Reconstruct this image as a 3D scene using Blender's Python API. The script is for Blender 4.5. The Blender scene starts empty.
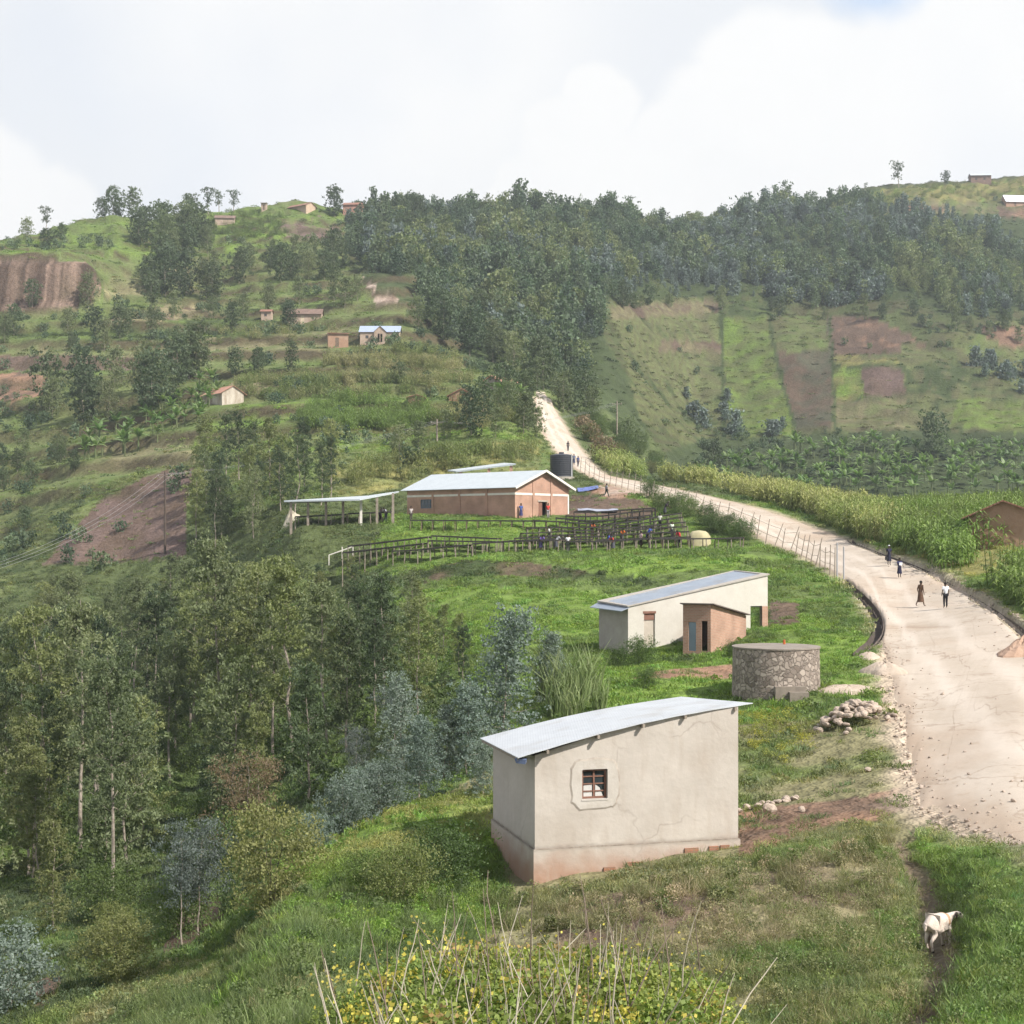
SUN_E, CLOUD_E, EXPO, HAZE = 4.8, .68, .58, 0.00021
import bpy, math, random
import numpy as np
from mathutils import Vector, Matrix
random.seed(7); RNG = np.random.default_rng(7)
SC = bpy.context.scene; COL = SC.collection
F, HZ = 1500.0, 540.0
R = math.radians

# ------------------------------------------------------------------ numpy noise
_P = np.random.default_rng(3).random((256, 256))
def vnoise(x, y):
    x = np.asarray(x, float); y = np.asarray(y, float)
    xi = np.floor(x).astype(int); yi = np.floor(y).astype(int)
    fx = x - xi; fy = y - yi
    fx = fx*fx*(3-2*fx); fy = fy*fy*(3-2*fy)
    a = _P[xi & 255, yi & 255]; b = _P[(xi+1) & 255, yi & 255]
    c = _P[xi & 255, (yi+1) & 255]; d = _P[(xi+1) & 255, (yi+1) & 255]
    return (a*(1-fx)+b*fx)*(1-fy) + (c*(1-fx)+d*fx)*fy - 0.5
def fbm(x, y, o=4):
    s = 0; a = 1.0
    for i in range(o):
        s = s + a*vnoise(x*2**i+17.3*i, y*2**i+9.1*i); a *= .5
    return s
def smooth(a, b, x):
    t = np.clip((x-a)/(b-a), 0, 1); return t*t*(3-2*t)

# ------------------------------------------------------------------ the lie of the land: surveyed profiles, one per bearing, (distance, level)
def zz(py, D): return -(py-HZ)/F*D
NEARM = [(3,-4.2),(8,-5.4),(11,-5.9),(14,-6.6),(17,-7.6),(21,-9.6),(26,-11.9),(32,-13.9)]
PROF = {
-700: dict(z=[(3,-5),(12,-8),(40,-20),(80,-32),(150,-40),(260,-36),(400,0),(480,25),(600,20),(1000,0),(2600,-20)]),
-250: dict(z=[(3,-5),(12,-8),(30,-16),(60,-26),(100,-34),(170,-38),(230,-34),(300,-20),(380,2),(440,20),(500,26),(600,20),(1000,0),(2600,-20)]),
0: dict(z=[(3,-4),(12,-7),(22,-12),(32,-17),(1600,-10),(600,20),(2600,-20)],
  p=[(45,1024),(60,940),(80,862),(110,780),(150,700),(180,622),(200,575),(230,540),(260,500),(300,440),(330,400),(370,350),(390,322),(400,308),(405,263),(440,250),(470,240)]),
86: dict(z=[(3,-4),(12,-6.7),(21,-11),(32,-16.4),(600,26),(1600,-10),(2600,-20)],
  p=[(45,995),(60,927),(80,862),(110,788),(150,700),(183,604),(200,563),(217,530),(243,482),(268,455),(300,420),(330,379),(362,346),(390,319),(400,305),(404,265),(430,258),(460,243),(500,226)]),
112: dict(z=[(3,-4),(12,-6.6),(20,-10),(30,-14.5),(600,30),(1600,-10),(2600,-20)],
  p=[(45,990),(60,925),(80,862),(110,790),(150,700),(185,600),(200,560),(215,530),(240,480),(270,450),(300,415),(330,375),(360,345),(390,318),(410,298),(430,275),(450,248),(500,222)]),
200: dict(z=[(3,-4),(10,-5.8),(20,-9.6),(650,33),(1600,-10),(2600,-20)],
  p=[(30,1035),(45,962),(60,900),(85,842),(110,790),(145,700),(175,600),(190,560),(210,500),(230,470),(255,440),(290,400),(320,370),(350,345),(380,320),(420,300),(460,265),(500,240),(540,213)]),
300: dict(z=[(3,-4),(8,-5.2),(12,-6.2),(16,-7.6),(20,-9.3),(650,40),(1600,-10),(2600,-20)],
  p=[(30,955),(40,900),(50,850),(62,815),(75,780),(110,700),(140,640),(150,566),(154,532),(160,525),(172,516),(186,497),(210,470),(240,430),(270,400),(300,376),(340,345),(370,325),(420,290),(480,250),(560,208)]),
400: dict(z=NEARM[:7]+[(670,42),(1600,-10),(2600,-20)],
  p=[(35,950),(40,897),(45,850),(50,818),(55,795),(65,760),(80,720),(100,670),(122,608),(133,578),(141,563),(150,542),(157,523),(180,516),(191,498),(205,465),(230,440),(260,412),(290,382),(320,350),(345,330),(380,302),(430,272),(500,245),(580,221)]),
500: dict(z=NEARM+[(680,44),(1600,-10),(2600,-20)],
  p=[(42,892),(50,812),(60,750),(75,690),(100,622),(120,592),(128,580),(132,563),(142,551),(152,530),(157,520),(180,515),(191,496),(205,460),(230,432),(265,405),(295,382),(340,368),(400,330),(460,282),(530,246),(600,222)]),
600: dict(z=NEARM+[(36,-14.1),(700,44),(1600,-10),(2600,-20)],
  p=[(42,876),(50,800),(60,722),(70,682),(80,662),(88,650),(100,625),(112,601),(117,591),(120.5,569),(129,561),(140,552),(160,521),(185,490),(205,477),(230,461),(260,445),(300,428),(345,400),(400,352),(450,302),(540,254),(620,226)]),
700: dict(z=NEARM[:4]+[(17,-7.8),(20,-9.5),(24,-11.4),(28,-13),(204,-20.2),(222,-25),(260,-36),(320,-38),(760,48),(1600,-10),(2600,-20)],
  p=[(35,930),(42,860),(46,835),(50,802),(60,722),(70,680),(82,652),(95,622),(105,598),(114,590),(117,571),(125,560),(137,548),(150,524),(160,512),(175,498),(186,491),(192,487),(370,476),(400,452),(440,420),(480,370),(530,305),(600,264),(680,231)]),
800: dict(z=[(3,-4.2),(8,-5.8),(12,-7.2),(16,-8.7),(20,-10.3),(180,-20.1),(198,-25),(240,-37),(300,-40),(840,60),(1600,-10),(2600,-20)],
  p=[(28,1020),(35,930),(42,845),(50,790),(57,740),(65,690),(75,656),(90,617),(105,588),(125,562),(140,544),(150,528),(158,517),(165,509),(350,494),(380,475),(410,445),(440,415),(480,370),(530,312),(580,272),(640,236),(720,206)]),
900: dict(z=[(3,-4.2),(8,-6),(12,-7.5),(16,-9),(20,-10.6),(160,-20),(185,-26),(230,-38),(290,-40),(860,64),(1600,-10),(2600,-20)],
  p=[(28,1012),(34,945),(40,862),(45,815),(52,760),(60,706),(70,666),(85,628),(98,602),(110,572),(125,551),(135,537),(145,527),(350,490),(380,470),(410,445),(450,400),(490,350),(530,310),(580,260),(640,220),(740,190)]),
1024: dict(z=[(3,-4.2),(8,-6),(12,-7.4),(16,-8.8),(20,-10.2),(165,-21),(190,-27),(240,-38),(300,-38),(860,72),(1600,-10),(2600,-20)],
  p=[(28,990),(34,900),(40,838),(50,748),(60,690),(70,655),(80,622),(90,600),(100,577),(110,552),(120,536),(140,518),(360,488),(390,468),(420,440),(460,400),(500,350),(560,300),(620,260),(680,216),(760,181)]),
1300: dict(z=[(3,-4.2),(12,-7.2),(28,-12),(50,-13.5),(80,-15),(120,-17),(160,-21),(240,-36),(320,-36),(400,-26),(500,-2),(620,34),(760,80),(860,84),(1600,-10),(2600,-20)]),
1900: dict(z=[(3,-4.2),(12,-7),(28,-11),(50,-13),(80,-15),(160,-22),(240,-34),(320,-34),(400,-22),(500,0),(620,34),(760,80),(860,84),(1600,-10),(2600,-20)]),
}
def pchip(xs, ys, x):
    h = np.diff(xs); d = np.diff(ys)/h; m = np.zeros(len(xs))
    for i in range(1, len(xs)-1):
        if d[i-1]*d[i] > 0:
            w1 = 2*h[i]+h[i-1]; w2 = h[i]+2*h[i-1]
            m[i] = (w1+w2)/(w1/d[i-1]+w2/d[i])
    m[0] = d[0]; m[-1] = d[-1]
    k = np.clip(np.searchsorted(xs, x)-1, 0, len(xs)-2)
    t = (x-xs[k])/h[k]; t = np.clip(t, 0, 1)
    return (ys[k]*(2*t**3-3*t**2+1)+ys[k+1]*(-2*t**3+3*t**2)+h[k]*(m[k]*(t**3-2*t**2+t)+m[k+1]*(t**3-t**2)))
L0, L1, NL = math.log(3.0), math.log(2600.0), 1000
LG = np.linspace(L0, L1, NL)
PXG = np.concatenate([np.arange(-700, -40, 12.0), np.arange(-40, 1065, 2.5), np.arange(1065, 1901, 12.0)])
NU = len(PXG)
cols = sorted(PROF); tab = []
for c in cols:
    d = PROF[c]; pts = [(D, zl+(HZ-335)/F*min(D, 900)) for D, zl in d['z']] + [(D, zz(py, D)) for D, py in d.get('p', [])]
    pts = sorted(pts); xs = np.log([p[0] for p in pts]); ys = np.array([p[1] for p in pts], float)
    tab.append(pchip(xs, ys, LG))
tab = np.array(tab)                                   # cols x NL
Z = np.empty((NU, NL))
cx = np.array(cols, float)
k = np.clip(np.searchsorted(cx, PXG)-1, 0, len(cx)-2)
t = (PXG-cx[k])/(cx[k+1]-cx[k]); t = t*t*(3-2*t)*.5 + t*.5
Z = tab[k]*(1-t)[:, None] + tab[k+1]*t[:, None]
ker = np.exp(-np.linspace(-2, 2, 9)**2); ker /= ker.sum()
inner = (PXG > -40) & (PXG < 1065)
Zp = np.pad(Z, ((4, 4), (0, 0)), mode='edge')
Z = sum(ker[i]*Zp[i:i+NU] for i in range(9))
DG = np.exp(LG)[None, :]*np.ones((NU, 1)); XG = (PXG[:, None]-512)/F*DG; YG = DG

def gz_base(x, y):
    x = np.asarray(x, float); y = np.asarray(y, float)
    px = x/y*F+512; l = (np.log(np.maximum(y, 3.01))-L0)/(L1-L0)*(NL-1)
    li = np.clip(np.floor(l).astype(int), 0, NL-2); lf = l-li
    ui = np.clip(np.searchsorted(PXG, px)-1, 0, NU-2); uf = np.clip((px-PXG[ui])/(PXG[ui+1]-PXG[ui]), 0, 1)
    return (Z[ui, li]*(1-lf)+Z[ui, li+1]*lf)*(1-uf) + (Z[ui+1, li]*(1-lf)+Z[ui+1, li+1]*lf)*uf
gzv = gz_base
def gz(x, y): return float(gz_base(x, y))
def hit(px, py, dmin=4.0):                             # where the sight line meets the ground
    D = np.exp(np.linspace(math.log(dmin), math.log(900), 5000)); x = (px-512)/F*D
    z = gz_base(x, D); g = HZ - F*z/D
    i = np.argmax(g <= py)
    if g[i] > py: i = len(D)-1
    return Vector((x[i], D[i], z[i]))
def pt(px, py, D): return Vector(((px-512)/F*D, D, -(py-HZ)/F*D))
def at(px, D): x = (px-512)/F*D; return Vector((x, D, gz(x, D)))

# ------------------------------------------------------------------ road course
RL = [(1060,885),(1024,850),(975,828),(930,812),(912,785),(908,745),(898,705),(888,675),(884,645),(874,612),(855,588),(832,571),(800,554),(760,537),(720,521),(680,506),(640,493),(600,481)]
RR = [(1130,730),(1090,690),(1062,665),(1035,640),(1012,618),(985,598),(955,581),(930,570),(905,560),(870,547),(830,532),(790,518),(750,506),(720,499),(690,492),(655,485),(630,480),(606,475)]
RL = [hit(*p, dmin=26).xy for p in RL]; RR = [hit(*p, dmin=26).xy for p in RR]
RL += [at(px, D).xy for px, D in [(585,207),(566,216),(550,232),(540,250),(534,272),(535,298),(537,312)]]
RR += [at(px, D).xy for px, D in [(600,214),(594,224),(584,238),(574,254),(564,276),(553,300),(545,314)]]
def resample(P, n):
    P = np.array([(p[0], p[1]) for p in P]); s = np.r_[0, np.cumsum(np.hypot(*np.diff(P, axis=0).T))]
    q = np.linspace(0, s[-1], n); return np.c_[np.interp(q, s, P[:, 0]), np.interp(q, s, P[:, 1])]
def chaikin(P, it=2):
    P = np.array([(p[0], p[1]) for p in P])
    for _ in range(it):
        Q = np.empty((2*len(P)-2, 2)); Q[0::2] = .75*P[:-1]+.25*P[1:]; Q[1::2] = .25*P[:-1]+.75*P[1:]
        P = np.vstack([P[:1], Q, P[-1:]])
    return P
# pair the edges by index so that cross sections stay square to the road
def pair(Pa, n):
    Pa = np.array([(p[0], p[1]) for p in Pa]); i = np.linspace(0, len(Pa)-1, n)
    return np.c_[np.interp(i, range(len(Pa)), Pa[:, 0]), np.interp(i, range(len(Pa)), Pa[:, 1])]
NRD = 400
EL = pair(RL, NRD); ER = pair(RR, NRD)
kk = np.exp(-np.linspace(-2, 2, 25)**2); kk /= kk.sum()
for E in (EL, ER):
    for c in (0, 1):
        v = np.pad(E[:, c], 12, mode='reflect', reflect_type='odd'); E[:, c] = np.convolve(v, kk, 'valid')
CLN = (EL+ER)/2; WID = np.hypot(*(EL-ER).T)/2
def inpoly(x, y, P):
    x = np.asarray(x); c = np.zeros(x.shape, bool); n = len(P)
    for i in range(n):
        x1, y1 = P[i]; x2, y2 = P[(i+1) % n]
        if y1 == y2: continue
        m = ((y1 > y) != (y2 > y)) & (x < (x2-x1)*(y-y1)/(y2-y1)+x1); c ^= m
    return c
def polydist(x, y, P):
    P = [(p[0], p[1]) for p in P]; best = np.full(np.shape(x), 1e9); side = np.zeros(np.shape(x))
    for (ax, ay), (bx, by) in zip(P[:-1], P[1:]):
        dx, dy = bx-ax, by-ay; L2 = dx*dx+dy*dy
        t = np.clip(((x-ax)*dx+(y-ay)*dy)/L2, 0, 1); d = np.hypot(x-ax-t*dx, y-ay-t*dy)
        s = np.sign((x-ax)*dy-(y-ay)*dx); mm = d < best; best = np.where(mm, d, best); side = np.where(mm, s, side)
    return best, side
def road_near(x, y):
    x = np.atleast_1d(np.asarray(x, float)); y = np.atleast_1d(np.asarray(y, float)); out = np.full(x.shape, 99.0)
    for a in range(0, NRD-20, 20):                     # only the points near each stretch are measured
        b = min(a+20, NRD-1); A = np.vstack([EL[a:b+1], ER[a:b+1]]); lo = A.min(0)-9; hi = A.max(0)+9
        i = np.nonzero((x > lo[0]) & (x < hi[0]) & (y > lo[1]) & (y < hi[1]))[0]
        if not len(i): continue
        d1, _ = polydist(x[i], y[i], EL[a:b+1:4]); d2, _ = polydist(x[i], y[i], ER[a:b+1:4]); d = np.minimum(d1, d2)
        P = np.vstack([EL[a:b+1:4], ER[a:b+1:4][::-1]]); ins = inpoly(x[i], y[i], [tuple(q) for q in P])
        out[i] = np.where(ins, -d, np.where(out[i] < 0, out[i], np.minimum(out[i], d)))
    return out, None
m = (YG > 20) & (YG < 340) & (PXG[:, None] > 480)
RD = np.full(Z.shape, 99.0); RD[m] = road_near(XG[m], YG[m])[0]   # distance outside the road edge, used for relief and paint

# relief noise
amp = 0.10 + 0.0028*np.clip(YG, 0, 600)
n1 = fbm(XG/9, YG/9, 4)*amp*1.6 + fbm(XG/2.2+5, YG/2.2, 3)*0.16 + fbm(XG/40, YG/40, 2)*np.clip((YG-300)/200, 0, 1)*5
flat = smooth(0.3, 4, RD)
Z += n1*flat
# terraces on the left hill and the far fields
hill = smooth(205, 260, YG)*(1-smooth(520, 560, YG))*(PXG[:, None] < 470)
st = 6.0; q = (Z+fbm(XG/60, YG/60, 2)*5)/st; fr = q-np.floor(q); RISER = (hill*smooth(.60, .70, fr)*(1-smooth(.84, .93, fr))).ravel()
Z += hill*st*0.42*(smooth(.55, .95, fr)-fr)
# foot track beside the road with the bank above it
TRK = [hit(900, 838, 26).xy, hit(922, 875, 26).xy, hit(934, 915, 26).xy, hit(944, 955, 26).xy, hit(938, 990, 20).xy, hit(915, 1024, 20).xy, at(880, 22).xy]
TRK = [Vector((p[0], p[1])) for p in chaikin(TRK, 2)]
m = (YG > 18) & (YG < 46) & (PXG[:, None] > 780)
d, s = polydist(XG[m], YG[m], TRK)
Zt = Z[m]; Zt -= 0.22*np.exp(-(d/0.45)**2)
right = (s < 0) if False else (XG[m] > np.interp(YG[m], sorted(p.y for p in TRK), [p.x for p in sorted(TRK, key=lambda p: p.y)]))
fade = 1-smooth(36.5, 40, YG[m])
Zt += fade*np.where(right, 0.55*smooth(.3, 1.1, d)*(1-smooth(3.0, 5.5, d)), 0.10*smooth(.3, 1.0, d)*(1-smooth(2, 4, d)))
Z[m] = Zt
# drains along the road
def drainpath(L, n=40): return [Vector((p[0], p[1])) for p in resample(chaikin([hit(*p, dmin=30).xy for p in L], 2), n)]
DRL = drainpath([(858,655),(876,640),(880,622),(872,606),(858,592),(843,581)])
DRR = drainpath([(1075,690),(1048,655),(1024,632),(1000,612),(975,595),(950,582),(925,569),(890,556),(850,541)])
for P, dep in ((DRL, .5), (DRR, .35)):
    m = (YG > 30) & (YG < 180) & (PXG[:, None] > 780)
    d, s = polydist(XG[m], YG[m], P); Z[m] -= (dep+.12)*(1-smooth(.16, .36, d))
# skyline visibility of the ground from the photographer's spot, for thinning scatter nobody sees
PYG = HZ - F*Z/YG
VIS = PYG <= np.minimum.accumulate(PYG, axis=1) + 1e-6
GAP = PYG - np.minimum.accumulate(PYG, axis=1)         # 0 where seen, else how many px below the crest
# ------------------------------------------------------------------ mesh builder and object helpers
class MB:
    def __init__(s): s.v = []; s.f = []; s.m = []; s.uv = []
    def quad(s, *p, mi=0):
        n = len(s.v); s.v += [tuple(q) for q in p]; s.f.append(tuple(range(n, n+len(p)))); s.m.append(mi)
    def prism(s, base, h=None, top=None, mi=0):        # base: list of points going round, top: list or height
        b = [Vector(q) for q in base]; t = [Vector(q) for q in top] if top else [q+Vector((0, 0, h)) for q in b]
        n = len(s.v); k = len(b); s.v += [tuple(q) for q in b+t]
        s.f.append(tuple(range(n+k-1, n-1, -1))); s.f.append(tuple(range(n+k, n+2*k))); s.m += [mi, mi]
        for i in range(k):
            j = (i+1) % k; s.f.append((n+i, n+j, n+k+j, n+k+i)); s.m.append(mi)
    def box(s, c, d, rz=0, mi=0, rx=0, ry=0):
        M = Matrix.Rotation(rz, 3, 'Z') @ Matrix.Rotation(ry, 3, 'Y') @ Matrix.Rotation(rx, 3, 'X'); c = Vector(c); x, y, z = d[0]/2, d[1]/2, d[2]/2
        s.prism([c+M@Vector(q) for q in ((-x,-y,-z),(x,-y,-z),(x,y,-z),(-x,y,-z))], top=[c+M@Vector(q) for q in ((-x,-y,z),(x,-y,z),(x,y,z),(-x,y,z))], mi=mi)
    def slab(s, p, th, mi=0):                          # p: corners of the top, counter clockwise
        s.prism([Vector(q)-Vector((0, 0, th)) for q in p], top=p, mi=mi)
    def bar(s, a, b, w, h=None, mi=0):
        a = Vector(a); b = Vector(b); d = (b-a).normalized(); up = Vector((0, 0, 1)) if abs(d.z) < .9 else Vector((1, 0, 0))
        x = d.cross(up).normalized()*w/2; y = x.cross(d).normalized()*(h or w)/2
        s.prism([a-x-y, a+x-y, a+x+y, a-x+y], top=[b-x-y, b+x-y, b+x+y, b-x+y], mi=mi)
    def tube(s, P, r, n=6, mi=0, cap=True):
        P = [Vector(p) for p in P]; r = r if isinstance(r, (list, tuple)) else [r]*len(P); n0 = len(s.v)
        for i, p in enumerate(P):
            d = (P[min(i+1, len(P)-1)]-P[max(i-1, 0)]).normalized(); up = Vector((0, 0, 1)) if abs(d.z) < .9 else Vector((1, 0, 0))
            x = d.cross(up).normalized(); y = x.cross(d)
            for k in range(n):
                a = 2*math.pi*k/n; s.v.append(tuple(p+(x*math.cos(a)+y*math.sin(a))*r[i]))
        for i in range(len(P)-1):
            for k in range(n):
                a = n0+i*n+k; b = n0+i*n+(k+1) % n; s.f.append((a, b, b+n, a+n)); s.m.append(mi)
        if cap:
            s.f.append(tuple(n0+k for k in range(n-1, -1, -1))); s.f.append(tuple(n0+(len(P)-1)*n+k for k in range(n))); s.m += [mi, mi]
    def mesh(s, name, mats, smooth_=False):
        me = bpy.data.meshes.new(name); me.from_pydata(s.v, [], s.f)
        for m in (mats if isinstance(mats, (list, tuple)) else [mats]): me.materials.append(m)
        me.polygons.foreach_set('material_index', s.m); me.polygons.foreach_set('use_smooth', [smooth_]*len(s.f))
        me.update(); uv = me.uv_layers.new(name='UVMap').data
        for p in me.polygons:
            n = p.normal
            if abs(n.z) < .6:
                t = Vector((-n.y, n.x)).normalized() if (abs(n.x)+abs(n.y)) > 1e-6 else Vector((1, 0))
                if t.x < 0 or (t.x == 0 and t.y < 0): t = -t
                for li in p.loop_indices: c = me.vertices[me.loops[li].vertex_index].co; uv[li].uv = (c.x*t.x+c.y*t.y, c.z)
            else:
                for li in p.loop_indices: c = me.vertices[me.loops[li].vertex_index].co; uv[li].uv = (c.x, c.y)
        return me
    def build(s, name, mats, parent=None, smooth_=False):
        o = bpy.data.objects.new(name, s.mesh(name, mats, smooth_)); COL.objects.link(o)
        if parent: o.parent = parent
        return o
def thing(name, loc, label, cat, group=None, rz=0):
    o = bpy.data.objects.new(name, None); COL.objects.link(o); o.location = loc; o.rotation_euler = (0, 0, rz)
    o.empty_display_size = .3; o['label'] = label; o['category'] = cat
    if group: o['group'] = group
    return o
def tag(o, label=None, cat=None, group=None, kind=None):
    for k_, v_ in (('label', label), ('category', cat), ('group', group), ('kind', kind)):
        if v_: o[k_] = v_
    return o
def dup(o, parent=None):
    c = o.copy(); COL.objects.link(c); c.parent = parent
    for ch in o.children: dup(ch, c)
    return c
KIDS = {}
def dupf(o):                                           # same, with the children remembered (fast for big scenes)
    ks = KIDS.get(o.name) or KIDS.setdefault(o.name, list(o.children))
    c = o.copy(); COL.objects.link(c)
    for ch in ks:
        d = ch.copy(); COL.objects.link(d); d.parent = c
    return c

# ------------------------------------------------------------------ materials
def nodes(m): m.use_nodes = True; nt = m.node_tree; return nt, nt.nodes, nt.links, nt.nodes.get('Principled BSDF')
def mat(name, c, rough=.85, c2=None, sc=1.0, det=5, bump=0.0, bsc=None, metal=0.0, spec=.3, coord='Object', stretch=None, c3=None, sc3=.3, amt3=.5):
    m = bpy.data.materials.new(name); nt, N, L, P = nodes(m); P.inputs['Roughness'].default_value = rough
    P.inputs['Metallic'].default_value = metal; P.inputs['Specular IOR Level'].default_value = spec
    tc = N.new('ShaderNodeTexCoord'); src = tc.outputs[coord]
    if stretch:
        mp = N.new('ShaderNodeMapping'); mp.inputs['Scale'].default_value = stretch; L.new(src, mp.inputs[0]); src = mp.outputs[0]
    c2 = c2 or tuple(v*.8 for v in c)
    no = N.new('ShaderNodeTexNoise'); no.inputs['Scale'].default_value = sc; no.inputs['Detail'].default_value = det; no.inputs['Roughness'].default_value = .65; L.new(src, no.inputs[0])
    rp = N.new('ShaderNodeMapRange'); rp.inputs[1].default_value = .35; rp.inputs[2].default_value = .65; L.new(no.outputs[0], rp.inputs[0])
    mx = N.new('ShaderNodeMix'); mx.data_type = 'RGBA'; mx.inputs[6].default_value = (*c, 1); mx.inputs[7].default_value = (*c2, 1); L.new(rp.outputs[0], mx.inputs[0]); out = mx.outputs[2]
    if c3:
        n3 = N.new('ShaderNodeTexNoise'); n3.inputs['Scale'].default_value = sc3; n3.inputs['Detail'].default_value = 6; L.new(src, n3.inputs[0])
        r3 = N.new('ShaderNodeMapRange'); r3.inputs[1].default_value = .52; r3.inputs[2].default_value = .7; r3.inputs[4].default_value = amt3; L.new(n3.outputs[0], r3.inputs[0])
        m3 = N.new('ShaderNodeMix'); m3.data_type = 'RGBA'; L.new(r3.outputs[0], m3.inputs[0]); L.new(out, m3.inputs[6]); m3.inputs[7].default_value = (*c3, 1); out = m3.outputs[2]
    L.new(out, P.inputs['Base Color'])
    if bump:
        b = N.new('ShaderNodeBump'); b.inputs['Strength'].default_value = 1; b.inputs['Distance'].default_value = bump
        n2 = N.new('ShaderNodeTexNoise'); n2.inputs['Scale'].default_value = bsc or sc*4; n2.inputs['Detail'].default_value = 6; L.new(src, n2.inputs[0])
        L.new(n2.outputs[0], b.inputs['Height']); L.new(b.outputs[0], P.inputs['Normal'])
    return m
def mix_over(m, fac_out, color):                       # put one more colour over a material's base colour
    nt, N, L, P = nodes(m); lk = P.inputs['Base Color'].links[0]; src = lk.from_socket
    x = N.new('ShaderNodeMix'); x.data_type = 'RGBA'; L.new(fac_out, x.inputs[0]); L.new(src, x.inputs[6]); x.inputs[7].default_value = (*color, 1); L.new(x.outputs[2], P.inputs['Base Color'])
def roofmat(name, c, c2, wave=.076, rust=None, rough=.42, metal=.55, amp=.009, dirn='X'):
    m = mat(name, c, rough, c2, sc=.9, metal=metal, spec=.5, coord='UV', c3=rust, sc3=.8, amt3=.6)
    nt, N, L, P = nodes(m); w = N.new('ShaderNodeTexWave'); w.inputs['Scale'].default_value = 2*math.pi/(20*wave); w.bands_direction = dirn
    tc = N.new('ShaderNodeTexCoord'); L.new(tc.outputs['UV'], w.inputs[0]); b = N.new('ShaderNodeBump'); b.inputs['Distance'].default_value = amp; b.inputs['Strength'].default_value = .6
    L.new(w.outputs['Fac'], b.inputs['Height']); L.new(b.outputs[0], P.inputs['Normal']); return m
def brickmat(name, c, c2, mortar, w=.25, h=.09, ms=.012, off=.5):
    m = bpy.data.materials.new(name); nt, N, L, P = nodes(m); P.inputs['Roughness'].default_value = .9; P.inputs['Specular IOR Level'].default_value = .2
    tc = N.new('ShaderNodeTexCoord'); b = N.new('ShaderNodeTexBrick'); L.new(tc.outputs['UV'], b.inputs[0])
    b.inputs['Color1'].default_value = (*c, 1); b.inputs['Color2'].default_value = (*c2, 1); b.inputs['Mortar'].default_value = (*mortar, 1)
    b.inputs['Scale'].default_value = 1; b.inputs['Brick Width'].default_value = w; b.inputs['Row Height'].default_value = h; b.inputs['Mortar Size'].default_value = ms; b.offset = off
    no = N.new('ShaderNodeTexNoise'); no.inputs['Scale'].default_value = .7; no.inputs['Detail'].default_value = 7; L.new(tc.outputs['UV'], no.inputs[0])
    mr = N.new('ShaderNodeMapRange'); mr.inputs[1].default_value = .3; mr.inputs[2].default_value = .7; mr.inputs[3].default_value = .8; mr.inputs[4].default_value = 1.2; L.new(no.outputs[0], mr.inputs[0])
    x = N.new('ShaderNodeVectorMath'); x.operation = 'SCALE'; L.new(b.outputs[0], x.inputs[0]); L.new(mr.outputs[0], x.inputs['Scale']); L.new(x.outputs[0], P.inputs['Base Color'])
    bp = N.new('ShaderNodeBump'); bp.inputs['Distance'].default_value = .01; bp.inputs['Strength'].default_value = .6; bp.invert = True; L.new(b.outputs['Fac'], bp.inputs['Height']); L.new(bp.outputs[0], P.inputs['Normal'])
    return m
def leafmat(name, c, c2, var=.25, trans=.3, instancer=False, rough=.6):
    m = bpy.data.materials.new(name); nt, N, L, P = nodes(m); P.inputs['Roughness'].default_value = rough; P.inputs['Specular IOR Level'].default_value = .35
    oi = N.new('ShaderNodeObjectInfo'); at_ = N.new('ShaderNodeAttribute'); at_.attribute_name = 'lv'
    mx = N.new('ShaderNodeMix'); mx.data_type = 'RGBA'
    if instancer:
        ia = N.new('ShaderNodeAttribute'); ia.attribute_type = 'INSTANCER'; ia.attribute_name = 'tint'; mx.inputs[0].default_value = 0; L.new(ia.outputs['Color'], mx.inputs[6])
    else:
        mx.inputs[6].default_value = (*c, 1); mx.inputs[7].default_value = (*c2, 1); L.new(oi.outputs['Random'], mx.inputs[0])
    ad = N.new('ShaderNodeMapRange'); ad.inputs[3].default_value = 1-var; ad.inputs[4].default_value = 1+var; L.new(at_.outputs['Fac'], ad.inputs[0])
    o2 = N.new('ShaderNodeMath'); o2.operation = 'MULTIPLY_ADD'; o2.inputs[1].default_value = 7.31; o2.inputs[2].default_value = .17; L.new(oi.outputs['Random'], o2.inputs[0])
    fr = N.new('ShaderNodeMath'); fr.operation = 'FRACT'; L.new(o2.outputs[0], fr.inputs[0])
    a2 = N.new('ShaderNodeMapRange'); a2.inputs[3].default_value = .8; a2.inputs[4].default_value = 1.2; L.new(fr.outputs[0], a2.inputs[0])
    mu = N.new('ShaderNodeMath'); mu.operation = 'MULTIPLY'; L.new(ad.outputs[0], mu.inputs[0]); L.new(a2.outputs[0], mu.inputs[1])
    x = N.new('ShaderNodeVectorMath'); x.operation = 'SCALE'; L.new(mx.outputs[2], x.inputs[0]); L.new(mu.outputs[0], x.inputs['Scale'])
    L.new(x.outputs[0], P.inputs['Base Color'])
    if trans:
        tr = N.new('ShaderNodeBsdfTranslucent'); g = N.new('ShaderNodeVectorMath'); g.operation = 'MULTIPLY'; g.inputs[1].default_value = (1.1, 1.35, .7); L.new(x.outputs[0], g.inputs[0]); L.new(g.outputs[0], tr.inputs[0])
        ms = N.new('ShaderNodeMixShader'); ms.inputs[0].default_value = trans; L.new(P.outputs[0], ms.inputs[1]); L.new(tr.outputs[0], ms.inputs[2])
        L.new(ms.outputs[0], N['Material Output'].inputs[0])
    return m
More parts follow.
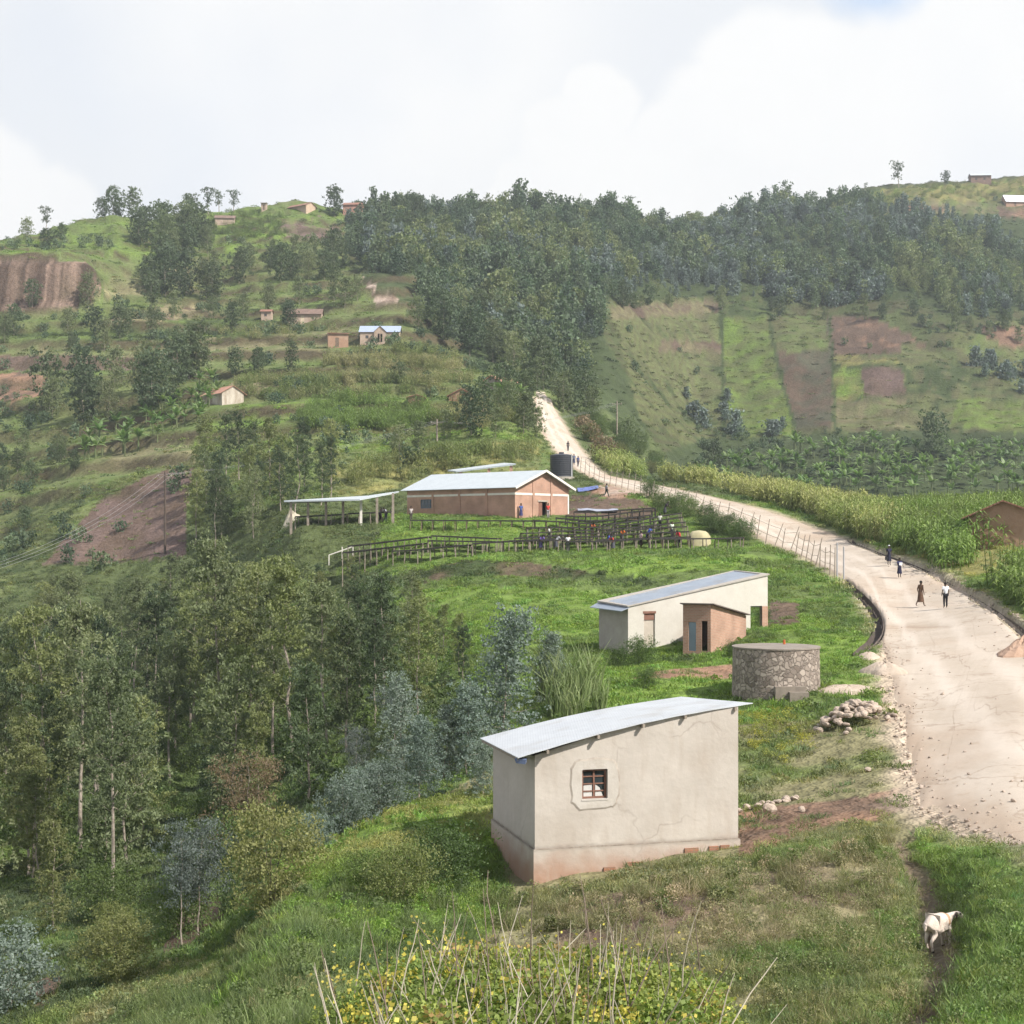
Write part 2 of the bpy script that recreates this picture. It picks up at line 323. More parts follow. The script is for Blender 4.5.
# ------------------------------------------------------------------ fast numpy quad meshes for leaves and blades
def quadmesh(name, V, lv, m, nper=4):                  # V: (n,4,3)
    n = len(V); me = bpy.data.meshes.new(name); me.vertices.add(n*nper); me.vertices.foreach_set('co', np.ascontiguousarray(V, dtype=np.float32).ravel())
    me.loops.add(n*nper); me.loops.foreach_set('vertex_index', np.arange(n*nper, dtype=np.int32)); me.polygons.add(n)
    me.polygons.foreach_set('loop_start', np.arange(0, n*nper, nper, dtype=np.int32)); me.polygons.foreach_set('loop_total', np.full(n, nper, np.int32))
    me.materials.append(m); a = me.attributes.new('lv', 'FLOAT', 'FACE'); a.data.foreach_set('value', np.asarray(lv, np.float32)); me.update(); me.validate(); return me
def unit(a): return a/np.maximum(np.linalg.norm(a, axis=-1, keepdims=True), 1e-9)
def leaves(C, size, rng, droop=0.0, asp=.45, bias=None):  # diamond leaves round centres C
    n = len(C); d = unit(rng.normal(size=(n, 3))); d[:, 2] -= droop; d = unit(d)
    s = unit(np.cross(d, rng.normal(size=(n, 3)))); L = (size*(.6+.8*rng.random(n)))[:, None]
    return np.stack([C-d*L*.5, C+s*L*asp*.5, C+d*L*.5, C-s*L*asp*.5], 1)
def scatter(name, pts, protos, scl, rz=None, tint=None, tilt=.0, kind='stuff', label=None, cat=None, idx=None):
    n = len(pts); rng = RNG; me = bpy.data.meshes.new(name); me.vertices.add(n); me.vertices.foreach_set('co', np.asarray(pts, np.float32).ravel())
    rot = np.c_[rng.normal(0, tilt+1e-4, n), rng.normal(0, tilt+1e-4, n), rng.random(n)*6.283 if rz is None else rz]
    a = me.attributes.new('rot', 'FLOAT_VECTOR', 'POINT'); a.data.foreach_set('vector', rot.astype(np.float32).ravel())
    scl = np.asarray(scl, float); scl = np.repeat(scl[:, None], 3, 1) if scl.ndim == 1 else scl
    a = me.attributes.new('scl', 'FLOAT_VECTOR', 'POINT'); a.data.foreach_set('vector', scl.astype(np.float32).ravel())
    a = me.attributes.new('idx', 'INT', 'POINT'); a.data.foreach_set('value', (rng.integers(0, len(protos), n) if idx is None else idx).astype(np.int32))
    if tint is not None:
        a = me.attributes.new('tint', 'FLOAT_COLOR', 'POINT'); a.data.foreach_set('color', np.c_[tint, np.ones(n)].astype(np.float32).ravel())
    c = bpy.data.collections.new(name+'_kinds')
    for i_, p in enumerate(protos): p.name = name+'_%02d' % i_; c.objects.link(p)
    o = bpy.data.objects.new(name, me); COL.objects.link(o); me.materials.append(protos[0].data.materials[0])
    g = bpy.data.node_groups.new(name, 'GeometryNodeTree'); g.interface.new_socket('Geometry', in_out='INPUT', socket_type='NodeSocketGeometry'); g.interface.new_socket('Geometry', in_out='OUTPUT', socket_type='NodeSocketGeometry')
    N, L = g.nodes, g.links; gi = N.new('NodeGroupInput'); go = N.new('NodeGroupOutput'); ip = N.new('GeometryNodeInstanceOnPoints'); ci = N.new('GeometryNodeCollectionInfo')
    ci.inputs[0].default_value = c; ci.inputs['Separate Children'].default_value = True; ci.inputs['Reset Children'].default_value = True
    def att(nm, ty):
        q = N.new('GeometryNodeInputNamedAttribute'); q.data_type = ty; q.inputs[0].default_value = nm; return q.outputs[0]
    L.new(gi.outputs[0], ip.inputs['Points']); L.new(ci.outputs[0], ip.inputs['Instance']); ip.inputs['Pick Instance'].default_value = True
    L.new(att('idx', 'INT'), ip.inputs['Instance Index']); L.new(att('rot', 'FLOAT_VECTOR'), ip.inputs['Rotation']); L.new(att('scl', 'FLOAT_VECTOR'), ip.inputs['Scale'])
    L.new(ip.outputs[0], go.inputs[0]); md = o.modifiers.new('scatter', 'NODES'); md.node_group = g
    o['kind'] = kind
    if label: o['label'] = label
    if cat: o['category'] = cat
    return o
def proto(name, me): return bpy.data.objects.new(name, me)
# ------------------------------------------------------------------ what grows or lies where: field outlines, seen from above on the slopes
SCAR = [(358,272),(392,274),(424,292),(416,310),(404,326),(386,322),(372,300)]
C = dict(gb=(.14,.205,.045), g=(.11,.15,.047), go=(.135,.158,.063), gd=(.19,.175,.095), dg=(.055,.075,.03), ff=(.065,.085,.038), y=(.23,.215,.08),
  sr=(.27,.165,.11), sb=(.125,.088,.066), sd=(.42,.34,.26), mud=(.12,.085,.06), rock=(.17,.12,.092), rk2=(.42,.33,.27), pur=(.15,.105,.09), hay=(.25,.22,.125), dk=(.085,.085,.055))
# (colour, second colour, share of second, dmin, dmax, outline in picture coordinates of the ground)
PAINT = [
 ('g','gd',.55, 0,60,[(-200,700),(1300,700),(1300,1400),(-200,1400)]),
 ('g','gb',.4, 60,180,[(380,480),(900,480),(1300,560),(1300,760),(380,800)]),
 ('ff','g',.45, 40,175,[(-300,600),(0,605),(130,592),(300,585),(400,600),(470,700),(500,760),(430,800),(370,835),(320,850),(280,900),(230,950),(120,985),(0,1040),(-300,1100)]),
 ('gb','g',.3, 30,70,[(200,1030),(250,960),(300,890),(380,830),(500,790),(500,900),(420,1100),(180,1100)]),
 ('y','gb',.45, 38,66,[(270,862),(330,838),(400,805),(500,785),(500,850),(400,850),(300,885)]),
 ('gb','g',.35, 90,140,[(395,600),(430,590),(520,586),(600,592),(700,640),(600,680),(560,700),(440,700)]),
 ('gb','g',.25, 138,170,[(370,548),(400,522),(470,518),(600,520),(620,545),(500,548)]),
 ('gb','g',.4, 118,160,[(300,575),(480,552),(640,556),(740,560),(740,580),(600,578),(400,570)]),
 ('dg','mud',.5, 110,135,[(352,583),(406,577),(450,562),(489,560),(539,563),(579,570),(639,577),(668,584),(662,587),(600,582),(540,577),(480,575),(420,583),(360,588)]),  # earth bank below the tables, coloured dark so it looks shadowed
 ('gb','dg',.3, 60,110,[(600,640),(700,650),(740,620),(770,600),(870,640),(860,660),(760,720),(600,720)]),
 ('sr','sb',.3, 70,90,[(600,690),(660,672),(735,665),(735,680),(640,702)]),
 ('sb','mud',.4, 150,190,[(560,515),(570,495),(640,500),(660,512),(640,520)]),
 ('rk2','sr',.5, 160,200,[(585,492),(605,484),(640,492),(620,500)]),
 ('mud','sb',.5, 88,104,[(768,600),(800,603),(800,628),(768,640)]),
 ('sr','sb',.35, 30,54,[(735,812),(790,803),(860,796),(910,782),(918,800),(880,822),(835,826),(790,836),(735,860)]),
 ('sd','sr',.4, 40,64,[(905,725),(885,725),(885,690),(900,690)]),
 ('go','sb',.45, 24,40,[(918,1050),(925,985),(935,960),(925,905),(935,895),(950,930),(958,960),(965,1000),(935,1024),(910,1050)]),
 ('g','gb',.45, 20,47,[(905,850),(925,830),(1000,848),(1300,900),(1300,1300),(975,1100),(960,960),(940,905)]),
 ('hay','sb',.5, 32,48,[(560,900),(700,880),(790,868),(870,850),(900,880),(870,920),(720,950),(560,960)]),
 ('sb','mud',.3, 50,74,[(165,945),(185,905),(215,885),(228,915),(200,950),(175,965)]),
 ('sb','sr',.3, 45,60,[(30,985),(60,975),(62,1005),(25,1015)]),
 ('gb','y',.4, 100,185,[(860,548),(930,560),(1000,590),(1060,640),(1300,640),(1300,500),(900,500)]),
 # left hill
 ('go','g',.5, 175,560,[(-400,200),(480,200),(520,300),(560,400),(560,470),(300,500),(200,520),(-400,620)]),
 ('sb','pur',.5, 185,260,[(40,565),(60,545),(100,500),(140,478),(168,470),(196,470),(186,500),(186,556),(120,562)]),
 ('go','dg',.5, 180,260,[(-300,600),(-300,520),(40,500),(90,490),(60,545),(30,570),(0,600)]),
 ('gd','go',.5, 215,300,[(60,480),(130,440),(200,430),(260,450),(200,465),(130,470)]),
 ('go','gb',.5, 220,330,[(180,440),(240,405),(330,400),(420,400),(520,410),(530,450),(400,470),(240,470)]),
 ('gb','go',.3, 250,330,[(300,415),(410,405),(410,430),(300,440)]),
 ('y','go',.5, 170,260,[(330,500),(330,468),(440,445),(540,440),(540,470),(450,480),(380,492)]),
 ('sr','sb',.4, 290,370,[(-60,400),(-60,378),(20,372),(55,378),(50,395),(10,400)]),
 ('sb','pur',.4, 320,380,[(-60,368),(0,356),(80,352),(150,358),(145,370),(40,372)]),
 ('go','gd',.5, 320,400,[(-100,355),(0,345),(100,338),(200,330),(300,322),(360,330),(330,350),(200,362),(100,356)]),
 ('hay','sb',.4, 290,350,[(220,395),(240,375),(400,375),(470,385),(380,392),(260,400)]),
 ('hay','go',.5, 310,345,[(330,362),(400,352),(460,362),(440,376),(330,378)]),
 ('g','dg',.5, 330,400,[(0,345),(0,325),(120,322),(210,320),(280,318),(260,335),(120,342)]),
 ('hay','sb',.5, 375,430,[(100,322),(140,309),(200,304),(215,312),(180,320)]),
 ('rock','sb',.4, 392,412,[(-300,315),(-300,255),(0,260),(98,262),(106,272),(98,300),(60,310),(0,315)]),
 ('rk2','rock',.5, 380,460,[(360,274),(390,275),(421,291),(412,308),(402,330),(386,322),(374,300)]),
 ('g','gb',.4, 400,560,[(0,262),(0,236),(100,215),(200,208),(340,205),(345,235),(300,250),(170,258)]),
 ('gb','g',.4, 440,560,[(180,232),(210,215),(270,214),(290,240),(200,246)]),
 ('pur','g',.4, 440,560,[(280,222),(320,216),(345,225),(335,242),(290,242)]),
 ('go','gd',.4, 390,470,[(100,300),(110,275),(200,265),(200,292)]),
 # wooded hill behind and the fields on its flank
 ('ff','dg',.5, 330,760,[(345,215),(420,205),(620,215),(740,205),(880,188),(960,195),(1024,215),(1200,230),(1200,320),(1024,310),(960,320),(905,300),(720,300),(610,300),(600,330),(640,400),(650,450),(560,430),(520,380),(430,360),(400,300),(350,270)]),
 ('go','dg',.35, 360,640,[(605,302),(720,296),(724,420),(700,450),(640,420),(620,340)]),
 ('gd','sb',.4, 440,560,[(610,306),(720,300),(722,312),(612,320)]),
 ('sb','gd',.5, 400,520,[(660,340),(722,342),(722,352),(660,352)]),
 ('dg','g',.3, 430,620,[(719,288),(770,290),(772,316),(722,318)]),
 ('gb','g',.4, 380,560,[(722,318),(766,316),(772,350),(792,420),(795,445),(735,440),(726,400)]),
 ('dk','mud',.4, 380,560,[(766,316),(830,316),(835,355),(833,428),(795,428),(775,360)]),
 ('g','go',.5, 460,560,[(766,316),(826,316),(830,352),(772,352)]),
 ('sb','sr',.25, 420,580,[(828,316),(872,317),(905,332),(932,350),(880,354),(835,355)]),
 ('y','go',.5, 420,520,[(835,356),(893,357),(903,367),(835,366)]),
 ('gb','y',.3, 400,500,[(834,368),(862,368),(863,398),(836,402)]),
 ('pur','sb',.3, 400,500,[(862,368),(901,368),(906,396),(864,396)]),
 ('go','gd',.5, 380,500,[(832,402),(910,398),(920,430),(830,430)]),
 ('go','dg',.5, 380,620,[(900,340),(935,350),(975,375),(1024,395),(1300,420),(1300,470),(920,450),(905,395)]),
 ('g','go',.5, 380,640,[(940,330),(1024,320),(1300,330),(1300,420),(1024,395),(970,365)]),
 ('gb','go',.4, 380,640,[(960,395),(1024,405),(1300,440),(1300,470),(950,425)]),
 ('sb','sr',.4, 480,620,[(975,325),(1024,326),(1024,350),(990,340)]),
 ('gb','g',.3, 560,680,[(975,270),(1024,262),(1024,285),(990,292)]),
 ('ff','dg',.5, 230,440,[(600,475),(700,440),(900,430),(1300,440),(1300,640),(900,540),(700,520)]),
 ('hay','g',.4, 160,225,[(600,465),(650,478),(700,485),(760,500),(840,520),(880,530),(880,500),(700,470)]),
 ('gb','y',.5, 600,860,[(830,198),(880,190),(950,184),(1100,170),(1100,195),(1024,200),(940,204),(860,202)]),
 ('g','gd',.4, 600,740,[(850,203),(940,203),(1024,200),(1024,215),(880,215)]),
 ('sr','sb',.3, 600,760,[(905,205),(930,204),(945,212),(915,213)]),
 ('sb','sr',.5, 600,760,[(995,206),(1100,204),(1100,222),(1000,216)]),
 ('gd','sr',.5, 450,600,[(505,240),(525,236),(528,262),(512,262)]),
 ('dg','dg',.3, 380,640,[(719,290),(723,290),(726,440),(722,440)]),
 ('dg','dg',.3, 380,640,[(765,300),(769,300),(776,350),(797,430),(794,430),(772,350)]),
 ('dg','g',.3, 380,640,[(829,316),(832,316),(836,430),(833,430)]),
 ('dg','g',.3, 380,640,[(834,364),(905,364),(905,368),(834,368)]),
]
PAINT = [(a, b, s, d0, d1, P) for a, b, s, d0, d1, P in PAINT]
def ground_colour(x, y):
    z = gzv(x, y) if not isinstance(x, tuple) else 0
    px = x/y*F+512; py = HZ-F*z/y
    jx = fbm(x/5+3, y/5, 3)*np.where(y > 360, 1.6, np.clip(700/y, 2, 16)); jy = fbm(x/5+33, y/5+8, 3)*np.where(y > 360, .7, np.clip(300/y, 1, 7))
    px = px+jx; py = py+jy
    nse = np.clip(.5+1.1*fbm(x/3.1, y/3.1, 4), 0, 1); big = np.clip(.5+.9*fbm(x/17, y/17, 3), 0, 1)
    out = np.ones((len(x), 3))*np.array((.10,.125,.05))
    out = out*(1-nse[:, None]*.3)
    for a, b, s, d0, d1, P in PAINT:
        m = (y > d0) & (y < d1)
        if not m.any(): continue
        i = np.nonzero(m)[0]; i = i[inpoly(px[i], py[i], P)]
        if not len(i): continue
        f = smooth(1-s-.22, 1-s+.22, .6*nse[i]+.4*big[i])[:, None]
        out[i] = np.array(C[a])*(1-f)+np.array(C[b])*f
    rows = (y > 360) & (px > 600) & (out[:, 0]+out[:, 1] > .17)          # crop rows along the slope, plants and bare earth by turns
    st = .5+.5*np.sin(z*2*math.pi/2.4+fbm(x/30, y/30, 2)*2); out[rows] = out[rows]*(1-.5*st[rows, None])+np.array(C['sb'])*.5*st[rows, None]*.7
    mt_ = (y > 18) & (y < 46) & (px > 780)
    if mt_.any():
        dt, _s = polydist(x[mt_], y[mt_], TRK); wt = (1-smooth(.12, .50, dt+.3*(nse[mt_]-.5)))[:, None]*.85; out[mt_] = out[mt_]*(1-wt)+np.array((.17,.125,.09))*wt
    ck = (y > 385) & (y < 415) & (px < 115); st2 = np.clip(1+1.5*fbm(x/1.6, x/1.6+7, 3), .45, 1.5); rk = ck & (out[:, 0] > out[:, 1]*1.05); out[rk] *= st2[rk, None]  # cliff streaks: shading of eroded relief painted as lighter and darker bands
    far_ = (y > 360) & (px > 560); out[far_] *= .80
    # worn sandy verge beside the road
    bd = np.full(len(x), 99.); m = (y > 20) & (y < 330) & (px > 480)
    if m.any(): bd[m] = road_near(x[m], y[m])[0]
    w = (1-smooth(.05, .45+1.3*nse, bd))*np.where(y < 75, 1, .8)
    out = out*(1-w[:, None]) + np.array(C['sd'])*(.75+.35*big[:, None])*w[:, None]
    return out

# ------------------------------------------------------------------ the ground itself: one sheet to the horizon
V = np.stack([XG, YG, Z], -1).reshape(-1, 3)
ii = (np.arange(NU-1)[:, None]*NL + np.arange(NL-1)[None, :]).ravel()
FQ = np.stack([ii, ii+NL, ii+NL+1, ii+1], 1)
me = bpy.data.meshes.new('ground'); me.vertices.add(len(V)); me.vertices.foreach_set('co', V.astype(np.float32).ravel())
me.loops.add(len(FQ)*4); me.loops.foreach_set('vertex_index', FQ.astype(np.int32).ravel()); me.polygons.add(len(FQ))
me.polygons.foreach_set('loop_start', np.arange(0, len(FQ)*4, 4, dtype=np.int32)); me.polygons.foreach_set('loop_total', np.full(len(FQ), 4, np.int32))
me.polygons.foreach_set('use_smooth', np.ones(len(FQ), bool)); me.update()
GC = ground_colour(V[:, 0], V[:, 1]); rw = (RISER*np.clip(.8+1.2*fbm(V[:, 0]/22, V[:, 1]/22, 2), 0, 1))[:, None]; GC = GC*(1-rw)+np.array((.075,.062,.036))*rw   # bare terrace banks, painted darker to give them shadow lines
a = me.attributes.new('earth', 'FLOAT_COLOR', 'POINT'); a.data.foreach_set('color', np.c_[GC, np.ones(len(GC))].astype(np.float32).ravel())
def groundmat():
    m = bpy.data.materials.new('ground'); nt, N, L, P = nodes(m); P.inputs['Roughness'].default_value = .95; P.inputs['Specular IOR Level'].default_value = .1
    at_ = N.new('ShaderNodeAttribute'); at_.attribute_name = 'earth'; tc = N.new('ShaderNodeTexCoord')
    def nz(sc, lo, hi, d=3):
        n = N.new('ShaderNodeTexNoise'); n.inputs['Scale'].default_value = sc; n.inputs['Detail'].default_value = d; n.inputs['Roughness'].default_value = .7; L.new(tc.outputs['Object'], n.inputs[0])
        r = N.new('ShaderNodeMapRange'); r.inputs[1].default_value = .3; r.inputs[2].default_value = .7; r.inputs[3].default_value = lo; r.inputs[4].default_value = hi; L.new(n.outputs[0], r.inputs[0]); return n, r
    n1, r1 = nz(1.3, .7, 1.3); n2, r2 = nz(.16, .82, 1.18); mu = N.new('ShaderNodeMath'); mu.operation = 'MULTIPLY'; L.new(r1.outputs[0], mu.inputs[0]); L.new(r2.outputs[0], mu.inputs[1])
    x = N.new('ShaderNodeVectorMath'); x.operation = 'SCALE'; L.new(at_.outputs['Color'], x.inputs[0]); L.new(mu.outputs[0], x.inputs['Scale']); L.new(x.outputs[0], P.inputs['Base Color'])
    b = N.new('ShaderNodeBump'); b.inputs['Distance'].default_value = .5; b.inputs['Strength'].default_value = .8; L.new(n1.outputs[0], b.inputs['Height']); L.new(b.outputs[0], P.inputs['Normal']); return m
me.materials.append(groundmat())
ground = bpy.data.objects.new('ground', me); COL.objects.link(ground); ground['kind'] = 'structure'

# road sheet
M_road = mat('road_earth', (.50,.43,.36), .95, (.40,.335,.27), sc=.22, det=9, bump=.02, bsc=2.6, c3=(.40,.29,.21), sc3=.12, amt3=.55, spec=.1)
nt, N, L, P = nodes(M_road)
tc = N.new('ShaderNodeTexCoord'); vo = N.new('ShaderNodeTexVoronoi'); vo.feature = 'DISTANCE_TO_EDGE'; vo.inputs['Scale'].default_value = .16
nn = N.new('ShaderNodeTexNoise'); nn.inputs['Scale'].default_value = .5; nn.inputs['Detail'].default_value = 6; L.new(tc.outputs['Object'], nn.inputs[0])
sv = N.new('ShaderNodeVectorMath'); sv.operation = 'MULTIPLY_ADD'; sv.inputs[1].default_value = (5, 5, 0); L.new(nn.outputs['Color'], sv.inputs[0]); L.new(tc.outputs['Object'], sv.inputs[2]); L.new(sv.outputs[0], vo.inputs[0])
rr = N.new('ShaderNodeMapRange'); rr.inputs[1].default_value = .0; rr.inputs[2].default_value = .016; rr.inputs[3].default_value = .55; rr.inputs[4].default_value = 0; L.new(vo.outputs['Distance'], rr.inputs[0]); mix_over(M_road, rr.outputs[0], (.27,.20,.15))
n4 = N.new('ShaderNodeTexNoise'); n4.inputs['Scale'].default_value = 2.4; n4.inputs['Detail'].default_value = 8; L.new(tc.outputs['Object'], n4.inputs[0]); r4 = N.new('ShaderNodeMapRange'); r4.inputs[1].default_value = .6; r4.inputs[2].default_value = .75; r4.inputs[4].default_value = .5; L.new(n4.outputs[0], r4.inputs[0]); mix_over(M_road, r4.outputs[0], (.34,.26,.19))
NW = 24; rv = []
ln = np.hypot(*(ER-EL).T)
for i in range(NRD):
    s_ = i*.16; wob0 = fbm(np.array([s_*.9]), np.array([3.3]), 3)[0]*.05; wob1 = fbm(np.array([s_*.9]), np.array([13.3]), 3)[0]*.04
    for j in range(NW+1):
        t_ = -.02+wob0+(1.04-wob0+wob1)*j/NW; p = EL[i]*(1-t_)+ER[i]*t_; rv.append((p[0], p[1]))
rv = np.array(rv)
def gz_fine(x, y): return gzv(x, y)
edge = np.tile(np.minimum(np.arange(NW+1), NW-np.arange(NW+1)), NRD)
rzv = gz_fine(rv[:, 0], rv[:, 1]) + np.where(edge == 0, -.05, np.where(edge == 1, .03, .05)) + fbm(rv[:, 0]/2, rv[:, 1]/2, 3)*.022
mb = MB(); mb.v = [(x, y, z) for (x, y), z in zip(rv, rzv)]
for i in range(NRD-1):
    for j in range(NW):
        q = i*(NW+1)+j; mb.f.append((q, q+1, q+NW+2, q+NW+1)); mb.m.append(0)
road = mb.build('road', M_road, smooth_=True); road['kind'] = 'structure'
a = road.data.attributes.new('across', 'FLOAT_VECTOR', 'POINT'); a.data.foreach_set('vector', np.c_[np.tile(np.arange(NW+1)/NW, NRD), np.repeat(np.r_[0, np.cumsum(np.hypot(*np.diff(CLN, axis=0).T))], NW+1), np.zeros(NRD*(NW+1))].astype(np.float32).ravel())
nt, N, L, P = nodes(M_road); aa = N.new('ShaderNodeAttribute'); aa.attribute_name = 'across'; se = N.new('ShaderNodeSeparateXYZ'); L.new(aa.outputs['Vector'], se.inputs[0])
def MM(op, *v_):
    n = N.new('ShaderNodeMath'); n.operation = op
    for i_, q_ in enumerate(v_):
        if isinstance(q_, (int, float)): n.inputs[i_].default_value = q_
        else: L.new(q_, n.inputs[i_])
    return n.outputs[0]
def lane(c_, w_, wav, amt, colr, sc_=.09, off=0.0):    # rills and wheel tracks wandering along the road
    n = N.new('ShaderNodeTexNoise'); n.noise_dimensions = '1D'; n.inputs['Scale'].default_value = sc_; n.inputs['Detail'].default_value = 6; L.new(MM('ADD', se.outputs[1], off), n.inputs['W'])
    d_ = MM('ABSOLUTE', MM('SUBTRACT', MM('SUBTRACT', se.outputs[0], c_), MM('MULTIPLY', MM('SUBTRACT', n.outputs[0], .5), wav))); r_ = N.new('ShaderNodeMapRange'); r_.interpolation_type = 'SMOOTHSTEP'; r_.inputs[1].default_value = 0; r_.inputs[2].default_value = w_; r_.inputs[3].default_value = amt; r_.inputs[4].default_value = 0; L.new(d_, r_.inputs[0])
    n2 = N.new('ShaderNodeTexNoise'); n2.noise_dimensions = '1D'; n2.inputs['Scale'].default_value = .05; L.new(MM('ADD', se.outputs[1], off+50), n2.inputs['W']); g_ = N.new('ShaderNodeMapRange'); g_.inputs[1].default_value = .42; g_.inputs[2].default_value = .58; L.new(n2.outputs[0], g_.inputs[0]); mix_over(M_road, MM('MULTIPLY', r_.outputs[0], g_.outputs[0] if w_ < .05 else 1.0), colr)
lane(.33, .09, .3, .45, (.60,.53,.46)); lane(.62, .10, .3, .4, (.60,.53,.46), off=33); lane(.05, .10, .1, .6, (.36,.27,.20), off=9); lane(.96, .08, .1, .5, (.36,.27,.20), off=71)
lane(.45, .007, .5, .6, (.26,.20,.155), .12, 12); lane(.25, .006, .5, .55, (.26,.20,.155), .15, 80); lane(.72, .006, .4, .5, (.28,.22,.17), .1, 120); lane(.5, .03, .8, .3, (.36,.29,.23), .2, 160)
# flip if needed so normals point up
if road.data.polygons[0].normal.z < 0: road.data.flip_normals()

# ------------------------------------------------------------------ camera, sun, sky
cam = bpy.data.objects.new('camera', bpy.data.cameras.new('camera')); COL.objects.link(cam); SC.camera = cam
cam.rotation_euler = (math.pi/2, 0, 0); cam.data.sensor_width = 36; cam.data.lens = F/1024*36; cam.data.shift_y = (HZ-512)/1024; cam.data.clip_end = 6000; cam.data.clip_start = .1
SUN_D = Vector((.60,-.42,.68)).normalized()
sun = bpy.data.objects.new('sun', bpy.data.lights.new('sun', 'SUN')); COL.objects.link(sun); sun.data.energy = SUN_E; sun.data.angle = R(1.2); sun.data.color = (1,.95,.87)
sun.rotation_euler = SUN_D.to_track_quat('Z', 'Y').to_euler()
W = bpy.data.worlds.new('World'); SC.world = W; W.use_nodes = True; nt = W.node_tree; N, L = nt.nodes, nt.links
bg = N['Background']; out = N['World Output']
sky = N.new('ShaderNodeTexSky'); sky.sky_type = 'NISHITA'; sky.sun_disc = False; sky.sun_elevation = math.asin(SUN_D.z); sky.sun_rotation = math.atan2(SUN_D.x, SUN_D.y); sky.air_density = 1; sky.dust_density = 1.2; sky.altitude = 1800
L.new(sky.outputs[0], bg.inputs[0]); bg.inputs[1].default_value = .13
tc = N.new('ShaderNodeTexCoord')
def M(op, a, b=None, c=None):
    n = N.new('ShaderNodeMath'); n.operation = op
    for i, v_ in enumerate((a, b, c)):
        if v_ is None: continue
        if isinstance(v_, (int, float)): n.inputs[i].default_value = v_
        else: L.new(v_, n.inputs[i])
    return n.outputs[0]
def MR(v_, a, b, c=0, d=1):
    n = N.new('ShaderNodeMapRange'); n.interpolation_type = 'SMOOTHSTEP'; L.new(v_, n.inputs[0])
    for i, q in enumerate((a, b, c, d)): n.inputs[i+1].default_value = q
    return n.outputs[0]
def noise(sc, det, off=0):
    mp = N.new('ShaderNodeMapping'); mp.inputs['Location'].default_value = (off, off*.7, off*.3); L.new(tc.outputs['Generated'], mp.inputs[0])
    n = N.new('ShaderNodeTexNoise'); n.inputs['Scale'].default_value = sc; n.inputs['Detail'].default_value = det; n.inputs['Roughness'].default_value = .55; L.new(mp.outputs[0], n.inputs[0]); return n
def dirv(px, py): return Vector(((px-512)/F, 1, (HZ-py)/F)).normalized()
nb = noise(9, 5); nb2 = noise(3, 3, 5)
dist = N.new('ShaderNodeVectorMath'); dist.operation = 'MULTIPLY_ADD'; dist.inputs[1].default_value = (.05, .05, .05); L.new(nb.outputs['Color'], dist.inputs[0]); L.new(tc.outputs['Generated'], dist.inputs[2])
def blob(px, py, r, soft, add=(.025,.025,.025)):
    s_ = N.new('ShaderNodeVectorMath'); s_.operation = 'DISTANCE'; L.new(dist.outputs[0], s_.inputs[0]); s_.inputs[1].default_value = dirv(px, py)+Vector(add); return MR(s_.outputs['Value'], r/F, (r+soft)/F, 1, 0)
cum = None
for b_ in [(350,20,120,110),(565,150,42,9),(520,200,36,9),(620,205,60,9),(720,130,52,12),(700,190,80,10),(800,110,70,12),(880,130,80,12),(960,90,90,20),(20,215,38,9),(50,205,26,8),(-30,200,60,10),(1010,60,90,20),(930,60,60,14),(760,70,44,12),(600,108,34,9)]:
    b_ = (b_[0], b_[1], b_[2], b_[3]*1.8); q = blob(*b_); cum = q if cum is None else M('MAXIMUM', cum, q)
blue = M('MAXIMUM', blob(873,-22,22,34), M('MULTIPLY', blob(110,160,60,120), .0))
sep = N.new('ShaderNodeSeparateXYZ'); L.new(tc.outputs['Generated'], sep.inputs[0])
veil = M('MULTIPLY', MR(nb2.outputs[0], .33, .5, .9, 1.0), MR(sep.outputs[2], .40, .8, 1, .5))
wv = N.new('ShaderNodeMix'); wv.data_type = 'RGBA'; L.new(M('MULTIPLY', cum, MR(nb.outputs[0], .3, .6, .75, 1)), wv.inputs[0]); wv.inputs[6].default_value = (.875,.90,.935,1); wv.inputs[7].default_value = (1,1,.995,1)
cb = N.new('ShaderNodeBackground'); wb = N.new('ShaderNodeMix'); wb.data_type = 'RGBA'; L.new(M('MULTIPLY', blue, .9), wb.inputs[0]); L.new(wv.outputs[2], wb.inputs[6]); wb.inputs[7].default_value = (.60,.74,.95,1); L.new(wb.outputs[2], cb.inputs[0]); cb.inputs[1].default_value = CLOUD_E
ms = N.new('ShaderNodeMixShader'); L.new(veil, ms.inputs[0]); L.new(bg.outputs[0], ms.inputs[1]); L.new(cb.outputs[0], ms.inputs[2]); L.new(ms.outputs[0], out.inputs[0])
SC.view_settings.view_transform = 'Standard'; SC.view_settings.look = 'None'; SC.view_settings.exposure = EXPO; SC.view_settings.gamma = 1
SC.render.engine = 'CYCLES'; cy = SC.cycles; cy.max_bounces = 5; cy.diffuse_bounces = 2; cy.glossy_bounces = 2; cy.transmission_bounces = 2; cy.transparent_max_bounces = 6; cy.volume_bounces = 0
cy.use_denoising = True; cy.use_adaptive_sampling = True; cy.adaptive_threshold = .03; W.cycles.sampling_method = 'MANUAL'; W.cycles.sample_map_resolution = 256
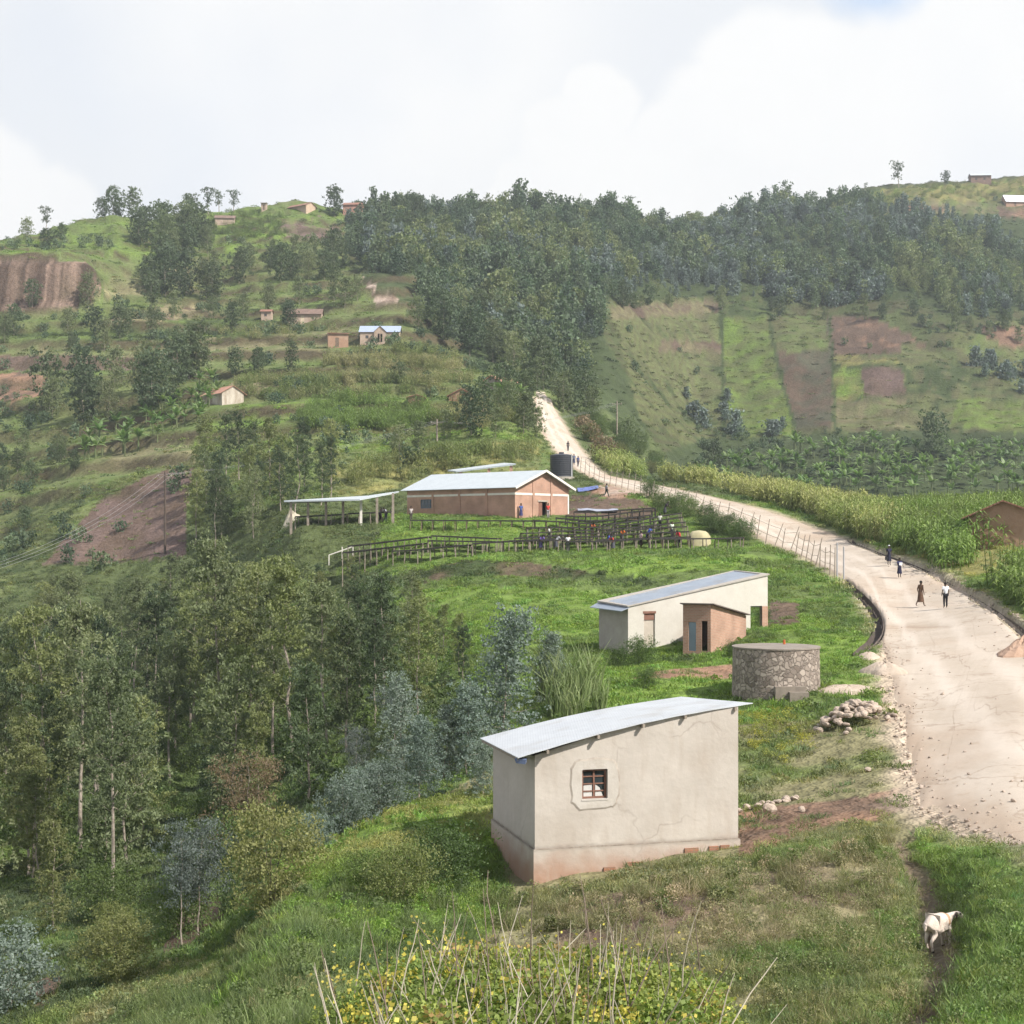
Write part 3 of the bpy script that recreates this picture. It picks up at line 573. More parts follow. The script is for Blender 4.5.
# ------------------------------------------------------------------ plants
M_bark = mat('pale_bark', (.36,.31,.26), .9, (.22,.185,.15), sc=3, bump=.02)
M_bark_d = mat('dark_bark', (.11,.09,.07), .9, (.07,.055,.045), sc=3, bump=.02)
LM = {
 'euc': leafmat('gum_leaf', (.112,.142,.068), (.18,.20,.10)), 'dark': leafmat('dark_leaf', (.062,.092,.048), (.10,.13,.062)),
 'blue': leafmat('blue_gum_leaf', (.155,.20,.175), (.21,.25,.215), var=.3), 'yel': leafmat('yellow_green_leaf', (.14,.165,.055), (.18,.18,.07)),
 'brown': leafmat('dry_brown_leaf', (.17,.12,.075), (.20,.15,.09)), 'green': leafmat('fresh_leaf', (.08,.125,.04), (.11,.15,.045)),
 'eucy': leafmat('olive_gum_leaf', (.155,.185,.068), (.205,.22,.09)), 'farl': leafmat('far_light_leaf', (.14,.175,.075), (.20,.22,.10), var=.35), 'greyblue': leafmat('grey_leaf', (.11,.135,.125), (.16,.18,.17)), 'banana': leafmat('banana_leaf', (.12,.19,.07), (.19,.25,.10), trans=.35, rough=.45),
 'far': leafmat('far_wood_leaf', (.062,.10,.06), (.135,.175,.095), var=.45), 'farblue': leafmat('far_blue_leaf', (.12,.155,.145), (.16,.195,.18)),
 'maize': leafmat('maize_leaf', (.13,.19,.05), (.2,.21,.08), trans=.35), 'tint': leafmat('grass_blade', (0,0,0), (0,0,0), var=.35, instancer=True, trans=.35),
 'straw': leafmat('straw', (.48,.42,.32), (.58,.52,.40), trans=.1), 'yflower': leafmat('yellowing_leaf', (.42,.36,.06), (.5,.42,.10)), 'cane': leafmat('cane_leaf', (.17,.22,.09), (.22,.25,.12)),
}
def tree_meshes(name, H, lo, wid, nl, ls, style, leaf, seed, trunk_r=None, bark=None, lean=0.0, clump=.16, droop=.8, gaps=.25, stems=1):
    rng = np.random.default_rng(seed); rd = random.Random(seed); tb = MB(); cl = []
    tr = trunk_r or H*.0085
    for s_ in range(stems):
        P = []; a0 = rd.uniform(0, 6.28); x = y = 0; sp = (.14*H if stems > 1 else 0)
        for i in range(8):
            t_ = i/7; x += rd.gauss(0, .012*H)+lean*H/7+math.cos(a0)*sp/7; y += rd.gauss(0, .012*H)+math.sin(a0)*sp/7; P.append(Vector((x-(rd.gauss(0, .01) if i == 0 else 0), y, H*.97*t_-.25*(i == 0))))
        tb.tube(P, [tr*(1.25 if i == 0 else 1)*(1-.85*i/7) for i in range(8)], 6)
        def tp(t_):
            f_ = t_*7; i = min(int(f_), 6); return P[i].lerp(P[i+1], f_-i)
        nlimb = {'euc': 26, 'cone': 34, 'round': 22, 'column': 26, 'umb': 16}[style]
        for k_ in range(nlimb):
            q = (k_+rd.random())/nlimb
            if rd.random() < gaps and style in ('euc', 'umb') and q < .8: continue
            h = lo+(1-lo)*q
            w_ = {'euc': (.35+.65*math.sin(math.pi*min(1, q*.80+.22)))*rd.uniform(.45, 1.15), 'cone': (1-q)**.75*.95+.06, 'round': math.sqrt(max(.02, 1-(2*q-1)**2*.95))*rd.uniform(.75, 1.05), 'column': (.6+.4*math.sin(math.pi*q))*rd.uniform(.8, 1.1)*(1 if q < .9 else .5), 'umb': (.4+.6*q)*rd.uniform(.6, 1.1)}[style]
            Lr = wid*w_*.5; an = k_*2.4+rd.uniform(-.5, .5); b = tp(h*.96); up = {'euc': .55, 'cone': .15, 'round': .25, 'column': .7, 'umb': .35}[style]
            e = b+Vector((math.cos(an)*Lr, math.sin(an)*Lr, Lr*up)); mid = b.lerp(e, .5)+Vector((0, 0, -.06*Lr))
            tb.tube([b, mid, e], [tr*.3*(1-h*.6), tr*.2*(1-h*.6), tr*.07], 4, cap=False)
            for f_ in ((.95, .6) if style != 'cone' else (.95, .6, .3)): cl.append((b.lerp(e, f_)+Vector((rd.gauss(0, .05*wid), rd.gauss(0, .05*wid), rd.gauss(0, .02*H))), rd.uniform(.7, 1.25)*(1 if f_ > .9 else .9)))
        cl.append((tp(.985), .8))
    n = len(cl); c = np.array([tuple(v_[0]) for v_ in cl]); cs = np.array([v_[1] for v_ in cl]); wt = cs**2; wt /= wt.sum()
    # 22 percent of the leaf clumps are small outliers so that the outline stays ragged
    i = rng.choice(n, nl, p=wt); sub = rng.integers(0, 5, nl)
    so = rng.normal(size=(n, 5, 3))*np.array([1, 1, .8])*wid*clump*.85
    pos = c[i]+so[i, sub]*cs[i][:, None]+rng.normal(size=(nl, 3))*np.array([1, 1, .85])*wid*clump*.27*cs[i][:, None]
    pos[:, 2] = np.maximum(pos[:, 2], .15)
    V_ = leaves(pos, ls, rng, droop=droop, asp=.42 if style in ('euc', 'umb') else .6)
    lv = np.clip(rng.random(nl)*.6+rng.random((n, 5))[i, sub]*.4, 0, 1)
    return tb.mesh(name+'_trunk', bark or M_bark), quadmesh(name+'_crown', V_, lv, LM[leaf])
def tree_proto(kind, *a, **k_): return (kind,)+tree_meshes(kind, *a, **k_)
TP = {
 'euc': [tree_proto('eucalyptus_tree', 15, .34, 3.9, 8500, .22, 'euc', 'euc', 11+i, gaps=.22+.05*i) for i in range(4)],
 'eucy': [tree_proto('eucalyptus_tree', 13, .25, 3.7, 8500, .22, 'euc', 'eucy', 25+i, gaps=.12) for i in range(3)],
 'eucl': [tree_proto('eucalyptus_tree', 9, .08, 3.0, 7000, .19, 'euc', ['euc', 'dark', 'eucy'][i], 37+i, gaps=.05) for i in range(3)],
 'eucd': [tree_proto('eucalyptus_tree', 14, .22, 3.8, 8500, .22, 'euc', 'dark', 31+i) for i in range(3)],
 'bluet': [tree_proto('blue_gum_tree', 8, .05, 4.4, 9000, .17, 'cone', 'blue', 51+i, droop=.1, clump=.13) for i in range(3)],
 'hill': [tree_proto('hill_tree', 10, .12, 5.0, 2600, .45, 'euc', 'euc', 71+i, gaps=.1, clump=.17) for i in range(3)],
 'hilld': [tree_proto('hill_tree', 10, .08, 5.2, 2600, .45, 'round', 'dark', 81+i, clump=.17) for i in range(4)],
 'cyp': [tree_proto('cypress_tree', 8, .05, 2.4, 1200, .40, 'column', 'dark', 91, clump=.2)],
 'sky': [tree_proto('skyline_tree', 9, .38, 4.4, 900, .50, 'umb', 'dark', 101+i, gaps=.35, trunk_r=.16) for i in range(3)],
 'bush': [tree_proto('shrub', 2.6, .02, 3.2, 7500, .11, 'round', 'green', 111+i, stems=3, bark=M_bark_d) for i in range(2)],
 'bushy': [tree_proto('shrub', 3.0, .02, 3.2, 7500, .11, 'round', 'yel', 121+i, stems=3, bark=M_bark_d) for i in range(2)],
 'small': [tree_proto('young_gum_tree', 5.5, .48, 2.5, 5500, .12, 'umb', 'greyblue', 131+i, gaps=.1, clump=.22) for i in range(2)],
 'bushb': [tree_proto('blue_gum_shrub', 3.0, .03, 2.8, 7500, .12, 'round', 'blue', 141+i, droop=.1, stems=2) for i in range(2)],
 'olive': [tree_proto('olive_shrub', 3.6, .05, 3.6, 9500, .11, 'round', 'yel', 151, stems=3, clump=.11, bark=M_bark_d)],
 'brown': [tree_proto('brown_leaved_tree', 6, .15, 3.4, 8000, .13, 'umb', 'brown', 161, gaps=.0, clump=.2)],
}
PR = {}
def plant(kind, x, y, h=None, s=None, label=None, cat='tree', group=None, i=None, rz=None, z=None):
    i = random.randrange(len(TP[kind])) if i is None else i; nm, tm, cm = TP[kind][i]
    H0 = max(v_.co.z for v_ in tm.vertices) if (kind, i) not in PR else PR[(kind, i)]
    PR[(kind, i)] = H0; s = s or (h/H0 if h else 1)
    t_ = thing(nm, (x, y, (gz(x, y) if z is None else z)-.05), label, cat, group, random.random()*6.28 if rz is None else rz); t_.scale = (s*random.uniform(.92, 1.1), s*random.uniform(.92, 1.1), s)
    for n_, m_ in (('trunk', tm), ('crown', cm)):
        o = bpy.data.objects.new(n_, m_); COL.objects.link(o); o.parent = t_
    return t_
GAPI = GAP
def gap_at(x, y):
    px = x/y*F+512; li = np.clip(((np.log(y)-L0)/(L1-L0)*(NL-1)).astype(int), 0, NL-1); ui = np.clip(np.searchsorted(PXG, px), 0, NU-1); return GAPI[ui, li]
def region(P, d0, d1, dens, gap=8, road=.4, rng=RNG, soil=None, cap=400000):
    xs = [p[0] for p in P]; ua, ub = (min(xs)-512)/F, (max(xs)-512)/F
    n = int(min(cap, dens*(ub-ua)*(d1*d1-d0*d0)/2)); u = rng.uniform(ua, ub, n); D = np.sqrt(rng.uniform(d0*d0, d1*d1, n)); x, y = u*D, D
    z = gzv(x, y); py = HZ-F*z/y; m_ = inpoly(u*F+512, py, P) & (gap_at(x, y) < gap) & ~((y > 340) & (y < 520) & (inpoly(u*F+512, py, SCAR) | inpoly(u*F+512, py-13, SCAR))); x, y, z = x[m_], y[m_], z[m_]
    if road is not None and len(x):
        k_ = np.ones(len(x), bool); q = (y < 340) & (x/y*F+512 > 480)
        k_[q] = road_near(x[q], y[q])[0] > road; x, y, z = x[k_], y[k_], z[k_]
    return x, y, z
def spaced(x, y, dmin, nmax=9999):
    out = []; 
    for i in range(len(x)):
        if all((x[i]-a)**2+(y[i]-b)**2 > dmin*dmin for a, b in out): out.append((x[i], y[i]))
        if len(out) >= nmax: break
    return out

# --- single trees that stand out: (kind, foot px, foot py, height in px, label)
NOTE = [
 ('euc',75,850,250,3,'tall bare stemmed gum tree with a pale trunk, standing apart in the left valley'),
 ('euc',118,892,235,0,'open crowned gum tree with a forked pale trunk behind the olive shrub'),
 ('euc',222,775,235,1,'gum tree with two long pale stems in the middle of the valley wood'),
 ('small',182,945,112,0,'slim grey leaved young gum on the red soil patch, left of its pair'),
 ('small',197,935,105,1,'slim grey leaved young gum on the red soil patch, right of its pair'),
 ('brown',245,860,100,0,'rusty topped small tree at the lower edge of the valley wood'),
 ('olive',272,905,92,0,'broad yellow green tree leaning over the grassy slope'),
 ('olive',118,985,66,0,'rounded olive green shrub in the lower left hollow'),
 ('bluet',500,758,150,0,'tallest silvery blue gum, a cone above the plastered house roof'),
 ('bluet',466,775,95,1,'full silvery blue gum just left of the tallest one'),
 ('bluet',420,800,85,2,'silvery blue gum at the foot of the blue gum row, beside the weeds'),
 ('bluet',442,782,78,1,'round shouldered blue gum in the middle of the blue gum row'),
 ('bluet',484,796,56,2,'short blue gum touching the left corner of the plastered house roof'),
 ('bluet',402,770,96,0,'tall slim blue gum at the shaded side of the row'),
 ('bushb',362,812,40,0,'small blue gum shrub in the gap between two larger ones'),
 ('bluet',557,700,70,1,'pale blue gum next to the tall yellow reeds'),
 ('bushb',378,815,48,0,'small round blue gum shrub low on the slope'),
 ('bushb',345,832,50,1,'rounded blue gum shrub between two smaller blue shrubs'),
 ('bushb',318,850,34,0,'smallest blue gum shrub at the left end of the blue row'),
 ('bushb',10,1015,75,1,'pale blue shrub in the bottom left corner'),
 ('small',395,752,62,1,'grey leaved young gum in shade just left of the blue gum row'),
 ('small',352,790,60,1,'dusky grey young gum over the blue shrubs'),
 ('bush',640,665,24,1,'low green shrub against the white building wall'),
 ('bush',618,668,18,0,'small shrub at the corner of the white building'),
 ('bush',444,884,52,0,'feathery dark green shrub against the left side of the plastered house'),
 ('bushy',402,902,56,1,'loose yellow green shrub a little left of the plastered house'),
 ('bush',366,888,34,1,'small feathery shrub farthest left of the plastered house on the slope'),
 ('cyp',291,373,32,0,'narrow dark cypress on the left hillside terrace'),
 ('hilld',235,376,28,0,'small round dark tree left of the narrow cypress'),
 ('hilld',258,374,26,1,'dark bushy tree between the cypress and the rounder tree'),
 ('hilld',400,384,22,2,'small round dark tree among the reeds above the red roofed houses'),
 ('cyp',366,374,16,0,'small dark sapling left of the round tree on the terrace'),
 ('hill',194,380,56,1,'tall loose tree above the banana grove on the left hill'),
 ('hilld',32,308,27,3,'round dark tree in front of the eroded cliff'),
 ('hilld',335,216,30,1,'large dark round tree between the hilltop buildings'),
 ('hilld',932,462,48,2,'large dark tree rising from the banana grove in the valley'),
 ('hilld',714,474,34,0,'dark bushy tree beyond the maize at the road bend'),
 ('sky',899,188,26,1,'tallest loose tree on the right skyline'),
 ('hilld',946,185,13,3,'round dark tree on the right skyline near the metal roofed hut'),
 ('sky',233,212,22,0,'round topped tree on the skyline above the lone mud house'),
 ('sky',208,214,26,2,'wispy tall tree second from the lone mud house on the skyline'),
 ('sky',219,212,22,1,'thin wispy tree right above the lone mud house'),
 ('sky',193,214,27,0,'thin pale tree on the skyline left of the wispy pair'),
 ('sky',839,193,9,1,'small thin tree, leftmost of the pair on the right skyline'),
 ('sky',866,190,8,2,'tiny tree beside the tall loose tree on the right skyline'),
 ('sky',46,228,24,2,'spreading dark crowned tree on the left skyline'),
 ('hill',27,237,24,0,'leafy tree on the far left skyline'),
 ('hilld',46,246,20,3,'low rounded tree below the left skyline'),
 ('hilld',62,238,16,1,'bushy tree at the right end of the left skyline group'),
 ('hilld',662,216,16,0,'dark flat topped tree on the central skyline'),
 ('sky',632,217,10,1,'tiny lone tree on the central skyline'),
]
LOW = {'bushb', 'bush', 'bushy', 'olive'}
for kind, px, py, hp, i, lab in NOTE:
    dm = {True: 30, False: 4}[py > 500]
    p = hit(px, py, dm) if py > 260 else None
    if p is None:
        ui = int(np.argmin(abs(PXG-px))); q = np.where(VIS[ui] & (DG[ui] > 200) & (DG[ui] < 900) & (PYG[ui] > py-1))[0]; D = DG[ui][q[-1]]; p = at(px, D)
    plant(kind, p.x, p.y, h=hp*p.y/F, label=lab, cat='shrub' if kind in LOW else 'tree', i=i)
def wood(kinds, P, d0, d1, dens, sp, hr, label, group, nmax, cat='tree', gap=30, rng=None):
    x, y, z = region(P, d0, d1, dens, gap=gap, road=1.5)
    for a, b in spaced(x, y, sp, nmax):
        h_ = random.uniform(*hr); pp = a/b*F+512
        if group and 'blue gums' in group: h_ = min(h_, max(3.5, (HZ-F*gz(a, b)/b-np.interp(pp, [300,400,450,480], [578,592,622,660])-random.uniform(-5, 40))/F*b))
        if group and 'valley wood' in group:             # the canopy line of the valley wood
            top = np.interp(pp, [0,100,200,260,330,400,440], [590,575,552,548,560,592,625])+random.uniform(-12, 45); h_ = min(h_, max(4.5, (HZ-F*gz(a, b)/b-top)/F*b))
        plant(random.choice(kinds), a, b, h=h_, label=label, cat=cat, group=group)
# left valley wood
wood(['euc','euc','eucy','eucd','eucy'], [(-60,640),(0,610),(130,600),(300,600),(420,610),(440,680),(400,740),(300,745),(180,740),(100,720),(-60,720)], 120,172, .1, 3.7, (11,16), 'grey green gum tree in the crowded back rows of the valley wood', 'gum trees at the back of the valley wood', 84)
wood(['euc','eucy','euc','eucd'], [(-60,700),(100,700),(190,745),(300,750),(400,735),(440,700),(450,750),(380,790),(300,800),(150,800),(60,860),(-60,880)], 72,126, .07, 4.2, (9,15), 'grey green gum tree in the thinner front rows of the valley wood', 'gum trees at the front of the valley wood', 40)
wood(['eucl'], [(-60,640),(0,612),(130,602),(300,602),(420,620),(440,700),(380,780),(300,830),(230,860),(120,880),(-60,900)], 66,170, .1, 4.6, (5,9.5), 'low branched leafy gum filling in under the tall trees of the valley wood', 'low branched gums of the valley wood', 56)
wood(['eucl','eucy'], [(-60,880),(45,870),(60,900),(50,960),(-60,990)], 45,85, .05, 3.2, (4.5,8), 'low gum tree crowded at the left picture edge below the wood', 'low gum trees at the left edge', 7)
wood(['bush','olive','bush','bushy'], [(60,930),(230,860),(300,870),(260,930),(160,990),(60,1010)], 45,75, .05, 2.6, (1.2,2.2), 'loose green shrub in the hollow under the gum trees', 'shrubs in the hollow', 12, cat='shrub')
wood(['bush','bushy'], [(310,870),(430,840),(500,850),(490,900),(330,930)], 34,50, .06, 2.4, (.8,1.4), 'feathery green shrub on the slope left of the plastered house', 'shrubs left of the plastered house', 9, cat='shrub')
wood(['bush','bush'], [(760,600),(840,600),(850,650),(780,660),(650,720),(600,700),(640,680)], 64,110, .02, 3, (.5,.9), 'low green shrub on the grassy bank above the stone tank', 'shrubs on the bank', 9, cat='shrub')
wood(['eucl','eucy','eucd'], [(200,470),(245,470),(260,560),(205,590),(190,540)], 160,225, .08, 4.2, (8,11), 'gum tree in the clump right of the bare brown plot', 'gum trees beside the bare plot', 14)
wood(['eucd','eucl','eucd'], [(252,490),(330,480),(340,505),(262,528)], 165,225, .1, 3.6, (7,10.5), 'dark gum tree in the tall clump left of the open shed', 'gum trees left of the open shed', 17)
wood(['hill','hilld'], [(345,470),(405,462),(440,440),(540,440),(545,400),(520,395),(440,440),(400,450),(340,460)], 200,300, .04, 4.0, (4,8), 'bushy tree on the slope behind the brick washing station', 'trees behind the washing station', 18)
wood(['hilld','hill'], [(50,440),(190,405),(190,370),(130,375),(40,415)], 270,345, .03, 5.0, (7,12), 'dark tree in the hedge above the banana grove', 'hedge trees above the banana grove', 20)
wood(['hilld','hilld','hill'], [(82,318),(215,305),(215,280),(150,285),(80,300)], 370,430, .03, 5.0, (8,14), 'dark tree in the clump right of the eroded cliff', 'trees right of the cliff', 20)
wood(['hilld','hill'], [(130,270),(215,262),(215,238),(180,236),(125,248)], 420,500, .02, 5.5, (8,15), 'tree in the band above the cliff clump', 'trees above the cliff clump', 16)
wood(['hilld','hill'], [(215,285),(350,280),(350,262),(230,262),(215,270)], 400,500, .02, 5.5, (7,11), 'tree in the dark row across the upper left hill', 'tree row across the upper left hill', 20)
wood(['hill'], [(250,312),(300,300),(370,298),(395,330),(330,325),(262,322)], 350,430, .012, 5.5, (5,8), 'leafy tree around the tin roofed hillside houses', 'trees around the hillside houses', 14)
wood(['hill','hill','hilld'], [(395,330),(430,335),(470,360),(530,390),(540,440),(600,470),(640,470),(600,400),(520,340),(420,305)], 290,460, .012, 6.0, (7,12), 'gum tree at the near edge of the great hillside wood', 'gum trees at the edge of the hillside wood', 40)
wood(['sky','hilld'], [(90,222),(190,214),(190,206),(90,214)], 470,600, .02, 5.0, (6,10), 'dark tree in the row on the left skyline', 'trees along the left skyline', 9)
wood(['bush','bush','bushy'], [(560,440),(600,425),(690,460),(700,482),(620,472),(590,455)], 215,330, .05, 3.6, (2,3.6), 'green shrub beside the far stretch of road', 'shrubs beside the far road', 16, cat='shrub')

# --- undergrowth of the valley wood
ug = [proto('undergrowth', tree_meshes('ug', 1.6, .02, 2.4, 500, .2, 'round', 'green', 240+i, stems=3)[1]) for i in range(3)]
x, y, z = region([(-60,640),(0,612),(130,600),(300,600),(420,610),(480,700),(480,770),(420,800),(300,850),(230,900),(60,960),(-60,960)], 50, 175, .09, gap=40, road=2)
kp = fbm(x/9, y/9, 2) > -.15; x, y, z = x[kp], y[kp], z[kp]
scatter('undergrowth', np.c_[x, y, z], ug, RNG.uniform(.3, 1.0, len(x)), tilt=.1, label='green undergrowth on the floor of the valley wood', cat='undergrowth')
wood(['euc','eucy','euc','eucd'], [(300,700),(300,640),(400,612),(450,625),(470,690),(440,740),(360,760)], 74, 135, .1, 3.4, (6,11), 'feathery gum tree between the valley wood and the blue gums', 'gum trees beside the blue gums', 26)
# --- far wood: one mass
def fartree(n_, H, wid, style, leaf, seed, nl=420, ls=1.0):
    tm, cm = tree_meshes(n_, H, .05, wid, nl, ls, style, leaf, seed, clump=.2, trunk_r=.12)
    return proto(n_, cm)
far_k = [fartree('far_tree', 10, 5.4, 'round', 'far', 201), fartree('far_tree', 12, 5.0, 'euc', 'far', 202), fartree('far_tree', 11, 4.6, 'column', 'far', 203), fartree('far_tree', 9, 6, 'round', 'far', 204), fartree('far_tree', 13, 4.2, 'cone', 'far', 205), fartree('far_tree', 11, 5.4, 'euc', 'farl', 206), fartree('far_tree', 9, 5, 'round', 'farl', 207), fartree('far_tree', 10, 4, 'cone', 'farblue', 208)]
FW = [(345,222),(420,208),(620,217),(740,212),(850,206),(950,216),(1040,238),(1040,318),(960,318),(905,298),(820,312),(720,296),(612,298),(600,330),(640,400),(650,455),(600,445),(560,430),(540,400),(520,370),(430,330),(400,300),(345,262)]
x, y, z = region(FW, 330, 780, .10, gap=14, road=2)
g_ = fbm(x/38, y/38, 3); pyy = HZ-F*z/y; pxx = x/y*F+512; low = np.interp(pxx, [345,430,560,600,612,720,820,905,960,1040], [262,330,430,340,298,296,312,298,318,318])-pyy
kp = (RNG.random(len(x)) < smooth(-.50, -.05, g_)*np.clip(.25+low/22, 0, 1)); print('kept', kp.mean()); x, y, z = x[kp], y[kp], z[kp]
pt_ = fbm(x/30+40, y/30, 3)+RNG.normal(0, .12, len(x)); lt = fbm(x/22, y/22+60, 3)+RNG.normal(0, .12, len(x)); ix = RNG.integers(0, 5, len(x)); ix = np.where(lt > .16, RNG.integers(5, 7, len(x)), ix); ix = np.where((pt_ > .20), 7, ix)
scatter('far_wood', np.c_[x, y, z-.3], far_k, np.clip(RNG.lognormal(-.68, .32, len(x)), .25, 1.15)*(1+.5*np.clip(fbm(x/25, y/25, 2), -.6, .8)), tilt=.04, label='dark green wood covering the far hillside', cat='wood', idx=ix)
print('far wood', len(x))
fb = [fartree('blue_far_tree', 7, 4.2, 'cone', 'farblue', 211), fartree('blue_far_tree', 6, 4.4, 'round', 'farblue', 212)]
xs, ys, zs = [], [], []
for P, d0, d1, dn in [([(655,225),(740,225),(800,240),(780,262),(690,262)], 560, 760, .03), ([(760,300),(770,270),(850,270),(900,300),(830,308)], 480, 640, .07), ([(960,350),(1030,375),(1030,400),(965,365)], 420, 560, .03), ([(590,260),(610,250),(612,290),(590,290)], 450, 640, .02), ([(680,395),(730,390),(800,420),(790,440),(700,440)], 390, 480, .012)]:
    x, y, z = region(P, d0, d1, dn, gap=14); xs.append(x); ys.append(y); zs.append(z)
x, y, z = map(np.concatenate, (xs, ys, zs))
scatter('blue_gum_thicket', np.c_[x, y, z-.3], fb, RNG.uniform(.5, 1.0, len(x)), tilt=.04, label='pale blue gum thickets among the far dark wood', cat='thicket')
# field edge bushes and hedges on the far slope
sb = [fartree('hedge_bush', 2.4, 3.0, 'round', 'far', 221, 220, .5), fartree('hedge_bush', 3.0, 2.6, 'round', 'far', 222, 220, .5)]
xs, ys, zs = [], [], []
for P, d0, d1, dn in [([(620,300),(725,300),(725,440),(640,430)], 380, 580, .0035), ([(725,300),(1040,320),(1040,440),(640,440)], 380, 640, .0003), ([(0,330),(500,330),(540,440),(300,500),(0,520)], 200, 400, .006), ([(0,240),(340,210),(345,330),(0,330)], 360, 560, .004), ([(860,195),(1030,186),(1030,222),(940,222)], 600, 800, .004), ([(0,585),(130,575),(190,540),(60,520),(0,530)], 180, 240, .03), ([(-20,318),(100,320),(215,308),(215,314),(100,328),(-20,330)], 360, 430, .05), ([(-20,395),(60,385),(60,420),(-20,450)], 250, 340, .05), ([(-20,345),(150,338),(330,330),(330,334),(150,343),(-20,350)], 330, 400, .03), ([(220,400),(470,392),(470,397),(220,406)], 250, 330, .04), ([(230,362),(470,352),(470,356),(230,367)], 300, 360, .03), ([(0,246),(200,240),(340,235),(340,240),(200,247),(0,252)], 420, 540, .02), ([(350,335),(440,350),(540,385),(540,395),(440,362),(350,342)], 300, 400, .05), ([(905,300),(960,320),(1030,320),(1030,340),(930,350)], 440, 620, .02), ([(690,440),(1030,440),(1030,470),(690,480)], 330, 420, .02), ([(700,438),(830,432),(900,445),(700,450)],370,440,.03)]:
    x, y, z = region(P, d0, d1, dn, gap=6); xs.append(x); ys.append(y); zs.append(z)
x, y, z = map(np.concatenate, (xs, ys, zs))
scatter('hillside_shrubbery', np.c_[x, y, z-.1], sb, RNG.uniform(.3, 1.0, len(x)), tilt=.05, label='scattered low shrubs between the hillside plots', cat='shrubbery')

wood(['hill','hilld','hill'], [(610,304),(720,302),(830,318),(905,306),(960,326),(1030,326),(1030,345),(960,345),(905,322),(830,324),(720,312),(612,316)], 430, 640, .02, 5, (4,8), 'tree at the thinning lower edge of the far wood', 'trees along the lower edge of the far wood', 22)
wood(['hill','hilld'], [(-20,360),(190,345),(330,330),(330,322),(190,318),(-20,330)], 310, 420, .02, 7, (4,8), 'tree scattered over the upper left terraces', 'trees on the upper left terraces', 16)
wood(['hill','hilld'], [(-20,560),(-20,470),(70,440),(150,440),(60,500),(30,560)], 180, 300, .02, 5, (3,6), 'bushy tree at the left edge beside the bare brown plot', 'trees at the left edge', 14)
wood(['hilld','hilld','hill'], [(348,226),(420,214),(432,268),(364,264)], 430, 640, .05, 4.2, (7,11), 'dark tree at the upper left corner of the great wood, above the pale landslip', 'trees above the landslip', 34)
wood(['hill','hill'], [(425,300),(440,345),(415,335),(405,332)], 340, 470, .05, 4.2, (5,8), 'gum tree just right of the pale landslip', 'trees right of the landslip', 8)
# --- banana plants
def banana(seed):
    rng = random.Random(seed); s_ = MB(); l_ = []; s_.tube([(0,0,-.2),(.03,.02,1.2),(.0,.05,2.2)], [.16,.13,.07], 7)
    for k_ in range(9):
        a_ = k_*2.4+rng.uniform(-.3, .3); up = rng.uniform(.5, 1.35); Lh = rng.uniform(1.7, 2.4); p = Vector((0,.05,2.1)); d = Vector((math.cos(a_)*math.cos(up), math.sin(a_)*math.cos(up), math.sin(up))); w = .34
        pts = []
        for j in range(6):
            pts.append(p.copy()); p = p+d*Lh/5; d.z -= .30; d.normalize()
        sd = Vector((-math.sin(a_), math.cos(a_), 0)); ws = [.05,.8,1,.95,.7,.05]
        for j in range(5):
            for sg in (1, -1):
                o1 = sd*sg*w*ws[j]+Vector((0,0,-.12*ws[j])); o2 = sd*sg*w*ws[j+1]+Vector((0,0,-.12*ws[j+1])); l_.append([pts[j], pts[j]+o1, pts[j+1]+o2, pts[j+1]])
    return s_.mesh('banana_stem', M_bark_d if False else LM['cane']), quadmesh('banana_leaves', np.array([[tuple(v_) for v_ in q] for q in l_]), np.random.default_rng(seed).random(len(l_)), LM['banana'])
BN = [banana(i) for i in range(4)]
def bananas(P, d0, d1, dens, sp, n, label, group):
    x, y, z = region(P, d0, d1, dens, gap=6)
    for a_, b_ in spaced(x, y, sp, n):
        s_, l_ = random.choice(BN); t_ = thing('banana_plant', (a_, b_, gz(a_, b_)), label, 'banana plant', group, random.random()*6.28); t_.scale = (random.uniform(.8, 1.25)*(1.25 if d0 > 320 else 1),)*3
        for n_, m_ in (('stem', s_), ('leaves', l_)):
            o = bpy.data.objects.new(n_, m_); COL.objects.link(o); o.parent = t_
bananas([(70,470),(90,440),(150,410),(205,385),(222,400),(215,420),(150,450),(100,470)], 230,320, .1, 2.2, 75, 'banana plant in the grove on the left hillside', 'banana plants of the left grove')
bananas([(690,480),(750,455),(850,445),(1030,455),(1030,500),(900,500),(720,495)], 330,420, .08, 2.6, 170, 'banana plant in the valley grove beyond the maize', 'banana plants of the valley grove')
bananas([(490,400),(530,395),(535,420),(500,415)], 240,300, .06, 2.2, 10, 'banana plant beside the house with the long red roof', 'banana plants by the red roofs')

HOLES = []
# --- grass and weeds
def blades(n, r, h, w, seed, bend=.35, mt='tint', lean=.3):
    g = np.random.default_rng(seed); a_ = g.random(n)*6.283; q = r*np.sqrt(g.random(n)); b = np.c_[q*np.cos(a_), q*np.sin(a_), np.full(n, -.03)]
    hh = h*(.5+.7*g.random(n)); d = np.c_[g.normal(0, lean, n), g.normal(0, lean, n), np.ones(n)]; d = unit(d); s_ = unit(np.cross(d, g.normal(size=(n, 3))))*w*.5
    m_ = b+d*hh[:, None]*.55; t_ = m_+unit(d+np.c_[g.normal(0, bend, n), g.normal(0, bend, n), -.15*np.ones(n)])*hh[:, None]*.5
    lo = np.stack([b-s_, b+s_, m_+s_*.8, m_-s_*.8], 1); hi = np.stack([m_-s_*.8, m_+s_*.8, t_+s_*.1, t_-s_*.1], 1)
    lv = g.random(n); return quadmesh('blades', np.concatenate([lo, hi]), np.r_[lv, lv], LM[mt])
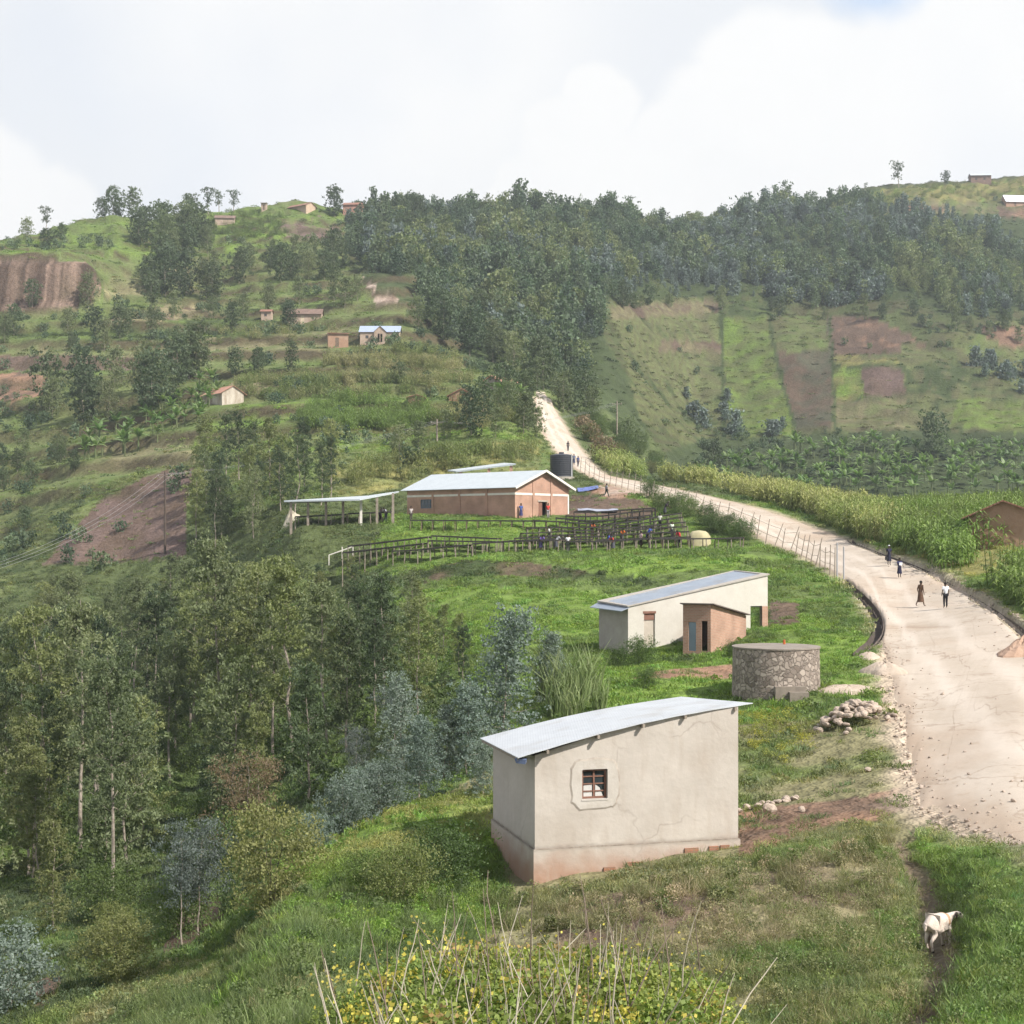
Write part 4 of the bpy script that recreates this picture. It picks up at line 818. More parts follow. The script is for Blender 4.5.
def proto_b(*a, **k_): return proto('tuft', blades(*a, **k_))
def weed(n, r, h, ls, seed, mt='tint'):
    g = np.random.default_rng(seed); a_ = g.random(n)*6.283; q = r*np.sqrt(g.random(n)); z_ = h*g.random(n)**.8; C_ = np.c_[q*np.cos(a_)*(1-.4*z_/h), q*np.sin(a_)*(1-.4*z_/h), z_]
    return proto('weed', quadmesh('weed', leaves(C_, ls, g, asp=.7), g.random(n), LM[mt]))
tn = [proto_b(70, .30, .20, .014, i, lean=.5) for i in range(3)] + [weed(70, .28, .20, .055, 9)]
tf = [proto_b(60, .7, .34, .05, 10+i, lean=.5) for i in range(3)] + [weed(60, .6, .35, .16, 19)]
tff = [weed(60, 1.6, .35, .32, 20+i) for i in range(3)]
WIDE = [(-80,150),(1104,150),(1104,1300),(-80,1300)]

def keepout(x, y):
    k_ = np.ones(len(x), bool)
    for P in HOLES: k_ &= ~inpoly(x, y, P)
    return k_
def lawn(name, d0, d1, dens, protos, sc, gap, label, P=WIDE, mult=1.2, soilkeep=.08, lo=.8, hi=1.25):
    x, y, z = region(P, d0, d1, dens, gap=gap, road=.25); t_ = ground_colour(x, y); soil = t_[:, 0] > t_[:, 1]*1.06
    k_ = (~soil | (RNG.random(len(x)) < soilkeep)) & keepout(x, y)
    x, y, z, t_ = x[k_], y[k_], z[k_], t_[k_]; t_ = np.where((t_[:, 0] > t_[:, 1]*1.06)[:, None], np.array((.13,.15,.06)), t_)
    f_ = RNG.uniform(lo, hi, (len(x), 1))*mult; hue = RNG.normal(0, .07, len(x)); t_ = np.clip(t_*f_*np.c_[1+hue, np.ones(len(x)), 1-hue], 0, 1)
    s_ = sc*RNG.uniform(.6, 1.35, len(x))*(1+.5*np.clip(fbm(x/4, y/4, 2), -1, 1)); print(name, len(x))
    return scatter(name, np.c_[x, y, z], protos, s_, tint=t_, tilt=.12, label=label, cat='grass')
# ------------------------------------------------------------------ buildings
def V2(a, z): return Vector((a[0], a[1], z))
def wall(mb, A, B, zb, za, zb2, ops=(), th=.16, mi=0, cuts=(), topf=None):   # outside is on the right hand going from A to B
    A = Vector(A[:2]); B = Vector(B[:2]); Ln = (B-A).length; d = (B-A)/Ln; inn = Vector((-d.y, d.x))
    ss = sorted({0, Ln, *[o[0] for o in ops], *[o[1] for o in ops], *cuts}); zs = sorted({zb, *[o[2] for o in ops], *[o[3] for o in ops]})
    P = lambda s, z, k=0: V2(A+d*s+inn*k, z); zt = lambda s: topf(s) if topf else za+(zb2-za)*s/Ln
    for s0, s1 in zip(ss[:-1], ss[1:]):
        for i, z0 in enumerate(zs):
            z1 = zs[i+1] if i+1 < len(zs) else None; mid = (s0+s1)/2
            if z1 is not None and any(o[0]-1e-6 <= s0 and s1 <= o[1]+1e-6 and o[2]-1e-6 <= z0 and z1 <= o[3]+1e-6 for o in ops): continue
            if z1 is None: mb.quad(P(s0, z0), P(s1, z0), P(s1, zt(s1)), P(s0, zt(s0)), mi=mi)
            else: mb.quad(P(s0, z0), P(s1, z0), P(s1, z1), P(s0, z1), mi=mi)
    for s0, s1, z0, z1 in ops:
        a, b, c, e = P(s0, z0), P(s1, z0), P(s1, z1), P(s0, z1); A2, B2, C2, E2 = P(s0, z0, th), P(s1, z0, th), P(s1, z1, th), P(s0, z1, th)
        mb.quad(a, A2, B2, b, mi=mi); mb.quad(b, B2, C2, c, mi=mi); mb.quad(c, C2, E2, e, mi=mi); mb.quad(e, E2, A2, a, mi=mi)
def setp(o, p): o.parent = p; return o
def rel(p, o): return o
def in_wall(A, B, s, z, k=0):
    A = Vector(A[:2]); B = Vector(B[:2]); d = (B-A).normalized(); return V2(A+d*s+Vector((-d.y, d.x))*k, z)
def wbar(mb, A, B, s0, s1, z0, z1, k0, k1, mi=0):       # a block lying in the wall plane, k: depth inward
    a = [in_wall(A, B, s0, z0, k0), in_wall(A, B, s1, z0, k0), in_wall(A, B, s1, z0, k1), in_wall(A, B, s0, z0, k1)]
    mb.prism(a, h=z1-z0, mi=mi)
def window(parent, A, B, s0, s1, z0, z1, mframe, mglass, bars=(1, 1), fr=.05, inset=.06, name='window'):
    mb = MB()
    wbar(mb, A, B, s0, s1, z0, z0+fr, inset, inset+.05); wbar(mb, A, B, s0, s1, z1-fr, z1, inset, inset+.05)
    wbar(mb, A, B, s0, s0+fr, z0+fr, z1-fr, inset, inset+.05); wbar(mb, A, B, s1-fr, s1, z0+fr, z1-fr, inset, inset+.05)
    nv, nh = bars
    for i in range(nv): c = s0+(s1-s0)*(i+1)/(nv+1); wbar(mb, A, B, c-fr*.45, c+fr*.45, z0+fr, z1-fr, inset-.003, inset+.047)
    for i in range(nh): c = z0+(z1-z0)*(i+1)/(nh+1); wbar(mb, A, B, s0+fr, s1-fr, c-fr*.3, c+fr*.3, inset+.005, inset+.04)
    w = mb.build(name, mframe, parent); g = MB(); g.quad(in_wall(A, B, s0, z0, inset+.03), in_wall(A, B, s1, z0, inset+.03), in_wall(A, B, s1, z1, inset+.03), in_wall(A, B, s0, z1, inset+.03)); g.build('pane', mglass, w); return w
M_glass = mat('window_glass', (.035,.045,.05), .12, (.03,.035,.04), spec=.6)
M_plas = mat('plaster', (.50,.45,.40), .92, (.435,.39,.345), sc=.8, det=8, bump=.012, bsc=5, c3=(.37,.315,.265), sc3=.45, amt3=.5, coord='UV', spec=.15)
def crackify(m, sc=.42, amt=.5, col=(.27,.225,.19)):
    nt, N, L, P = nodes(m); tc = N.new('ShaderNodeTexCoord'); nn = N.new('ShaderNodeTexNoise'); nn.inputs['Scale'].default_value = 1.5; nn.inputs['Detail'].default_value = 5; L.new(tc.outputs['UV'], nn.inputs[0])
    sv = N.new('ShaderNodeVectorMath'); sv.operation = 'MULTIPLY_ADD'; sv.inputs[1].default_value = (.9,.9,0); L.new(nn.outputs['Color'], sv.inputs[0]); L.new(tc.outputs['UV'], sv.inputs[2])
    vo = N.new('ShaderNodeTexVoronoi'); vo.feature = 'DISTANCE_TO_EDGE'; vo.inputs['Scale'].default_value = sc; L.new(sv.outputs[0], vo.inputs[0])
    rr = N.new('ShaderNodeMapRange'); rr.inputs[1].default_value = 0; rr.inputs[2].default_value = .014; rr.inputs[3].default_value = amt; rr.inputs[4].default_value = 0; L.new(vo.outputs['Distance'], rr.inputs[0])
    n2 = N.new('ShaderNodeTexNoise'); n2.inputs['Scale'].default_value = .35; L.new(tc.outputs['UV'], n2.inputs[0]); r2 = N.new('ShaderNodeMapRange'); r2.inputs[1].default_value = .45; r2.inputs[2].default_value = .6; L.new(n2.outputs[0], r2.inputs[0])
    mu = N.new('ShaderNodeMath'); mu.operation = 'MULTIPLY'; L.new(rr.outputs[0], mu.inputs[0]); L.new(r2.outputs[0], mu.inputs[1]); mix_over(m, mu.outputs[0], col)
def splash(m, z0, z1, col, amt=.8):                     # red earth splashed up the foot of a wall between two heights
    nt, N, L, P = nodes(m); tc = N.new('ShaderNodeTexCoord'); sp = N.new('ShaderNodeSeparateXYZ'); L.new(tc.outputs['UV'], sp.inputs[0])
    n = N.new('ShaderNodeTexNoise'); n.inputs['Scale'].default_value = 1.6; n.inputs['Detail'].default_value = 6; L.new(tc.outputs['UV'], n.inputs[0])
    ma = N.new('ShaderNodeMath'); ma.operation = 'MULTIPLY_ADD'; ma.inputs[1].default_value = -.9; L.new(n.outputs[0], ma.inputs[0]); L.new(sp.outputs[1], ma.inputs[2])
    r = N.new('ShaderNodeMapRange'); r.inputs[1].default_value = z0-.45; r.inputs[2].default_value = z1-.45; r.inputs[3].default_value = amt; r.inputs[4].default_value = 0; L.new(ma.outputs[0], r.inputs[0]); mix_over(m, r.outputs[0], col)
crackify(M_plas)
M_red = mat('red_brown_paint', (.23,.12,.085), .7, (.17,.085,.06), sc=4)
M_wood = mat('weathered_wood', (.22,.165,.12), .85, (.10,.07,.05), sc=5, coord='Object')
M_woodg = mat('grey_pole_wood', (.33,.28,.23), .85, (.20,.165,.13), sc=3)
M_dark = mat('dark_shade_net', (.035,.032,.03), .9, (.05,.045,.04), sc=2)

# --- the plastered house in front
th = thing('plastered_house', at(535, 43) , 'beige plastered house with one small window and a tilted metal roof, nearest of all', 'house')
th.location = (0, 0, 0)
A = Vector((.64, 42.0)); fd = Vector((.966, .258)); sd = Vector((-.258, .966)); LF, LS = 6.14, 4.75
B = A+fd*LF; Cc = B+sd*LS; Dd = A+sd*LS; zb = -11.6
tA = pt(535, 762, 42).z; tB = pt(738, 712, B.y).z; tD = tA-.30; tC = tB-.30
zw0 = pt(583, 800, 42.3).z; zw1 = pt(583, 770, 42.3).z
gA = -(850-HZ)/F*42
def sx(px): return (px-512)/F                           # solve where a sight line meets the front wall
def on_wall(px, A, d): k_ = sx(px); return (k_*A.y-A.x)/(d.x-k_*d.y)
s0, s1 = on_wall(582, A, fd), on_wall(607.5, A, fd)
splash(M_plas, gA-.75, gA+.1, (.34,.19,.125)); 
nt, N, L, P = nodes(M_plas); tc = N.new('ShaderNodeTexCoord'); sp = N.new('ShaderNodeSeparateXYZ'); L.new(tc.outputs['UV'], sp.inputs[0]); n = N.new('ShaderNodeTexNoise'); n.inputs['Scale'].default_value = 2.2; n.inputs['Detail'].default_value = 6; L.new(tc.outputs['UV'], n.inputs[0])
a1 = N.new('ShaderNodeMath'); a1.operation = 'MULTIPLY_ADD'; a1.inputs[1].default_value = .22; a1.inputs[2].default_value = -gA-.13; L.new(n.outputs[0], a1.inputs[0]); a2_ = N.new('ShaderNodeMath'); a2_.operation = 'ADD'; L.new(a1.outputs[0], a2_.inputs[0]); L.new(sp.outputs[1], a2_.inputs[1]); a3 = N.new('ShaderNodeMath'); a3.operation = 'ABSOLUTE'; L.new(a2_.outputs[0], a3.inputs[0])
r = N.new('ShaderNodeMapRange'); r.inputs[1].default_value = .01; r.inputs[2].default_value = .09; r.inputs[3].default_value = .65; r.inputs[4].default_value = 0; L.new(a3.outputs[0], r.inputs[0]); mix_over(M_plas, r.outputs[0], (.27,.235,.20))
n = N.new('ShaderNodeTexNoise'); mp = N.new('ShaderNodeMapping'); mp.inputs['Scale'].default_value = (2.2, .35, 1); L.new(tc.outputs['UV'], mp.inputs[0]); L.new(mp.outputs[0], n.inputs[0]); n.inputs['Scale'].default_value = 1.6; n.inputs['Detail'].default_value = 7
r = N.new('ShaderNodeMapRange'); r.inputs[1].default_value = .52; r.inputs[2].default_value = .72; r.inputs[4].default_value = .45; L.new(n.outputs[0], r.inputs[0]); mix_over(M_plas, r.outputs[0], (.39,.33,.275))
mb = MB(); wall(mb, A, B, gA, tA, tB, [(s0, s1, zw0, zw1)], th=.18, cuts=[LF*i_/8 for i_ in range(1, 8)], topf=lambda s_: tA+(tB-tA)*s_/LF+.16*math.sin(math.pi*s_/LF)+.19); wall(mb, B, Cc, gA, tB+.15, tC+.15); wall(mb, Cc, Dd, gA, tC, tD); wall(mb, Dd, A, gA, tD+.12, tA+.16)
w_ = mb.build('wall', M_plas, th)
# plinth stands a little proud of the wall, with a dirty ledge
mb = MB(); e_ = .05; pA = A-fd*e_-sd*e_; pB = B+fd*e_-sd*e_; pC = Cc+fd*e_+sd*e_; pD = Dd-fd*e_+sd*e_
for p, q in ((pA, pB), (pB, pC), (pC, pD), (pD, pA)): wall(mb, p, q, zb, gA, gA)
for p, q, r_, s_ in ((pA, pB, B, A), (pB, pC, Cc, B), (pC, pD, Dd, Cc), (pD, pA, A, Dd)): mb.quad(V2(p, gA), V2(q, gA), V2(r_, gA+.03), V2(s_, gA+.03), mi=1)
M_ledge = mat('dirty_ledge', (.24,.205,.17), .95, (.14,.115,.09), sc=5)
mb.build('plinth', [M_plas, M_ledge], th)
mb = MB(); 
M_pat = mat('newer_render', (.51,.47,.425), .9, (.44,.395,.345), sc=2, bump=.01, spec=.15)
ow, oh = .42, .36; zc = (zw0+zw1)/2; sc_ = (s0+s1)/2; ring = []
for k_ in range(28):
    a_ = 2*math.pi*k_/28; ex = .52; ring.append(((s1-s0)/2+.30)*math.copysign(abs(math.cos(a_))**ex, math.cos(a_))*random.uniform(.96, 1.05)); ring.append(((zw1-zw0)/2+.27)*math.copysign(abs(math.sin(a_))**ex, math.sin(a_))*random.uniform(.95, 1.06))
R_ = [(ring[2*k_], ring[2*k_+1]) for k_ in range(28)]
I_ = [( (s1-s0)/2*1.0*max(-1, min(1, 1.5*math.cos(2*math.pi*k_/28))), (zw1-zw0)/2*max(-1, min(1, 1.5*math.sin(2*math.pi*k_/28)))) for k_ in range(28)]
for k_ in range(28):
    j = (k_+1) % 28; mb.quad(*[in_wall(A, B, sc_+q[0], zc+q[1], -.018) for q in (R_[k_], R_[j], I_[j], I_[k_])]); mb.quad(in_wall(A, B, sc_+R_[k_][0]*1.09, zc+R_[k_][1]*1.09, .002), in_wall(A, B, sc_+R_[j][0]*1.09, zc+R_[j][1]*1.09, .002), in_wall(A, B, sc_+R_[j][0], zc+R_[j][1], -.018), in_wall(A, B, sc_+R_[k_][0], zc+R_[k_][1], -.018), mi=1)
mb.build('window_surround', [M_pat, mat('grey_smear', (.42,.37,.32), .9, (.30,.26,.22), sc=6)], th)
window(th, A, B, s0+.01, s1-.01, zw0+.01, zw1-.01, M_red, M_glass, (1, 3), .055, .09)
mb = MB(); wbar(mb, A, B, s0-.02, s1+.02, zw0-.04, zw0+.005, -.03, .09); mb.build('window_sill', M_pat, th)
mb = MB(); mb.quad(in_wall(A, B, s0+.08, zw0+.06, .117), in_wall(A, B, sc_-.04, zw0+.06, .117), in_wall(A, B, sc_-.04, zc-.02, .117), in_wall(A, B, s0+.08, zc-.05, .117)); mb.quad(in_wall(A, B, sc_+.05, zw0+.06, .117), in_wall(A, B, s1-.1, zw0+.06, .117), in_wall(A, B, s1-.2, zc-.12, .117), in_wall(A, B, sc_+.05, zc-.03, .117)); mb.build('paper_sheet', mat('white_paper', (.6,.58,.55)), th)
M_tin = roofmat('galvanised_sheet', (.60,.62,.645), (.52,.54,.565), rust=(.43,.41,.385), rough=.5, metal=.25, amp=.004)
fl = pt(518, 757.5, 41.55); fr_ = pt(753, 703, 43.7); bl = V2(Vector(fl[:2])+sd*5.45, fl.z-.27); br = V2(Vector(fr_[:2])+sd*5.45-fd*.1, fr_.z-.36)
bl = pt(480, 738, bl.y); 
n_ = 26; mb = MB(); top = []                             # sheets sag a little between the purlins and lift at the end
def roofpt(u, v):
    p = (fl*(1-u)+fr_*u)*(1-v)+(bl*(1-u)+br*u)*v; p = p.copy(); p.z += .16*math.sin(math.pi*u)*(1-.2*v)+.004*math.sin(u*40+v*3)*(v < .05) ; return p
NU_, NV_ = 28, 6
for v_ in range(NV_+1):
    for u_ in range(NU_+1): mb.v.append(tuple(roofpt(u_/NU_, v_/NV_)))
nb_ = len(mb.v)
for v_ in range(NV_+1):
    for u_ in range(NU_+1): p = roofpt(u_/NU_, v_/NV_); mb.v.append((p.x, p.y, p.z-.022))
for v_ in range(NV_):
    for u_ in range(NU_):
        q = v_*(NU_+1)+u_; mb.f.append((q, q+1, q+NU_+2, q+NU_+1)); mb.f.append((nb_+q, nb_+q+NU_+1, nb_+q+NU_+2, nb_+q+1)); mb.m += [0, 0]
for u_ in range(NU_):
    q = u_; mb.f.append((q+1, q, nb_+q, nb_+q+1)); q = NV_*(NU_+1)+u_; mb.f.append((q, q+1, nb_+q+1, nb_+q)); mb.m += [0, 0]
for v_ in range(NV_):
    q = v_*(NU_+1); mb.f.append((q, q+NU_+1, nb_+q+NU_+1, nb_+q)); q += NU_; mb.f.append((q+NU_+1, q, nb_+q, nb_+q+NU_+1)); mb.m += [0, 0]
mb.build('roof', M_tin, th)
for u_ in (.12, .33, .52, .70, .92):
    mb = MB(); a_ = roofpt(u_, -.012)-Vector((0,0,.085)); b_ = roofpt(u_, 1.01)-Vector((0,0,.085)); mb.bar(a_, b_, .07, .10); mb.build('rafter', M_woodg, th)
mb = MB(); mb.bar(roofpt(.004, .03)-Vector((-.02,0,.07)), roofpt(.004, .97)-Vector((-.02,0,.07)), .05, .09); mb.build('fascia_board', M_woodg, th)
mb = MB(); q = roofpt(.02, .03)-Vector((0,0,.14)); mb.prism([q+Vector(d_) for d_ in ((-.16,.0,-.08),(.10,-.1,-.1),(.14,.1,-.06),(-.1,.18,-.03))], top=[q+Vector(d_) for d_ in ((-.2,.0,.05),(.12,-.12,.03),(.16,.12,.06),(-.1,.2,.06))]); mb.build('plastic_wrap', mat('blue_grey_plastic', (.16,.20,.33), .4), th)
# exposed bricks at the foot
M_brk = brickmat('bare_brick', (.33,.16,.10), (.27,.13,.085), (.25,.17,.12), .22, .08)
for s_, w2, z_ in ((2.05, .35, 0), (2.75, .5, .05), (4.5, .42, .18), (5.25, .3, .25), (5.6, .28, .33)):
    mb = MB(); q = in_wall(pA, pB, s_, 0, 0); g_ = gz(q.x, q.y-.05); wbar(mb, pA, pB, s_, s_+w2, g_-.1, g_+.10+.05*random.random(), -.05, .02); mb.build('bare_brick', M_brk, th)
HOLES.append([(A-fd*.1-sd*.1)[:], (B+fd*.1-sd*.1)[:], (Cc+fd*.1)[:], (Dd-fd*.1)[:]])

# --- white outbuilding with brick annexe
M_cream = mat('cream_render', (.56,.53,.475), .9, (.50,.47,.415), sc=.8, bump=.01, c3=(.42,.37,.31), sc3=.5, amt3=.5, coord='UV', spec=.15)
M_greyr = mat('grey_render', (.40,.37,.33), .9, (.33,.30,.27), sc=1.2, det=7, bump=.015, coord='UV', spec=.15)
M_brick = brickmat('fired_brick', (.42,.24,.17), (.35,.19,.13), (.38,.30,.24), .24, .085)
M_tin2 = roofmat('dull_sheet', (.42,.47,.54), (.34,.39,.46), rust=(.33,.31,.29))
th = thing('white_outbuilding', (0,0,0), 'cream rendered building with a sloping parapet roof and brick annexe beside the stone tank', 'building')
A = Vector((6.5, 84.0)); B = Vector((15.0, 88.0)); d_ = (B-A).normalized(); n_ = Vector((-d_.y, d_.x)); Dd = A+n_*3.4; Cc = B+n_*3.4; LF = (B-A).length
zA = pt(628, 607, 84).z; zB = pt(767.5, 575, 88).z; zD = pt(599, 602, Dd.y).z; zC = pt(735, 571.5, Cc.y).z; zb = -8.2
so = [on_wall(644, A, d_), on_wall(655, A, d_), on_wall(750.5, A, d_), on_wall(762, A, d_)]
def zpy(px, py, A, d): s_ = on_wall(px, A, d); return -(py-HZ)/F*(A.y+d.y*s_)
mb = MB(); wall(mb, A, B, zb, zA, zB, [(so[0], so[1], zpy(650,646,A,d_), zpy(650,613.5,A,d_)), (so[2], so[3], zb+.02, zpy(757,606,A,d_))], th=.22)
wall(mb, B, Cc, zb, zB, zC, [(.4, 2.9, zb+.02, zpy(757,606,A,d_)-.1)], th=.2); wall(mb, Cc, Dd, zb, zC, zD); mb.build('wall', M_cream, th)
mb = MB(); wall(mb, Dd, A, zb, zD, zA); mb.build('side_wall', M_greyr, th)
mb = MB(); wbar(mb, A, B, so[3]-.0, LF+.0, zb, zpy(757,606,A,d_)-.02, -.03, .24); mb.build('brick_pillar', M_brick, th)
mb = MB(); wbar(mb, A, B, so[0]+.01, so[1]-.01, zpy(650,646,A,d_)+.01, zpy(650,620,A,d_), .10, .15); dr = mb.build('door', mat('cream_door', (.50,.44,.37), .7), th)
mb = MB(); wbar(mb, A, B, so[0], so[1], zpy(650,620,A,d_)+.002, zpy(650,613.5,A,d_)-.002, .06, .14); wbar(mb, A, B, so[0]-.06, so[1]+.06, zpy(650,613.5,A,d_)+.002, zpy(650,612,A,d_)+.05, -.02, .06); mb.build('door_lintel', M_red, th)
mb = MB()                                                # parapet coping and recessed roof
I = [A+d_*.28+n_*.28, B-d_*.28+n_*.28, Cc-d_*.28-n_*.28, Dd+d_*.28-n_*.28]; O = [A-d_*.08-n_*.08, B+d_*.08-n_*.08, Cc+d_*.08+n_*.08, Dd-d_*.08+n_*.08]; zz_ = [zA, zB, zC, zD]
for i in range(4):
    j = (i+1) % 4; mb.prism([V2(O[i], zz_[i]), V2(O[j], zz_[j]), V2(I[j], zz_[j]), V2(I[i], zz_[i])], h=.08)
mb.build('parapet', M_greyr, th)
mb = MB(); mb.slab([V2(I[i], zz_[i]+.03) for i in range(4)], .03); mb.build('roof', M_tin2, th)
mb = MB(); mb.slab([V2(Dd-d_*.55+n_*.1, zD-.28), V2(A-d_*.55-n_*.15, zA-.20), V2(A+d_*.0-n_*.15, zA-.02), V2(Dd+n_*.1, zD-.02)], .04); mb.build('eave_sheet', M_tin2, th)
a2, b2, c2, e2 = Vector((9.21,80.8)), Vector((10.6,80.0)), Vector((13.25,84.9)), Vector((11.9,85.9)); za = pt(683,604,80.8).z; zc2 = pt(749,615.5,84.9).z; zlo = -8
db = (b2-a2).normalized(); mb = MB(); o1 = (on_wall(688.5, a2, db), on_wall(696, a2, db), zpy(692,651,a2,db), zpy(692,622,a2,db)); o2 = (on_wall(701.5, a2, db), on_wall(707.5, a2, db), zpy(704,651,a2,db), zpy(704,621,a2,db))
wall(mb, a2, b2, zlo, za, za, [o1, o2], th=.12); wall(mb, b2, c2, zlo, za, zc2); wall(mb, e2, a2, zlo, zc2, za); mb.build('brick_annexe', M_brick, th)
mb = MB(); wbar(mb, a2, b2, o1[0]+.01, o1[1]-.01, o1[2], o1[3]-.01, .04, .07); mb.build('tin_door', mat('grey_blue_door', (.20,.25,.29), .5, metal=.2), th)
mb = MB(); mb.slab([V2(a2+Vector((-.18,-.15)), za+.07), V2(b2+Vector((.15,-.2)), za+.07), V2(c2+Vector((.25,0)), zc2+.07), V2(e2+Vector((-.15,0)), zc2+.12)], .06); mb.build('annexe_roof', mat('dark_roof_edge', (.13,.10,.09), .8), th)
HOLES.append([q[:] for q in (A, B, Cc, Dd)]); HOLES.append([q[:] for q in (a2, b2, c2, e2)])

# --- round stone tank
M_stone = bpy.data.materials.new('rubble_masonry'); nt, N, L, P = nodes(M_stone); P.inputs['Roughness'].default_value = .9
tc = N.new('ShaderNodeTexCoord'); wn = N.new('ShaderNodeTexNoise'); wn.inputs['Scale'].default_value = 5; wn.inputs['Detail'].default_value = 3; L.new(tc.outputs['Object'], wn.inputs[0]); wa = N.new('ShaderNodeVectorMath'); wa.operation = 'MULTIPLY_ADD'; wa.inputs[1].default_value = (.22,.22,.22); L.new(wn.outputs['Color'], wa.inputs[0]); L.new(tc.outputs['Object'], wa.inputs[2]); vo = N.new('ShaderNodeTexVoronoi'); vo.inputs['Scale'].default_value = 4.6; L.new(wa.outputs[0], vo.inputs[0]); ve = N.new('ShaderNodeTexVoronoi'); ve.feature = 'DISTANCE_TO_EDGE'; ve.inputs['Scale'].default_value = 4.6; L.new(wa.outputs[0], ve.inputs[0])
cr = N.new('ShaderNodeValToRGB'); cr.color_ramp.elements[0].color = (.13,.10,.08,1); cr.color_ramp.elements[1].color = (.46,.39,.33,1); L.new(vo.outputs['Color'], cr.inputs[0])
r_ = N.new('ShaderNodeMapRange'); r_.inputs[1].default_value = .02; r_.inputs[2].default_value = .09; L.new(ve.outputs[0], r_.inputs[0]); mx = N.new('ShaderNodeMix'); mx.data_type = 'RGBA'; L.new(r_.outputs[0], mx.inputs[0]); mx.inputs[6].default_value = (.24,.20,.165,1); L.new(cr.outputs[0], mx.inputs[7]); L.new(mx.outputs[2], P.inputs['Base Color'])
bp = N.new('ShaderNodeBump'); bp.inputs['Distance'].default_value = .05; L.new(r_.outputs[0], bp.inputs['Height']); L.new(bp.outputs[0], P.inputs['Normal'])
M_conc = mat('concrete', (.38,.34,.29), .9, (.30,.27,.23), sc=2, bump=.01)
cx_, cy_ = (776-512)/F*65.5, 65.5; zt = pt(776, 645.5, 65.5).z; TK = 1.056
th = thing('stone_tank', (cx_, cy_, zt-2.2), 'round rubble stone water tank with a flat concrete lid on the grassy bank', 'water tank')
def lathe(prof, n=48, mi=0):
    mb = MB()
    for k_, (r0, z0) in enumerate(prof):
        for i in range(n): a_ = 2*math.pi*i/n; mb.v.append((r0*math.cos(a_), r0*math.sin(a_), z0))
    for k_ in range(len(prof)-1):
        for i in range(n): a_ = k_*n+i; b_ = k_*n+(i+1) % n; mb.f.append((a_, b_, b_+n, a_+n)); mb.m.append(mi)
    return mb
lathe([(1.94,-1), (1.90,.5), (1.87,2.12)]).build('stone_wall', M_stone, th)
lathe([(1.87,2.12), (1.91,2.121), (1.91,2.18), (1.6,2.20), (.01,2.21)]).build('lid', mat('dull_lid', (.27,.235,.20), .9, (.21,.18,.15), sc=2), th)
mb = MB(); mb.box((.25,-1.96,.10), (1.3,.42,1.0)); mb.build('trough_wall', mat('old_concrete', (.26,.22,.18), .9, (.2,.17,.14), sc=4), th)
mb = MB(); mb.box((.55,-2.3,.05), (.8,.4,.7)); mb.build('step', mat('old_concrete', (.27,.23,.19), .9, (.2,.17,.14), sc=4), th)
mb = MB(); mb.tube([(.45,.5,2.22),(.45,.5,2.42)], [.06,.05], 8); mb.build('pipe_stub', mat('orange_pipe', (.5,.13,.04), .5), th)
HOLES.append([(cx_+1.8*math.cos(a_), cy_+1.8*math.sin(a_)) for a_ in [i*.5 for i in range(13)]])

# --- gable houses
def gable(name, label, P0, P1, W, hw, rise, mw, mr, ops=(), oh=.4, ohg=.3, door=None, wins=(), band=None, cat='house', zbase=None, roofth=.06, drop=1.5, mono=False, mframe=None, pil=0, left=False):
    """P0 to P1: the wall seen by the photographer (outside on the right hand), W deep"""
    th = thing(name, (0,0,0), label, cat); P0 = Vector(P0[:2]); P1 = Vector(P1[:2]); d = (P1-P0).normalized(); n = Vector((-d.y, d.x)); Ln = (P1-P0).length
    z0 = zbase if zbase is not None else gz(*((P0+P1)/2)); P2 = P1+n*W; P3 = P0+n*W; ze = z0+hw
    ops = [(a, b, z0+c, z0+e) for a, b, c, e in list(wins)+([door] if door else [])]
    mb = MB(); wall(mb, P0, P1, z0-drop, ze, ze, ops, th=.12); wall(mb, P2, P3, z0-drop, ze+(rise if mono else 0), ze+(rise if mono else 0))
    for a, b in ((P1, P2), (P3, P0)):
        if mono: wall(mb, a, b, z0-drop, ze if a == P1 else ze+rise, ze+rise if a == P1 else ze)
        else:
            m_ = (a+b)/2; wall(mb, a, m_, z0-drop, ze, ze+rise); wall(mb, m_, b, z0-drop, ze+rise, ze)
    mb.build('wall', mw, th)
    R0, R1 = P0+n*W/2, P1+n*W/2; sl = rise/(W/2 if not mono else W); up = .03
    mb = MB()
    if mono: mb.slab([V2(P0-d*ohg-n*oh, ze-sl*oh+up), V2(P1+d*ohg-n*oh, ze-sl*oh+up), V2(P2+d*ohg+n*oh, ze+rise+sl*oh+up), V2(P3-d*ohg+n*oh, ze+rise+sl*oh+up)], roofth)
    else:
        mb.slab([V2(P0-d*ohg-n*oh, ze-sl*oh+up), V2(P1+d*ohg-n*oh, ze-sl*oh+up), V2(R1+d*ohg, ze+rise+up), V2(R0-d*ohg, ze+rise+up)], roofth)
        mb.slab([V2(R0-d*ohg, ze+rise+up), V2(R1+d*ohg, ze+rise+up), V2(P2+d*ohg+n*oh, ze-sl*oh+up), V2(P3-d*ohg+n*oh, ze-sl*oh+up)], roofth)
    mb.build('roof', mr, th)
    if door:
        mb = MB(); a, b, c, e = door; wbar(mb, P0, P1, a+.02, b-.02, z0+c, z0+e-.02, .05, .09); mb.build('door', mframe or M_wood, th)
    for a, b, c, e in wins: window(th, P0, P1, a, b, z0+c, z0+e, mframe or M_wood, M_glass, (1, 1), .05, .03)
    HOLES.append([q[:] for q in (P0, P1, P2, P3)])
    return th, (P0, P1, P2, P3, z0, ze, d, n)
